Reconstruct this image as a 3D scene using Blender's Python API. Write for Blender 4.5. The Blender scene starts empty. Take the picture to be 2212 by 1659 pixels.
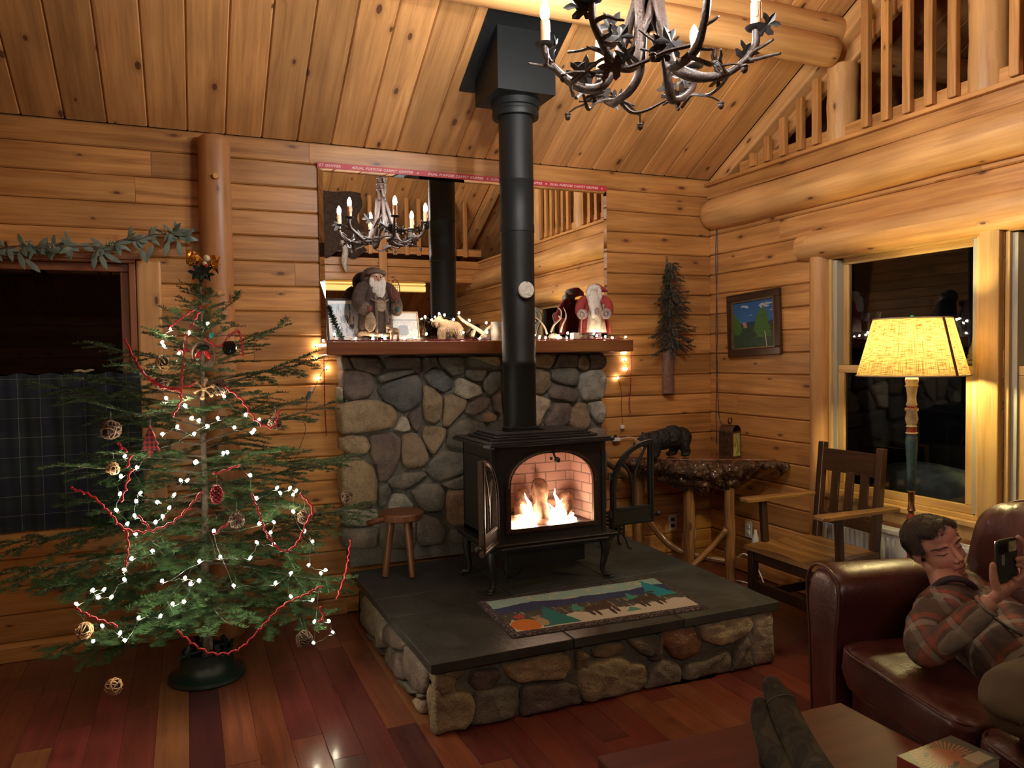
import bpy, math, random
import numpy as np
from mathutils import Vector, Matrix, noise, Quaternion
R_ = random.Random(7)
PI = math.pi
scene = bpy.context.scene
COL = scene.collection

# ---------------------------------------------------------------- camera
F_PX = 1641.1
EYE = Vector((0, 0, 1.55))
CX = Vector((0.91918006, -0.393566, -0.01462283))
CY = Vector((0.02760861, 0.02735375, 0.99924448))
CZ = Vector((0.39286866, 0.91888932, -0.03600883))
cam_d = bpy.data.cameras.new('camera')
cam = bpy.data.objects.new('camera', cam_d)
COL.objects.link(cam)
cam_d.sensor_width = 36
cam_d.lens = 36 * F_PX / 2212
cam_d.clip_start = 0.05
cam.matrix_world = Matrix(((CX.x, CY.x, -CZ.x, EYE.x), (CX.y, CY.y, -CZ.y, EYE.y), (CX.z, CY.z, -CZ.z, EYE.z), (0, 0, 0, 1)))
scene.camera = cam

# ---------------------------------------------------------------- view, world
scene.view_settings.view_transform = 'Standard'
scene.view_settings.look = 'None'
scene.view_settings.exposure = 1.32
scene.view_settings.gamma = 1
scene.view_settings.use_curve_mapping = False
scene.cycles.max_bounces = 6
scene.cycles.diffuse_bounces = 3
scene.cycles.glossy_bounces = 3
scene.cycles.use_adaptive_sampling = True
scene.cycles.adaptive_threshold = 0.09
scene.cycles.adaptive_min_samples = 16
scene.cycles.transmission_bounces = 4
scene.cycles.transparent_max_bounces = 8
scene.cycles.sample_clamp_indirect = 4
scene.cycles.caustics_reflective = False
scene.cycles.caustics_refractive = False
scene.cycles.use_denoising = True
wd = bpy.data.worlds.new('night')
scene.world = wd
wd.use_nodes = True
wd.node_tree.nodes['Background'].inputs[0].default_value = (0.02, 0.022, 0.028, 1)
wd.node_tree.nodes['Background'].inputs[1].default_value = 0.02

# unseen area light added behind the camera as faint ambient fill
def area(name, loc, rot, size, power, color):
    l = bpy.data.lights.new(name, 'AREA'); l.shape = 'RECTANGLE'; l.size, l.size_y = size; l.energy = power; l.color = color
    o = bpy.data.objects.new(name, l); COL.objects.link(o); o.location = loc; o.rotation_euler = rot
    return o
area('ambient_fill_light', (0.2, -1.1, 2.5), (math.radians(35), 0, 0), (1.6, 0.5), 9, (1, 0.88, 0.70))
BULB_POWER = 330.0      # emission strength of the chandelier bulbs
LAMP_POWER = 210.0      # floor lamp bulb
TREE_POWER = 85.0
FIRE_POWER = 6.0

# ---------------------------------------------------------------- calibrated photo -> room
def ray(px, py):
    return CX * ((px - 1106) / F_PX) - CY * ((py - 829.5) / F_PX) + CZ
def at(px, py, axis, val):
    d = ray(px, py); t = (val - EYE[axis]) / d[axis]
    return EYE + d * t
def atd(px, py, depth):
    return EYE + ray(px, py) * depth

# ---------------------------------------------------------------- mesh builder
class MB:
    def __init__(s): s.v = []; s.f = []; s.uv = []; s.c = []; s.m = []; s.xf = None
    def _f(s, idx, uv=None, c=None, m=0):
        s.f.append(idx); s.uv.append(uv or [(0, 0)] * len(idx)); s.c.append(c or s.col); s.m.append(m)
    col = (1, 1, 1)
    def add(s, V, Fs, uvs=None, c=None, m=0):
        n = len(s.v)
        if s.xf is not None: V = [s.xf @ Vector(p) for p in V]
        s.v += [tuple(p) for p in V]
        for i, f in enumerate(Fs): s._f([n + k for k in f], uvs[i] if uvs else None, c, m)
        return s
    def box(s, lo, hi, c=None, m=0, grain=None, ofs=None, rot=None, piv=None):
        x0, y0, z0 = lo; x1, y1, z1 = hi
        V = [Vector(p) for p in ((x0,y0,z0),(x1,y0,z0),(x1,y1,z0),(x0,y1,z0),(x0,y0,z1),(x1,y0,z1),(x1,y1,z1),(x0,y1,z1))]
        Fs = [(0,3,2,1),(4,5,6,7),(0,1,5,4),(1,2,6,5),(2,3,7,6),(3,0,4,7)]
        if grain is None: grain = max(range(3), key=lambda k: hi[k] - lo[k])
        o = ofs or (R_.uniform(0, 50), R_.uniform(0, 50))
        oth = [k for k in range(3) if k != grain]
        uvs = [[(V[i][grain] + o[0], V[i][oth[0]] + V[i][oth[1]] + o[1]) for i in f] for f in Fs]
        if rot is not None:
            p = Vector(piv) if piv else (Vector(lo) + Vector(hi)) / 2
            V = [p + rot @ (q - p) for q in V]
        return s.add(V, Fs, uvs, c, m)
    def obox(s, a, b, w, h, up=(0, 0, 1), c=None, m=0):
        """box from point a to point b, width w (sideways), height h (along up)"""
        a = Vector(a); b = Vector(b); d = (b - a); L = d.length; d.normalize()
        u = Vector(up); side = d.cross(u).normalized(); u = side.cross(d).normalized()
        V = []
        for t in (a, b):
            for sx, sy in ((-1,-1),(1,-1),(1,1),(-1,1)): V.append(t + side * (sx * w / 2) + u * (sy * h / 2))
        Fs = [(0,3,2,1),(4,5,6,7),(0,1,5,4),(1,2,6,5),(2,3,7,6),(3,0,4,7)]
        o = R_.uniform(0, 50); p = R_.uniform(0, 50)
        uvs = [[(o + (L if i > 3 else 0), p + (V[i] - V[0]).dot(side) + (V[i] - V[0]).dot(u)) for i in f] for f in Fs]
        return s.add(V, Fs, uvs, c, m)
    def tube(s, pts, rad, seg=8, c=None, m=0, caps=True, flat=1.0, wob=0):
        pts = [Vector(p) for p in pts]; n = len(pts)
        if not hasattr(rad, '__len__'): rad = [rad] * n
        t0 = (pts[1] - pts[0]).normalized()
        ref = Vector((0, 0, 1)) if abs(t0.z) < .9 else Vector((1, 0, 0))
        nrm = t0.cross(ref).normalized(); V = []; base = len(s.v); ln = 0; L = []
        o = R_.uniform(0, 50); pv = R_.uniform(0, 50)
        for i in range(n):
            t = (pts[min(i + 1, n - 1)] - pts[max(i - 1, 0)])
            if t.length < 1e-9: t = t0.copy()
            t.normalize(); nrm = (nrm - t * nrm.dot(t)).normalized(); bn = t.cross(nrm)
            if i: ln += (pts[i] - pts[i - 1]).length
            L.append(ln)
            for k in range(seg):
                a = 2 * PI * k / seg
                r = rad[i]
                if wob: r *= 1 + wob * noise.noise(Vector((math.cos(a) * 1.3 + o, math.sin(a) * 1.3, ln * 6 / 1)))
                V.append(pts[i] + nrm * (math.cos(a) * r) + bn * (math.sin(a) * r * flat))
        Fs = []; uvs = []
        for i in range(n - 1):
            for k in range(seg):
                k2 = (k + 1) % seg
                Fs.append((i * seg + k, i * seg + k2, (i + 1) * seg + k2, (i + 1) * seg + k))
                ra = max(rad[i], .002) * 2 * PI / seg
                uvs.append([(L[i] + o, pv + k * ra), (L[i] + o, pv + (k + 1) * ra), (L[i + 1] + o, pv + (k + 1) * ra), (L[i + 1] + o, pv + k * ra)])
        if caps:
            Fs.append(tuple(reversed(range(seg)))); Fs.append(tuple((n - 1) * seg + k for k in range(seg)))
            uvs += [[(V[k].x * .3 + o, V[k].y + V[k].z) for k in f] for f in Fs[-2:]]
        return s.add(V, Fs, uvs, c, m)
    def cyl(s, a, b, r, seg=16, c=None, m=0, r2=None): return s.tube([a, b], [r, r if r2 is None else r2], seg, c, m)
    def lathe(s, o, prof, seg=24, c=None, m=0, axis=2, sy=1.0):
        """prof: list of (radius, height)"""
        o = Vector(o); V = []; Fs = []; uvs = []
        for r, h in prof:
            for k in range(seg):
                a = 2 * PI * k / seg
                p = [r * math.cos(a), r * math.sin(a) * sy, h]
                if axis == 0: p = [p[2], p[0], p[1]]
                if axis == 1: p = [p[0], p[2], p[1]]
                V.append(o + Vector(p))
        for i in range(len(prof) - 1):
            for k in range(seg):
                k2 = (k + 1) % seg; Fs.append((i * seg + k, i * seg + k2, (i + 1) * seg + k2, (i + 1) * seg + k))
                uvs.append([(prof[j][1], q * prof[j][0] * 6.28 / seg) for j, q in ((i, k), (i, k + 1), (i + 1, k + 1), (i + 1, k))])
        if prof[0][0] > 1e-5: Fs.append(tuple(reversed(range(seg)))); uvs.append([(V[q].x, V[q].y) for q in Fs[-1]])
        if prof[-1][0] > 1e-5: Fs.append(tuple((len(prof) - 1) * seg + k for k in range(seg))); uvs.append([(V[q].x, V[q].y) for q in Fs[-1]])
        return s.add(V, Fs, uvs, c, m)
    def ball(s, o, r, seg=12, c=None, m=0, rot=None, nz=0, nf=3):
        o = Vector(o); r = (r, r, r) if not hasattr(r, '__len__') else r
        V = [Vector((0, 0, -1))]; rings = max(4, seg // 2 + 1)
        for i in range(1, rings):
            ph = PI * i / rings - PI / 2
            for k in range(seg):
                a = 2 * PI * k / seg; V.append(Vector((math.cos(ph) * math.cos(a), math.cos(ph) * math.sin(a), math.sin(ph))))
        V.append(Vector((0, 0, 1))); Fs = []
        for k in range(seg):
            Fs.append((0, 1 + (k + 1) % seg, 1 + k))
            b = 1 + (rings - 2) * seg; Fs.append((b + k, b + (k + 1) % seg, len(V) - 1))
            for i in range(rings - 2):
                b = 1 + i * seg; Fs.append((b + k, b + (k + 1) % seg, b + seg + (k + 1) % seg, b + seg + k))
        W = []
        for v in V:
            q = 1 + (nz * noise.noise(v * nf + o * 9) if nz else 0)
            w = Vector((v.x * r[0], v.y * r[1], v.z * r[2])) * q
            if rot is not None: w = rot @ w
            W.append(o + w)
        return s.add(W, Fs, None, c, m)
    def prism(s, poly, fn, depth, c=None, m=0):
        """poly of 2d points, fn(x, y, d) -> 3d; extruded d=0..depth"""
        n = len(poly)
        V = [fn(x, y, 0) for x, y in poly] + [fn(x, y, depth) for x, y in poly]
        Fs = [tuple(reversed(range(n))), tuple(range(n, 2 * n))] + [(i, (i + 1) % n, n + (i + 1) % n, n + i) for i in range(n)]
        uvs = [[(Vector(V[q]).x + Vector(V[q]).z * .6, Vector(V[q]).z + Vector(V[q]).y) for q in f] for f in Fs]
        return s.add(V, Fs, uvs, c, m)
    def torus(s, o, R, r, ax=(0, 0, 1), seg=24, sub=6, c=None, m=0, arc=(0, 2 * PI), sx=1, sy=1, x=None):
        o = Vector(o); ax = Vector(ax).normalized()
        u = Vector(x) if x else (ax.orthogonal().normalized()); w = ax.cross(u)
        full = abs(arc[1] - arc[0] - 2 * PI) < 1e-6
        pts = [o + u * (math.cos(a) * R * sx) + w * (math.sin(a) * R * sy) for a in [arc[0] + (arc[1] - arc[0]) * i / seg for i in range(seg + 1)]]
        return s.tube(pts, r, sub, c, m, caps=not full)
    def build(s, name, mats, parent=None, smooth=False, bevel=0, flip=None, auto=None):
        me = bpy.data.meshes.new(name)
        me.from_pydata(s.v, [], s.f)
        uvl = me.uv_layers.new(name='UVMap')
        uvl.data.foreach_set('uv', [q for f in s.uv for p in f for q in p])
        ca = me.color_attributes.new('tint', 'FLOAT_COLOR', 'CORNER')
        ca.data.foreach_set('color', [q for f, c in zip(s.f, s.c) for _ in f for q in (c[0], c[1], c[2], 1)])
        if not isinstance(mats, (list, tuple)): mats = [mats]
        for mm in mats: me.materials.append(mm)
        me.polygons.foreach_set('material_index', s.m)
        if smooth: me.polygons.foreach_set('use_smooth', [True] * len(s.f))
        me.update()
        o = bpy.data.objects.new(name, me); COL.objects.link(o)
        if auto is not None:
            me.set_sharp_from_angle(angle=math.radians(auto))
        if bevel:
            b = o.modifiers.new('bevel', 'BEVEL'); b.width = bevel; b.segments = 2; b.limit_method = 'ANGLE'; b.angle_limit = math.radians(40)
        if parent:
            o.parent = parent; o.matrix_parent_inverse = Matrix.Translation(-Vector(parent.location)) if parent.rotation_euler.to_quaternion().angle < 1e-6 else parent.matrix_basis.inverted()
        return o

def tag(o, label=None, cat=None, group=None, kind=None):
    if label: o['label'] = label
    if cat: o['category'] = cat
    if group: o['group'] = group
    if kind: o['kind'] = kind
    return o
def empty(name, loc, label=None, cat=None, group=None):
    o = bpy.data.objects.new(name, None); COL.objects.link(o); o.location = loc; o.empty_display_size = .05
    return tag(o, label, cat, group)
def struct(o): o['kind'] = 'structure'; return o
def copy_tree(o, delta, parent=None, label=None):
    c = o.copy(); COL.objects.link(c); c.parent = parent
    for ch in list(o.children):
        d = copy_tree(ch, None, c)
    if delta is not None: c.location = o.location + Vector(delta)
    if label: c['label'] = label
    return c
def organic(name, mb, mat, parent, voxel, smooth=6, disp=0, dscale=.05):
    """weld overlapping volumes into one continuous skin"""
    o = mb.build(name, mat, None, smooth=True)
    r = o.modifiers.new('r', 'REMESH'); r.mode = 'VOXEL'; r.voxel_size = voxel; r.use_smooth_shade = True
    if smooth:
        q = o.modifiers.new('s', 'SMOOTH'); q.iterations = smooth; q.factor = .5
    dg = bpy.context.evaluated_depsgraph_get()
    me = bpy.data.meshes.new_from_object(o.evaluated_get(dg))
    o.modifiers.clear(); old = o.data; o.data = me; me.name = name
    me.polygons.foreach_set('use_smooth', [True] * len(me.polygons))
    if disp:
        for v in me.vertices: v.co += v.normal * (disp * noise.fractal(v.co / dscale, 1, 2, 3))
    if parent:
        o.parent = parent; o.matrix_parent_inverse = Matrix.Translation(-Vector(parent.location))
    return o
def smoothpath(pts, n=6):
    """Catmull-Rom through points"""
    P = [Vector(p) for p in pts]; P = [P[0] * 2 - P[1]] + P + [P[-1] * 2 - P[-2]]; out = []
    for i in range(1, len(P) - 2):
        for k in range(n):
            t = k / n; a, b, c, d = P[i - 1:i + 3]
            out.append(.5 * ((2 * b) + (c - a) * t + (2 * a - 5 * b + 4 * c - d) * t * t + (3 * b - a - 3 * c + d) * t ** 3))
    out.append(P[-2]); return out
def chaikin(poly, n=2):
    for _ in range(n):
        q = []
        for i in range(len(poly)):
            a = poly[i]; b = poly[(i + 1) % len(poly)]
            q.append((a[0] * .75 + b[0] * .25, a[1] * .75 + b[1] * .25)); q.append((a[0] * .25 + b[0] * .75, a[1] * .25 + b[1] * .75))
        poly = q
    return poly
# ---------------------------------------------------------------- materials
class NT:
    def __init__(s, name):
        s.mat = bpy.data.materials.new(name); s.mat.use_nodes = True; s.t = s.mat.node_tree; s.n = s.t.nodes
        s.b = s.n['Principled BSDF']; s.out = s.n['Material Output']
    def node(s, typ, ins=None, **kw):
        q = s.n.new(typ)
        for k, v in kw.items(): setattr(q, k, v)
        if ins:
            for k, v in ins.items(): s.put(q.inputs[k], v)
        return q
    def put(s, sock, v):
        if isinstance(v, bpy.types.NodeSocket): s.t.links.new(v, sock)
        elif isinstance(v, bpy.types.Node): s.t.links.new(v.outputs[0], sock)
        elif hasattr(sock.default_value, '__len__') and hasattr(v, '__len__') and len(v) == 3 and len(sock.default_value) == 4: sock.default_value = (*v, 1)
        else: sock.default_value = v
    def math(s, op, a, b=None, c=None, clamp=False):
        q = s.n.new('ShaderNodeMath'); q.operation = op; q.use_clamp = clamp
        s.put(q.inputs[0], a)
        if b is not None: s.put(q.inputs[1], b)
        if c is not None: s.put(q.inputs[2], c)
        return q.outputs[0]
    def mix(s, f, a, b, mode='MIX'):
        q = s.n.new('ShaderNodeMix'); q.data_type = 'RGBA'; q.blend_type = mode
        s.put(q.inputs[0], f); s.put(q.inputs[6], a); s.put(q.inputs[7], b); return q.outputs[2]
    def ramp(s, f, stops):
        q = s.n.new('ShaderNodeValToRGB'); s.put(q.inputs[0], f)
        e = q.color_ramp.elements
        while len(e) < len(stops): e.new(.5)
        for x, (p, c) in zip(e, stops): x.position = p; x.color = (*c, 1) if len(c) == 3 else c
        return q.outputs[0]
    def rng(s, v, a, b, c=0., d=1., smooth=False):
        q = s.n.new('ShaderNodeMapRange'); q.interpolation_type = 'SMOOTHSTEP' if smooth else 'LINEAR'
        for i, x in enumerate((v, a, b, c, d)): s.put(q.inputs[i], x)
        return q.outputs[0]
    def bump(s, h, strength=.3, dist=.01):
        q = s.node('ShaderNodeBump', {'Height': h, 'Strength': strength, 'Distance': dist}); s.put(s.b.inputs['Normal'], q.outputs[0])
    def done(s, base=None, rough=None, **kw):
        if base is not None: s.put(s.b.inputs['Base Color'], base)
        if rough is not None: s.put(s.b.inputs['Roughness'], rough)
        for k, v in kw.items(): s.put(s.b.inputs[k.replace('_', ' ')], v)
        return s.mat

def plain(name, base, rough=.6, metal=0., nz=0., ns=40., bump=0., **kw):
    t = NT(name); c = base
    co = t.node('ShaderNodeTexCoord').outputs['Object']
    if nz:
        n = t.node('ShaderNodeTexNoise', {'Vector': co, 'Scale': ns, 'Detail': 3.})
        f = t.rng(n.outputs[0], .3, .7, 1 - nz, 1 + nz); c = t.mix(1., base, f, 'MULTIPLY')
        if bump: t.bump(n.outputs[0], bump, .004)
    return t.done(c, rough, Metallic=metal, **kw)

def wood(name, dark, mid, light, knots=.5, rough=.45, tint=.3, grain=1., kcol=(.13, .048, .018), coat=0., ks=(3.1, 7.7)):
    """boards: u runs along the grain (metres), v across; the tint attribute varies each board"""
    t = NT(name)
    uv = t.node('ShaderNodeUVMap').outputs[0]; sp = t.node('ShaderNodeSeparateXYZ', {0: uv}); U, V = sp.outputs[0], sp.outputs[1]
    at_ = t.node('ShaderNodeAttribute', attribute_name='tint'); T = t.node('ShaderNodeSeparateColor', {0: at_.outputs['Color']}).outputs[0]
    wz = t.node('ShaderNodeCombineXYZ', {0: t.math('MULTIPLY', U, ks[0]), 1: t.math('MULTIPLY', V, ks[1]), 2: 0.})
    vo = t.node('ShaderNodeTexVoronoi', {'Vector': wz.outputs[0], 'Scale': 1., 'Randomness': .9}, voronoi_dimensions='2D')
    ck = t.node('ShaderNodeSeparateColor', {0: vo.outputs['Color']})
    on = t.math('GREATER_THAN', ck.outputs[0], 1 - knots)
    kr = vo.outputs['Distance']
    ksz = t.rng(ck.outputs[1], 0., 1., .035, .085)
    core = t.math('MULTIPLY', t.rng(kr, ksz, t.math('MULTIPLY', ksz, .75), 0., 1., True), on)
    halo = t.math('MULTIPLY', t.rng(kr, t.math('MULTIPLY', ksz, 2.6), ksz, 0., 1., True), on)
    v2 = t.math('ADD', V, t.math('MULTIPLY', halo, .016))
    g = t.node('ShaderNodeCombineXYZ', {0: t.math('MULTIPLY', U, 1.3 * grain), 1: t.math('MULTIPLY', v2, 26 * grain), 2: t.math('MULTIPLY', T, 7)})
    n1 = t.node('ShaderNodeTexNoise', {'Vector': g.outputs[0], 'Scale': 1., 'Detail': 3., 'Roughness': .55, 'Distortion': .6})
    n2 = t.node('ShaderNodeTexNoise', {'Vector': g.outputs[0], 'Scale': 5., 'Detail': 2.})
    n3 = t.node('ShaderNodeTexNoise', {'Vector': wz.outputs[0], 'Scale': .8, 'Detail': 1.})
    f = t.math('ADD', t.math('MULTIPLY', n1.outputs[0], .75), t.math('MULTIPLY', n2.outputs[0], .25))
    c = t.ramp(f, [(.30, dark), (.5, mid), (.72, light)])
    c = t.mix(1., c, t.rng(T, 0., 1., 1 - tint, 1 + tint), 'MULTIPLY')
    c = t.mix(1., c, t.rng(n3.outputs[0], .3, .7, .84, 1.1), 'MULTIPLY')
    c = t.mix(t.math('MULTIPLY', halo, .4), c, (dark[0] * .6, dark[1] * .5, dark[2] * .5))
    c = t.mix(core, c, kcol)
    t.bump(n2.outputs[0], .12, .002)
    return t.done(c, rough, **({'Coat_Weight': coat, 'Coat_Roughness': .15} if coat else {}))

PINE = wood('orange_pine', (.31, .128, .036), (.50, .229, .067), (.66, .340, .112), knots=.30, rough=.38)
PINE2 = wood('ceiling_pine', (.38, .172, .058), (.55, .265, .092), (.69, .360, .138), knots=.55, rough=.42, tint=.28, ks=(2.6, 5.))
LOGW = wood('log_wood', (.42, .20, .066), (.58, .30, .105), (.70, .40, .16), knots=.3, rough=.5, tint=.15, grain=.7)
TRIMW = wood('window_trim_pine', (.48, .28, .10), (.60, .38, .14), (.70, .47, .19), knots=.12, rough=.4, tint=.1)
REDTRIM = wood('red_stained_trim', (.20, .06, .022), (.28, .09, .035), (.34, .12, .05), knots=.1, rough=.35, tint=.1)
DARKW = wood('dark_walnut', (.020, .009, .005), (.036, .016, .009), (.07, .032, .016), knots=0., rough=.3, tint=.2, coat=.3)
SEATW = wood('worn_oak', (.05, .022, .009), (.20, .10, .035), (.42, .24, .09), knots=0., rough=.28, tint=.1, grain=.45, coat=.4)
STOOLW = wood('stool_wood', (.06, .022, .009), (.12, .045, .018), (.18, .075, .032), knots=.0, rough=.45, tint=.2)
MANTELW = wood('mantel_wood', (.10, .030, .013), (.18, .055, .022), (.27, .10, .04), knots=.1, rough=.3, tint=.1, grain=.6, coat=.3)
TABLEW = wood('coffee_table_wood', (.060, .010, .007), (.085, .015, .009), (.11, .021, .012), knots=0., rough=.5, tint=.1)
TABLEW.node_tree.nodes['Principled BSDF'].inputs['Specular IOR Level'].default_value = .22
PEELED = wood('peeled_log', (.035, .015, .006), (.17, .078, .028), (.42, .23, .085), knots=.4, rough=.25, tint=.2, grain=.8, coat=.6)

def floor_mat():
    t = NT('cherry_floor')
    uv = t.node('ShaderNodeUVMap').outputs[0]; sp = t.node('ShaderNodeSeparateXYZ', {0: uv}); U, V = sp.outputs[0], sp.outputs[1]
    at_ = t.node('ShaderNodeAttribute', attribute_name='tint'); col = at_.outputs['Color']
    g = t.node('ShaderNodeCombineXYZ', {0: t.math('MULTIPLY', U, 2.), 1: t.math('MULTIPLY', V, 34.), 2: 0.})
    n1 = t.node('ShaderNodeTexNoise', {'Vector': g.outputs[0], 'Scale': 1., 'Detail': 5., 'Roughness': .6, 'Distortion': .8})
    n2 = t.node('ShaderNodeTexNoise', {'Vector': uv, 'Scale': 2.4, 'Detail': 2.})
    c = t.mix(1., col, t.rng(n1.outputs[0], .25, .75, .62, 1.35), 'MULTIPLY')
    c = t.mix(1., c, t.rng(n2.outputs[0], .3, .7, .8, 1.15), 'MULTIPLY')
    t.bump(n1.outputs[0], .08, .0015)
    return t.done(c, t.rng(n2.outputs[0], .2, .8, .24, .38), Coat_Weight=.7, Coat_Roughness=.14)
FLOORM = floor_mat()

def stone_mat():
    t = NT('field_stone')
    co = t.node('ShaderNodeTexCoord').outputs['Object']
    col = t.node('ShaderNodeAttribute', attribute_name='tint').outputs['Color']
    n1 = t.node('ShaderNodeTexNoise', {'Vector': co, 'Scale': 14., 'Detail': 6., 'Roughness': .65})
    n2 = t.node('ShaderNodeTexNoise', {'Vector': co, 'Scale': 95., 'Detail': 4.})
    n3 = t.node('ShaderNodeTexMusgrave' if hasattr(bpy.types, 'ShaderNodeTexMusgrave') else 'ShaderNodeTexNoise', {'Vector': co, 'Scale': 5.})
    c = t.mix(1., col, t.rng(n1.outputs[0], .25, .75, .60, 1.42), 'MULTIPLY')
    c = t.mix(1., c, t.rng(n2.outputs[0], .3, .7, .84, 1.16), 'MULTIPLY')
    c = t.mix(t.rng(n3.outputs[0], .52, .72, 0., .35), c, (.36, .29, .20))
    h = t.math('ADD', t.math('MULTIPLY', n1.outputs[0], .7), t.math('MULTIPLY', n2.outputs[0], .3))
    t.bump(h, 1., .024)
    return t.done(c, .8)
STONE = stone_mat()
MORTAR = plain('mortar', (.13, .125, .105), .9, nz=.25, ns=60., bump=.8)

def slate_mat():
    t = NT('slate')
    co = t.node('ShaderNodeTexCoord').outputs['Object']
    col = t.node('ShaderNodeAttribute', attribute_name='tint').outputs['Color']
    n1 = t.node('ShaderNodeTexNoise', {'Vector': co, 'Scale': 3.5, 'Detail': 8., 'Roughness': .62, 'Distortion': 1.2})
    n2 = t.node('ShaderNodeTexNoise', {'Vector': co, 'Scale': 60., 'Detail': 4.})
    c = t.mix(1., col, t.rng(n1.outputs[0], .3, .7, .7, 1.3), 'MULTIPLY')
    vein = t.rng(t.math('ABSOLUTE', t.math('SUBTRACT', n1.outputs[0], .61)), 0., .004, .35, 0.)
    c = t.mix(vein, c, (.22, .21, .18))
    t.bump(t.math('ADD', n1.outputs[0], t.math('MULTIPLY', n2.outputs[0], .12)), .6, .012)
    return t.done(c, t.rng(n1.outputs[0], .3, .7, .30, .5))
SLATE = slate_mat()

IRON = plain('black_cast_iron', (.012, .012, .013), .42, nz=.3, ns=160., bump=.25)
PIPEM = plain('black_stovepipe', (.008, .0095, .010), .5, nz=.15, ns=30., bump=.03, Specular_IOR_Level=.3)
IRONB = plain('bare_iron_edges', (.10, .075, .06), .35, metal=.6, nz=.3, ns=90.)
TWIG = plain('twisted_iron_branch', (.055, .034, .026), .45, metal=.25, nz=.5, ns=120., bump=.6)
LEAFI = plain('dark_iron_leaf', (.022, .018, .016), .45, metal=.3, nz=.3, ns=60.)
CANDLE = plain('candle_sleeve', (.62, .36, .20), .45, nz=.2, ns=60., Subsurface_Weight=.0)
LEATHER = None
def leather():
    t = NT('oxblood_leather')
    co = t.node('ShaderNodeTexCoord').outputs['Object']
    n1 = t.node('ShaderNodeTexNoise', {'Vector': co, 'Scale': 3., 'Detail': 3.})
    n2 = t.node('ShaderNodeTexVoronoi', {'Vector': co, 'Scale': 260.})
    n3 = t.node('ShaderNodeTexNoise', {'Vector': co, 'Scale': 9., 'Detail': 4., 'Roughness': .6, 'Distortion': 2.})
    c = t.ramp(n1.outputs[0], [(.3, (.044, .010, .009)), (.7, (.095, .023, .018))])
    cre = t.rng(t.math('ABSOLUTE', t.math('SUBTRACT', n3.outputs[0], .5)), 0., .05, 0., 1.)
    t.bump(t.math('ADD', t.math('MULTIPLY', n2.outputs[0], .10), t.math('MULTIPLY', cre, .22)), .3, .005)
    return t.done(c, t.rng(n3.outputs[0], .3, .7, .30, .46), Coat_Weight=.08, Coat_Roughness=.25)
LEATHER = leather()
MIRROR = plain('mirror_silver', (.93, .94, .93), .0, metal=1.)
def glass(name, col=(1, 1, 1), alpha=.12, rough=.02):
    t = NT(name)
    tr = t.node('ShaderNodeBsdfTransparent', {0: col}); gl = t.node('ShaderNodeBsdfGlossy', {'Roughness': rough})
    fr = t.node('ShaderNodeFresnel', {0: 1.5})
    mx = t.node('ShaderNodeMixShader', {0: t.math('ADD', fr.outputs[0], alpha * .2), 1: tr.outputs[0], 2: gl.outputs[0]})
    t.t.links.new(mx.outputs[0], t.out.inputs[0]); return t.mat
GLASS = glass('window_glass', (.8, .85, .85))
def emit(name, col, strength):
    t = NT(name); e = t.node('ShaderNodeEmission', {0: col, 1: strength}); t.t.links.new(e.outputs[0], t.out.inputs[0]); return t.mat
BULBM = emit('chandelier_bulb_light', (1., .97, .93), BULB_POWER)
LAMPBULB = emit('lamp_bulb_light', (1., .80, .34), LAMP_POWER)
MINIB = emit('mini_bulb_light', (1., .88, .62), TREE_POWER)
MINIW = emit('mantel_mini_bulb_light', (1., .80, .60), TREE_POWER * .8)
WHITE = plain('white_plastic', (.75, .74, .70), .4)
CORDG = plain('dark_green_cord', (.008, .02, .012), .5)
CORDB = plain('black_cord', (.01, .01, .01), .5)
BLACK = plain('black_paint', (.008, .008, .008), .5)
VINYL = plain('pale_green_vinyl', (.42, .48, .42), .4)
RADM = plain('radiator_white', (.72, .74, .76), .35)
BRASS = plain('aged_brass', (.25, .14, .06), .35, metal=.8, nz=.3, ns=50.)
GOLD = plain('gold_foil', (.85, .48, .12), .18, metal=1., nz=.3, ns=80., bump=1.)
REDB = plain('red_garland', (.42, .015, .03), .5)
REDBEAD = plain('red_bead', (.22, .008, .018), .2)
# ---------------------------------------------------------------- the room shell
YB, XR, XL, YF = 4.62, 3.585, -2.7, -2.6
TH = math.atan(.545); ZE = 2.83; YRIDGE = 1.6
def zceil(y): return ZE + .545 * (YB - y) if y > YRIDGE else ZE + .545 * (YB - YRIDGE) - .545 * (YRIDGE - y)

def plank(mb, o, al, ac, nr, L, W, tint, thick=.03, ch=.006, gap=.0015):
    o, al, ac, nr = Vector(o), Vector(al), Vector(ac), Vector(nr)
    prof = [(gap, -thick), (gap, -ch), (ch + gap, 0), (W - ch - gap, 0), (W - gap, -ch), (W - gap, -thick)]
    V = [o + ac * a + nr * d + al * s for s in (.0008, L - .0008) for a, d in prof]
    Fs = [(i, i + 1, i + 7, i + 6) for i in range(5)] + [(5, 0, 6, 11)]
    u0, v0 = R_.uniform(0, 90), R_.uniform(0, 90)
    uvs = [[(u0, v0 + prof[i][0]), (u0, v0 + prof[i + 1][0]), (u0 + L, v0 + prof[i + 1][0]), (u0 + L, v0 + prof[i][0])] for i in range(5)] + [[(u0, v0)] * 4]
    Fs += [(5, 4, 3, 2, 1, 0), (6, 7, 8, 9, 10, 11)]; uvs += [[(u0, v0)] * 6] * 2
    mb.add(V, Fs, uvs, (tint, tint, tint))

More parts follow.
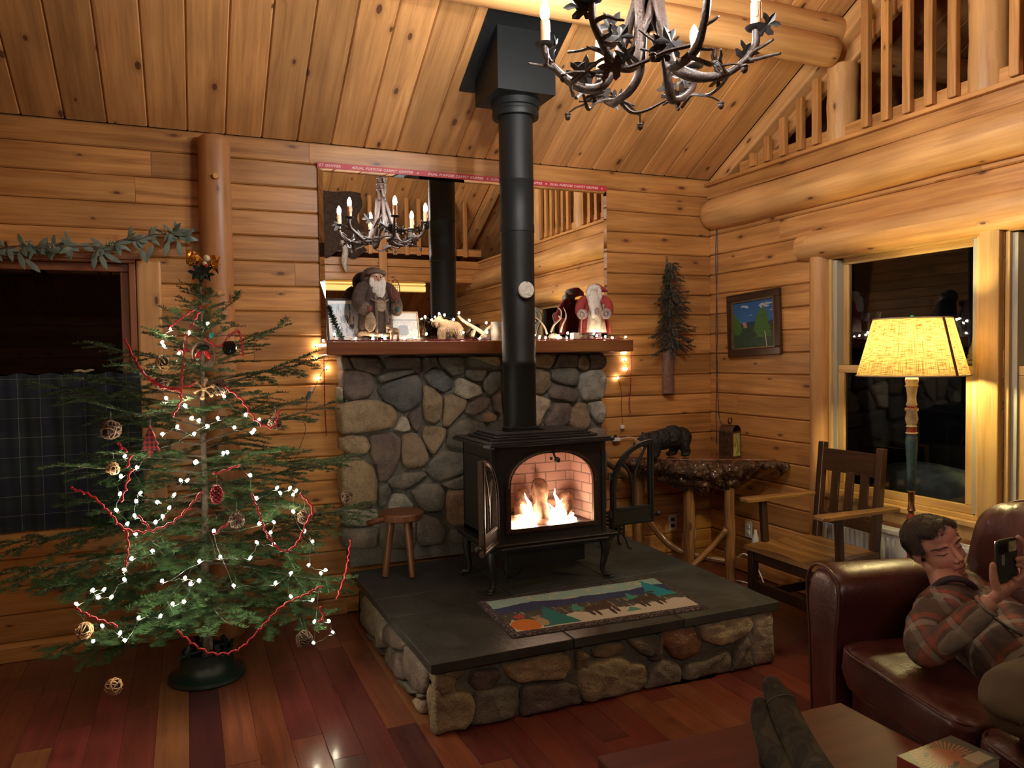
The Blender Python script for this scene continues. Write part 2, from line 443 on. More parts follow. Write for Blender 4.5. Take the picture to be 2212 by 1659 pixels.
def log_wall(mb, o, al, nr, L, z1, hc, phase, holes, joint=2.6, seed=1):
    """horizontal log siding; holes = [(a0, a1, z0, z1)] along the wall"""
    rr = random.Random(seed); k = int(-phase / hc) - 1
    while True:
        za = phase + k * hc; k += 1
        if za + hc <= 0.002: continue
        if za >= z1 - .01: break
        a_, b_ = max(0, za), min(z1, za + hc); mid = (a_ + b_) / 2
        segs = [(0, L)]
        for h in holes:
            if h[2] - .03 < mid < h[3] + .03:
                ns = []
                for s in segs:
                    if s[1] <= h[0] or s[0] >= h[1]: ns.append(s); continue
                    if s[0] < h[0]: ns.append((s[0], h[0]))
                    if s[1] > h[1]: ns.append((h[1], s[1]))
                segs = ns
        for s0, s1 in segs:
            p = s0; first = rr.uniform(.4, joint)
            while p < s1 - 1e-4:
                q = min(s1, p + (first if p == s0 else rr.uniform(1.5, joint + 1.2)))
                if s1 - q < .25: q = s1
                plank(mb, Vector(o) + Vector(al) * p + Vector((0, 0, a_)), al, (0, 0, 1), nr, q - p, b_ - a_, rr.uniform(.15, .85), ch=.008)
                p = q

HC = .1447
ph = at(1541, 891, 1, YB).z % HC
mb = MB(); log_wall(mb, (XL, YB, 0), (1, 0, 0), (0, -1, 0), XR - XL, ZE, HC, ph, [(XL + .9 - XL - .0 - (-XL) * 0, -.235 - XL, .69, 2.12)] if False else [(.5, -.235 - XL, .69, 2.12)], seed=3)
mb.box((XL, YB + .03, 0), (-2.2, YB + .16, ZE)); mb.box((-.235, YB + .03, 0), (XR + .2, YB + .16, ZE))
mb.box((-2.2, YB + .03, 0), (-.235, YB + .16, .69)); mb.box((-2.2, YB + .03, 2.12), (-.235, YB + .16, ZE))
struct(mb.build('wall_back', PINE))

WZ0, WZ1 = .70, 2.13
mb = MB(); log_wall(mb, (XR, YF, 0), (0, 1, 0), (-1, 0, 0), YB - YF, 2.79, HC, at(1549, 891, 0, XR).z % HC, [(1.45 - YF, 2.41 - YF, WZ0, WZ1), (2.52 - YF, 3.49 - YF, WZ0, WZ1)], seed=5)
for a, b, c, d in ((YF, 1.45, 0, 2.79), (3.49, YB, 0, 2.79), (1.45, 3.49, 0, WZ0), (1.45, 3.49, WZ1, 2.79), (2.41, 2.52, WZ0, WZ1)):
    mb.box((XR + .03, a, c), (XR + .16, b, d))
struct(mb.build('wall_right', PINE))

mb = MB(); log_wall(mb, (XL, YF, 0), (0, 1, 0), (1, 0, 0), YB - YF, 3.6, HC, .03, [], seed=8)
mb.box((XL - .14, YF, 0), (XL - .03, YB, 4.6)); struct(mb.build('wall_left', PINE))
mb = MB(); log_wall(mb, (XL, YF, 0), (1, 0, 0), (0, 1, 0), XR - XL, 3.4, HC, .03, [], seed=9)
mb.box((XL, YF - .14, 0), (6.2, YF - .03, 4.6)); struct(mb.build('wall_front', PINE))

# floor: mixed cherry boards running towards the fireplace wall
mb = MB(); rr = random.Random(11); BW = .127; x = XL
pal = [(.155, .036, .026), (.120, .026, .024), (.18, .046, .028), (.090, .024, .028), (.20, .060, .030), (.25, .10, .042), (.17, .034, .030), (.20, .065, .036)]
while x < XR:
    y = YF - rr.uniform(0, 1)
    while y < YB:
        L = rr.uniform(.5, 1.5); y1 = min(YB, y + L); y0 = max(y, YF)
        if y1 > YF:
            c = rr.choices(pal, (5, 5, 4, 3, 3, .8, 5, 2))[0]; k = rr.uniform(.85, 1.15)
            n = len(mb.c); plank(mb, (x, y0, 0), (0, 1, 0), (1, 0, 0), (0, 0, 1), y1 - y0, BW, 1, thick=.02, ch=.0012, gap=.0004)
            for i in range(n, len(mb.c)): mb.c[i] = tuple(q * k for q in c)
        y += L
    x += BW
struct(mb.build('floor', FLOORM))
mb = MB(); mb.box((XL - .2, YF - .2, -.2), (6.3, YB + .2, -.021)); struct(mb.build('floor_base', BLACK))

# ceiling: wide pine boards laid up the slope, both pitches
mb = MB(); rr = random.Random(4); cs, sn = math.cos(TH), math.sin(TH)
SL = (YB - YRIDGE) / cs
x = XL - .02
while x < XR - .02:
    W = min(.197, XR - x)
    p = 0; 
    cut = rr.choice([SL, rr.uniform(1.5, 3)])
    for a, b in ((0, cut), (cut, SL)):
        if b - a > .05: plank(mb, (x, YB - a * cs, ZE + a * sn), (0, -cs, sn), (1, 0, 0), (0, -sn, -cs), b - a, W, rr.uniform(.1, .9), thick=.05, ch=.007, gap=.001)
    plank(mb, (x, YRIDGE, ZE + SL * sn), (0, -cs, -sn), (1, 0, 0), (0, sn, -cs), (YRIDGE - YF) / cs, W, rr.uniform(.1, .9), thick=.05, ch=.007, gap=.001)
    x += W
struct(mb.build('ceiling', PINE2))
mb = MB(); x = XR + .12
while x < 6.2:
    plank(mb, (x, YB, ZE), (0, -cs, sn), (1, 0, 0), (0, -sn, -cs), SL, .19, rr.uniform(.1, .5), thick=.05)
    plank(mb, (x, YRIDGE, ZE + SL * sn), (0, -cs, -sn), (1, 0, 0), (0, sn, -cs), (YRIDGE - YF) / cs, .19, rr.uniform(.1, .5), thick=.05)
    x += .19
struct(mb.build('ceiling_loft', PINE2))
mb = MB(); mb.box((XR + .16, YF, 2.55), (6.2, YB + .1, 2.78), grain=1); struct(mb.build('floor_loft', PINE))
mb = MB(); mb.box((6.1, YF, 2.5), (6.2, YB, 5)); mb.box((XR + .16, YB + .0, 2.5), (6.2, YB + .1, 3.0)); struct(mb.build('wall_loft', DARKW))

# rafter that closes the gable edge of the ceiling
mb = MB(); mb.obox((XR + .06, YB, ZE - .055), (XR + .06, YRIDGE, ZE - .055 + SL * sn), .12, .11)
mb.obox((XR + .06, YRIDGE, ZE - .055 + SL * sn), (XR + .06, YF, zceil(YF) - .055), .12, .11)
mb.obox((XR + .12, YB, ZE - .15), (XR + .12, YRIDGE, ZE - .15 + SL * sn), .05, .12)
struct(mb.build('trim_rafter', LOGW, bevel=.012))
# purlin of two stacked logs
mb = MB()
for zc, r, xe in ((3.315, .088, 3.56), (3.447, .078, 3.63)):
    pts = [(XL, 3.43, zc)] + [(XL + i * .5, 3.43 + .006 * math.sin(i * 2.1), zc + .004 * math.sin(i * 1.3)) for i in range(1, 12)] + [(xe - .08, 3.43, zc), (xe - .02, 3.43, zc), (xe, 3.43, zc)]
    mb.tube(pts, [r] * (len(pts) - 2) + [r * .96, r * .72], 20, c=(.5,) * 3)
struct(mb.build('beam_purlin', LOGW, smooth=True, auto=50))
mb = MB(); mb.tube([(XR + .14, 3.44, 3.34), (6.1, 3.44, 3.36)], .085, 16, c=(.3,) * 3); struct(mb.build('beam_loft', LOGW, smooth=True, auto=50))

# right wall: cap board, fascia, big log, window header
mb = MB(); mb.box((XR - .05, YF, 2.775), (XR + .17, YB, 2.80), c=(.6,) * 3, grain=1); mb.box((XR - .022, YF, 2.685), (XR, YB, 2.775), c=(.35,) * 3, grain=1)
struct(mb.build('trim_loft_cap', PINE, bevel=.004))
mb = MB()
ly = [YB - .002, YB - .02, YB - .05] + [4.5 - i * .3 for i in range(0, 24)]
mb.tube([(XR + .0, y, 2.565 + .003 * math.sin(y * 3)) for y in ly], [.085, .105, .115] + [.118 + .004 * noise.noise(Vector((0, 0, y * 2))) for y in ly[3:]], 24, c=(.65,) * 3, wob=.05)
struct(mb.build('beam_log', LOGW, smooth=True, auto=50))
mb = MB(); mb.tube([(XR, y, 2.205) for y in (3.70, 3.69, 3.6, 3.2, 2.6, 2.0, 1.3)], [.06, .085] + [.092] * 5, 20, c=(.75,) * 3, wob=.04)
struct(mb.build('trim_window_header', LOGW, smooth=True, auto=50))

def gable_post(name, y, z0, z1, r):
    mb = MB(); mb.tube([(XR + .06, y, z0 + (z1 - z0) * i / 8) for i in range(9)], [r * (1 + .03 * math.sin(i * 2)) for i in range(9)], 20, c=(.5,) * 3, wob=.04)
    return struct(mb.build(name, PEEL2, smooth=True, auto=50))
PEEL2 = LOGW
gable_post('post_gable', 3.44, 2.80, 3.25, .088)
gable_post('post_gable', 2.53, 2.80, zceil(2.53) - .1, .095)
gable_post('post_gable', 1.6, 2.80, zceil(1.6) - .12, .095)
# loft railing along the right wall: each baluster its own thing
BX = XR - .012
bal = None
by = [at(px, py, 0, BX).y for px, py in ((1627.5, 354), (1659, 346), (1693, 336), (1730, 322), (1764.5, 310), (1871.5, 277), (1915, 261.5), (1961.6, 245), (2009, 229.5), (2060, 214), (2195, 150))]
by += [2.24, 2.11, 1.98, 1.85, 1.72]
for i, y in enumerate(by):
    top = min(zceil(y) - .19 if y > 3.5 else 3.72, 3.72)
    mb = MB(); mb.box((BX - .02, y - .0245, 2.815), (BX + .018, y + .0245, top), c=(R_.uniform(.3, .7),) * 3, grain=2)
    o = mb.build('baluster', PINE, bevel=.006)
    if y > 3.5: lab = ['shortest square pine baluster at the low end of the gable railing', 'second shortest pine baluster under the sloping rafter', 'middle pine baluster of the five under the sloping rafter', 'fourth baluster under the rafter, pine, second from the round post', 'tallest baluster under the rafter, touching the round gable post'][i]
    elif y > 2.6: lab = 'pine baluster of the loft railing, ' + ['first right of the shorter round post', 'second right of the shorter round post', 'middle one of five between the two round posts', 'fourth between the posts, second left of the big post', 'nearest left of the big round post'][i - 5]
    else: lab = 'pine baluster of the loft railing right of the big round post'
    tag(o, lab, 'baluster', 'balusters of the loft railing on the right wall')
t = empty('loft_rail', (BX + .03, 3, 2.80), 'pine bottom and top rails carrying the loft balusters', 'railing')
mb = MB(); mb.box((BX + .0195, 1.7, 2.80), (BX + .055, 4.3, 2.885), c=(.4,) * 3, grain=1); mb.build('bottom_rail', PINE, t, bevel=.004)
mb = MB(); mb.box((BX + .0195, 1.7, 3.62), (BX + .055, 3.35, 3.70), c=(.4,) * 3, grain=1); mb.build('top_rail', PINE, t, bevel=.004)

# round wall post on the fireplace wall
mb = MB(); px0 = at(463, 300, 1, YB - .07).x
zs = [0, .4, .8, 1.2, 1.6, 2.0, 2.4, 2.76, 2.785, 2.80]
mb.tube([(px0 + .004 * math.sin(z * 2), YB - .045, z) for z in zs], [.092, .09, .089, .088, .087, .086, .086, .084, .078, .06], 24, c=(.45,) * 3, wob=.03)
struct(mb.build('post_wall', wood('post_log', (.34, .15, .055), (.44, .20, .075), (.54, .27, .11), knots=.35, rough=.42, tint=.1), smooth=True, auto=50))
for z in (2.44, 1.74):
    mb = MB(); p = at(466 if z > 2 else 476, 380 if z > 2 else 634, 1, YB - .14)
    mb.lathe((p.x, YB - .142, p.z), [(0, -.004), (.015, -.004), (.017, .012)], 16, c=(.8,) * 3, axis=1); struct(mb.build('trim_post_plug', PINE))

# ---- windows
def sash(mb, ax, a0, a1, z0, z1, w, d0, d1, cc=.6):
    """frame of four bars in a plane; ax=1: wall runs along y at x=d0..d1 ; ax=0: along x at y=d0..d1"""
    for lo, hi in (((a0, z0), (a1, z0 + w)), ((a0, z1 - w), (a1, z1)), ((a0, z0 + w), (a0 + w, z1 - w)), ((a1 - w, z0 + w), (a1, z1 - w))):
        if ax == 1: mb.box((d0, lo[0], lo[1]), (d1, hi[0], hi[1]), c=(cc,) * 3)
        else: mb.box((lo[0], d0, lo[1]), (hi[0], d1, hi[1]), c=(cc,) * 3)
def right_window(name, y0, y1, label):
    t = empty(name, (XR, (y0 + y1) / 2, WZ0)); t['kind'] = 'structure'
    zm = 1.435
    mb = MB(); sash(mb, 1, y0, y1, WZ0, WZ1, .022, XR - .005, XR + .11); mb.build('window_frame', TRIMW, t, bevel=.003)
    mb = MB(); mb.box((XR + .012, y1 - .05, WZ0 + .03), (XR + .10, y1 - .0225, WZ1 - .03)); mb.box((XR + .012, y0 + .0225, WZ0 + .03), (XR + .10, y0 + .05, WZ1 - .03)); mb.build('sash_track', plain('track_vinyl', (.40, .40, .34), .4), t)
    mb = MB(); sash(mb, 1, y0 + .05, y1 - .05, zm - .005, WZ1 - .02, .04, XR + .062, XR + .092); mb.build('upper_sash', TRIMW, t, bevel=.004)
    mb = MB(); sash(mb, 1, y0 + .05, y1 - .05, WZ0 + .022, zm + .035, .045, XR + .022, XR + .055, .8); mb.build('lower_sash', TRIMW, t, bevel=.004)
    mb = MB(); mb.box((XR + .074, y0 + .06, zm + .01), (XR + .078, y1 - .06, WZ1 - .03)); mb.build('glass', GLASS, t)
    mb = MB(); mb.box((XR + .036, y0 + .06, WZ0 + .04), (XR + .040, y1 - .06, zm)); mb.build('glass', GLASS, t)
    mb = MB(); mb.box((XR - .045, y0 - .03, WZ0 - .028), (XR + .02, y1 + .03, WZ0), c=(.8,) * 3, grain=1); mb.box((XR - .02, y0, WZ0 - .10), (XR - .001, y1, WZ0 - .028), grain=1); mb.build('window_sill', TRIMW, t, bevel=.004)
right_window('window_2', 2.525, 3.485, '')
right_window('window_3', 1.45, 2.405, '')
mb = MB(); mb.box((XR - .035, 2.415, WZ0 - .05), (XR + .12, 2.515, WZ1 + .02), c=(.6,) * 3, grain=2); struct(mb.build('trim_window_mullion', TRIMW, bevel=.006))
mb = MB(); mb.tube([(XR + .01, 3.555, .0), (XR + .01, 3.555, 1.), (XR + .01, 3.555, WZ1)], .068, 16, c=(.4,) * 3); struct(mb.build('trim_window_side', LOGW, smooth=True, auto=50))

t = empty('window_1', (-1.2, YB, .7)); t['kind'] = 'structure'
mb = MB(); sash(mb, 0, -2.2, -.24, .69, 2.12, .035, YB - .03, YB + .10, .5); mb.build('window_frame', REDTRIM, t, bevel=.005)
mb = MB(); sash(mb, 0, -2.16, -.275, .725, 2.085, .045, YB + .02, YB + .05, .3); mb.build('sash', REDTRIM, t, bevel=.005)
mb = MB(); mb.box((-2.12, YB + .03, .77), (-.32, YB + .034, 2.04)); mb.build('glass', glass('left_window_glass', (.35, .4, .4)), t)
mb = MB(); mb.box((-.238, YB - .04, .0), (-.115, YB, 2.10), c=(.7,) * 3, grain=2); struct(mb.build('trim_window_left_side', LOGW, bevel=.012))
mb = MB(); mb.box((-2.3, YB - .045, 2.10), (-.21, YB, 2.135), c=(.4,) * 3, grain=0); struct(mb.build('trim_window_left_head', REDTRIM, bevel=.006))
mb = MB(); mb.box((XL, YB - .014, .0), (.86, YB, .07), c=(.3,) * 3, grain=0); struct(mb.build('baseboard_back', PINE, bevel=.004))

# ---- the other half of the room, seen in the mirror: balcony, its railing, the wall beneath
mb = MB(); mb.box((XL, -2.6, 2.62), (XR, -.22, 2.78), c=(.4,) * 3, grain=0); struct(mb.build('floor_balcony', PINE))
mb = MB(); mb.box((XL, -1.0, 2.78), (XR, -.95, 3.6), grain=0); struct(mb.build('dark_backing_balcony', DARKW))  # added dark sheet standing in for the unlit space behind the balusters
mb = MB()
for i, (z0, z1) in enumerate(((2.52, 2.61), (2.61, 2.70), (2.70, 2.80))): plank(mb, (XL, -.19 + .02 * (i == 2), z0), (1, 0, 0), (0, 0, 1), (0, 1, 0), XR - XL, z1 - z0, .5)
mb.box((XL, -.40, 2.52), (XR, -.2, 2.62)); struct(mb.build('beam_balcony', PINE))
t = empty('balcony_rail', (1.5, -.15, 2.8), 'pine railing of the balcony seen in the mirror', 'railing')
mb = MB(); mb.box((0, -.18, 2.86), (XR, -.14, 2.95), c=(.6,) * 3, grain=0); mb.build('bottom_rail', PINE, t)
mb = MB(); mb.box((0, -.18, 3.62), (XR, -.14, 3.71), c=(.6,) * 3, grain=0); mb.build('top_rail', PINE, t)
xb = .1; i = 0
while xb < XR - .1:
    big = i % 9 == 5
    mb = MB(); mb.box((xb - (.05 if big else .026), -.14, 2.45 if big else 2.84), (xb + (.05 if big else .026), -.10, 3.82 if big else 3.70), c=(.6,) * 3, grain=2)
    o = mb.build('newel' if big else 'balcony_baluster', PINE, bevel=.006)
    tag(o, 'tall pine newel post of the balcony railing seen in the mirror' if big else 'pine baluster of the balcony railing seen in the mirror', 'newel post' if big else 'baluster', 'newels of the mirrored balcony' if big else 'balusters of the mirrored balcony')
    xb += .155; i += 1
mb = MB(); mb.box((.0, YF + .0, 2.02), (3.0, YF + .10, 2.17), c=(.8,) * 3, grain=0); struct(mb.build('trim_kitchen_header', TRIMW))
mb = MB(); mb.box((.1, YF + .001, .9), (2.9, YF + .02, 2.0)); struct(mb.build('window_4', plain('night_pane', (.01, .012, .014), .1)))

t = empty('lit_valance', (1.7, -.28, 2.4), 'yellow glowing valance strip under the balcony seen in the mirror', 'light')
mb = MB(); mb.box((.4, -.30, 2.485), (2.86, -.27, 2.505)); mb.box((.4, -.30, 2.405), (2.86, -.27, 2.465)); mb.build('tube', emit('valance_glow', (1., .68, .20), .5), t)  # lit valance board, its brightness put in as emission
mb = MB(); mb.box((.4, -.33, 2.395), (2.86, -.301, 2.519)); mb.build('backing_board', TRIMW, t)
# hide draped over the balcony rail
t = empty('hanging_hide', (1.75, -.09, 2.9), 'dark animal hide with a white tipped tail over the balcony rail', 'hide')
mb = MB(); V = []; nx, nz_ = 16, 16
for j in range(nz_ + 1):
    for i in range(nx + 1):
        u, v = i / nx, j / nz_; w = .78 - .22 * math.sin(v * 3) + .06 * math.sin(v * 17 + i * .1)
        V.append((1.70 + (u - .5) * w, -.070 + .012 * math.sin(u * 9 + v * 4), 3.74 - .92 * v + .05 * math.sin(u * 14) * v))
Fs = [(j * (nx + 1) + i, j * (nx + 1) + i + 1, (j + 1) * (nx + 1) + i + 1, (j + 1) * (nx + 1) + i) for j in range(nz_) for i in range(nx)]
mb.add(V, Fs); o = mb.build('pelt', plain('dark_hide', (.05, .032, .022), .95, nz=.4, ns=30, bump=1.), t, smooth=True); sm = o.modifiers.new('thick', 'SOLIDIFY'); sm.thickness = .012
mb = MB(); mb.tube(smoothpath([(1.76, -.07, 2.98), (1.80, -.06, 2.86), (1.78, -.055, 2.74), (1.80, -.055, 2.60)], 5), [.02, .022, .026, .03, .034, .038, .040, .042, .044, .044, .042, .038, .032, .024, .014, .006], 10, wob=.3); mb.build('tail', plain('white_tail_fur', (.55, .52, .46), .95, nz=.3, ns=40, bump=1.), t, smooth=True)
# ---------------------------------------------------------------- chimney breast, mantel, hearth
YC = 4.50      # face of the chimney stones' mortar
def stone(mb, poly, fn, bulge, col, seed, back=.03):
    """a rounded field stone from an outline on a plane; fn(x, y, d) maps to the room"""
    n = len(poly); cx = sum(p[0] for p in poly) / n; cy = sum(p[1] for p in poly) / n
    poly = [(cx + (x - cx) * 1.05, cy + (y - cy) * 1.05) for x, y in poly]
    poly = [p for i in range(n) for p in (poly[i], ((poly[i][0] + poly[(i + 1) % n][0]) / 2, (poly[i][1] + poly[(i + 1) % n][1]) / 2))]
    poly = chaikin(poly, 1); n = len(poly)
    cx = sum(p[0] for p in poly) / n; cy = sum(p[1] for p in poly) / n
    V = []; Fs = []
    sc = [(1.0, -back), (1.0, 0), (.98, .48), (.93, .76), (.83, .92), (.66, .98), (.42, 1.0), (.18, 1.01)]
    for s, h in sc:
        for x, y in poly:
            X = cx + (x - cx) * s; Y = cy + (y - cy) * s
            q = noise.noise(Vector((X * 9, Y * 9, seed))) * .35 + noise.noise(Vector((X * 28, Y * 28, seed + 5))) * .22
            d = h * bulge * (1 + q) if h > 0 else h
            V.append(fn(X, Y, d))
    m = len(sc)
    V.append(fn(cx, cy, bulge * (1.02 + noise.noise(Vector((cx * 9, cy * 9, seed))) * .35)))
    for i in range(m - 1):
        for k in range(n): Fs.append((i * n + k, i * n + (k + 1) % n, (i + 1) * n + (k + 1) % n, (i + 1) * n + k))
    for k in range(n): Fs.append(((m - 1) * n + k, (m - 1) * n + (k + 1) % n, len(V) - 1))
    mb.add(V, Fs, None, col)
G1, G2, G3 = (.13, .12, .10), (.17, .15, .12), (.10, .105, .10)
T1, T2, T3 = (.24, .18, .11), (.30, .22, .13), (.20, .15, .09)
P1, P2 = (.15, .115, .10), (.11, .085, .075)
W1, W2 = (.42, .38, .31), (.33, .31, .26)
O1 = (.26, .13, .07)
# outlines read off the photograph, zoom frame 1: x = 700 + X/2.9625, y = 740 + Y/2.9625
CH = [
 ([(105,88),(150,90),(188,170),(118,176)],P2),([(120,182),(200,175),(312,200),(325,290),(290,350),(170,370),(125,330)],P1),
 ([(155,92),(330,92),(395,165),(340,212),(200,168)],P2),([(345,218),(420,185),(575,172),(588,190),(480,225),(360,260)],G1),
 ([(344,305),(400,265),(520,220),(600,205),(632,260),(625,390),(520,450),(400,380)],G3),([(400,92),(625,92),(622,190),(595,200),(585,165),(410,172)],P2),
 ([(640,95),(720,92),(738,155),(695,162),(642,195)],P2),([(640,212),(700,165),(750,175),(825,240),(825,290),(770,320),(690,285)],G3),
 ([(730,92),(880,90),(905,112),(898,200),(830,215),(760,160)],G1),([(845,250),(880,225),(1000,280),(1020,330),(920,365),(845,330)],W1),
 ([(640,270),(700,290),(760,350),(755,490),(710,520),(650,500),(635,400)],T1),([(775,338),(820,332),(920,370),(905,430),(800,542),(765,530)],T1),
 ([(905,172),(1048,172),(1020,250),(960,245),(908,218)],G1),([(1030,232),(1080,182),(1135,180),(1135,290),(1070,340),(1022,300)],G3),
 ([(915,88),(1000,88),(1130,88),(1135,150),(1100,150),(950,92)],T2),([(100,400),(220,370),(340,370),(440,410),(470,470),(450,540),(330,570),(120,585),(90,500)],T2),
 ([(482,500),(510,470),(540,490),(560,560),(510,575),(455,560)],W1),([(540,460),(622,408),(628,520),(600,575),(562,540)],P2),
 ([(915,400),(1010,342),(1070,360),(1060,420),(960,470),(907,448)],P1),([(1022,460),(1060,440),(1110,470),(1095,510),(1032,508)],(.30,.19,.13)),
 ([(1082,350),(1137,310),(1137,460),(1092,420)],P1),([(640,542),(700,535),(780,550),(780,600),(720,710),(690,710),(635,620)],T1),
 ([(800,560),(900,480),(1030,520),(1060,580),(950,640),(940,690),(790,665)],G1),([(110,620),(170,592),(270,605),(300,660),(280,710),(180,720),(120,690)],T2),
 ([(300,600),(440,580),(495,620),(490,740),(420,880),(355,888),(342,800),(300,720)],P1),([(505,590),(590,580),(640,640),(675,740),(640,800),(540,810),(500,770)],T3),
 ([(680,770),(760,692),(920,720),(940,770),(880,850),(720,895),(662,830)],G1),([(120,752),(230,740),(320,800),(345,900),(340,1020),(280,1060),(150,1060),(115,1010),(110,850)],T2),
 ([(410,880),(500,835),(620,825),(665,845),(570,920),(520,945),(430,930)],G2),([(350,925),(408,900),(435,950),(390,1050),(352,1050)],G1),
 ([(410,1040),(450,970),(520,975),(575,1040),(560,1100),(430,1100)],W2),([(560,950),(640,905),(740,905),(775,960),(765,1080),(640,1090),(590,1020)],G2),
 ([(752,910),(940,832),(945,930),(840,940),(790,930)],G1),([(790,952),(950,942),(955,1160),(850,1180),(782,1150)],(.24,.15,.10)),
 ([(110,1082),(180,1065),(345,1072),(350,1140),(250,1182),(130,1160)],W2),([(600,1112),(640,1100),(740,1140),(785,1210),(770,1290),(620,1310),(598,1250)],G2),
 ([(812,1200),(930,1182),(945,1280),(830,1290)],G1),([(120,1192),(250,1192),(350,1182),(340,1315),(200,1320),(120,1315)],G2),
 ([(370,1120),(480,1110),(590,1120),(588,1315),(470,1325),(360,1318)],G1),([(98,290),(122,290),(120,370),(104,380)],W2),
 ([(960,700),(1100,640),(1250,700),(1240,860),(1080,900),(960,840)],G2),([(960,900),(1090,910),(1250,880),(1250,1100),(1100,1150),(965,1120)],P1),
 ([(1130,470),(1290,470),(1280,650),(1120,640)],G1),([(960,1150),(1200,1180),(1200,1300),(960,1310)],G2),([(1150,90),(1300,90),(1290,200),(1150,190)],G1),
 ([(1150,210),(1290,220),(1290,440),(1150,440)],T3),
]
# zoom frame 2: x = 1130 + X/7.9, y = 750 + Y/7.9
CH2 = [
 ([(40,105),(480,105),(560,150),(530,280),(450,370),(170,330),(40,300)],T1),([(60,370),(330,375),(480,430),(475,700),(340,810),(60,760)],T3),
 ([(60,810),(200,810),(380,870),(470,910),(470,1010),(370,1150),(320,1300),(220,1370),(60,1370)],(.42,.34,.24)),
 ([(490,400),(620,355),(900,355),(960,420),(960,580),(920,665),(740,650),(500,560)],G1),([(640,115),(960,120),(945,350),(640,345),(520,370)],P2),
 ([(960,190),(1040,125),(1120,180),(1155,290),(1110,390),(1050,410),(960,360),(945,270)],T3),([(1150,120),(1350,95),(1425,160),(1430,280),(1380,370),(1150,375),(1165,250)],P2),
 ([(1000,470),(1180,390),(1360,385),(1410,470),(1425,650),(1390,850),(1280,900),(1040,915),(985,760),(960,680)],W2),
 ([(470,700),(560,640),(780,680),(900,730),(960,840),(880,945),(740,930),(500,870),(455,790)],P1),
 ([(560,960),(800,960),(850,1050),(790,1300),(620,1400),(420,1380),(380,1280),(500,1100)],P1),
 ([(830,1080),(950,955),(1080,965),(1120,1060),(1165,1300),(1100,1400),(900,1400),(790,1330)],T1),
 ([(1140,960),(1340,920),(1410,980),(1415,1180),(1360,1320),(1250,1280),(1160,1130)],W2),
 ([(1120,1430),(1250,1380),(1390,1400),(1420,1540),(1350,1700),(1130,1700)],G2),([(700,1420),(1080,1420),(1100,1700),(700,1700)],G1),
 ([(760,1730),(1430,1720),(1440,2200),(760,2200)],G1),([(780,2230),(1430,2230),(1430,2800),(780,2800)],P1),([(120,1430),(680,1430),(680,2000),(120,2000)],G1),
]
XC0, XC1 = .83, 2.60
mb = MB(); st = MB()
mb.box((XC0 + .03, YC, .312), (XC1 - .02, YB - .001, 1.572))
def fnC(x, y, d): return Vector((x, YC - d + .004, y))
def poly_at(pts, conv, axis, val, lim=None):
    out = []
    for X, Y in pts:
        p = at(*conv(X, Y), axis, val)
        out.append((p.x if axis == 1 else p.y, p.z))
    return out
i = 0
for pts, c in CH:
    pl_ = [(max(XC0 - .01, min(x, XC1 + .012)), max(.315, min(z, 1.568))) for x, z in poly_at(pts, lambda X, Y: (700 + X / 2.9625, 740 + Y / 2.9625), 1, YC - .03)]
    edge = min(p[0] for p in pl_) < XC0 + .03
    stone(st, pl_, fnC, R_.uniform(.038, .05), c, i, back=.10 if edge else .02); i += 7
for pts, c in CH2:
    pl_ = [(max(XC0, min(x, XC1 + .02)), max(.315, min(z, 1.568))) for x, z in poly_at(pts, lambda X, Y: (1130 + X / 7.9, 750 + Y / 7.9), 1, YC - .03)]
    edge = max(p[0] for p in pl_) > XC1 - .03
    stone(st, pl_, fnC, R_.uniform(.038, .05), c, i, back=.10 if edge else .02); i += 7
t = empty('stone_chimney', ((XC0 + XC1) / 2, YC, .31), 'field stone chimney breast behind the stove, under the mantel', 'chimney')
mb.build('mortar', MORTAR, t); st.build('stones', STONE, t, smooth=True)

t = empty('mantel', (1.72, 4.47, 1.572), 'thick reddish wooden mantel shelf above the stone chimney', 'mantel')
mb = MB(); mb.box((.722, 4.315, 1.572), (2.725, YB - .002, 1.65), grain=0, c=(.5,) * 3); mb.build('shelf', MANTELW, t, bevel=.006)

# hearth: slate slabs on a plinth of field stones
HZ = .31
cFL, cFR, cBR, cBL = (.872, 2.915), (2.69, 2.925), (2.74, 4.56), (.842, 4.40)
t = empty('stone_hearth', (1.7, 3.6, 0), 'raised hearth of grey slate slabs on a plinth of round field stones', 'hearth')
mb = MB()
def lerp2(a, b, k): return (a[0] + (b[0] - a[0]) * k, a[1] + (b[1] - a[1]) * k)
def quad_pt(u, v): return lerp2(lerp2(cFL, cFR, u), lerp2(cBL, (cBR[0], cBR[1]), u), v)
def slab(u0, u1, v0, v1, col):
    g = .0015
    q = [quad_pt(u0 + g, v0 + g), quad_pt(u1 - g, v0 + g), quad_pt(u1 - g, v1 - g), quad_pt(u0 + g, v1 - g)]
    n = 10; e = []
    for i in range(4):
        a, b = q[i], q[(i + 1) % 4]
        for k in range(n):
            p = lerp2(a, b, k / n); w = .0022 * noise.noise(Vector((p[0] * 11, p[1] * 11, i)))
            e.append((p[0] + w, p[1] + w))
    mb.prism(e, lambda x, y, d: Vector((x, y, HZ - .042 + d)), .042, col)
SC = 1
for a in ((0, .36, 0, .42, (.034, .035, .032)), (.36, .68, 0, .44, (.042, .045, .045)), (.68, 1, 0, .44, (.055, .062, .064)), (0, .36, .42, .62, (.034, .034, .032)), (0, .36, .62, 1, (.033, .032, .030)), (.36, .68, .44, 1, (.038, .041, .041)), (.68, 1, .44, 1, (.055, .064, .068))): slab(*a)
mb.build('slate_top', SLATE, t, bevel=.003)
mb = MB(); FX0, FX1, FY0 = .925, 2.63, 2.975
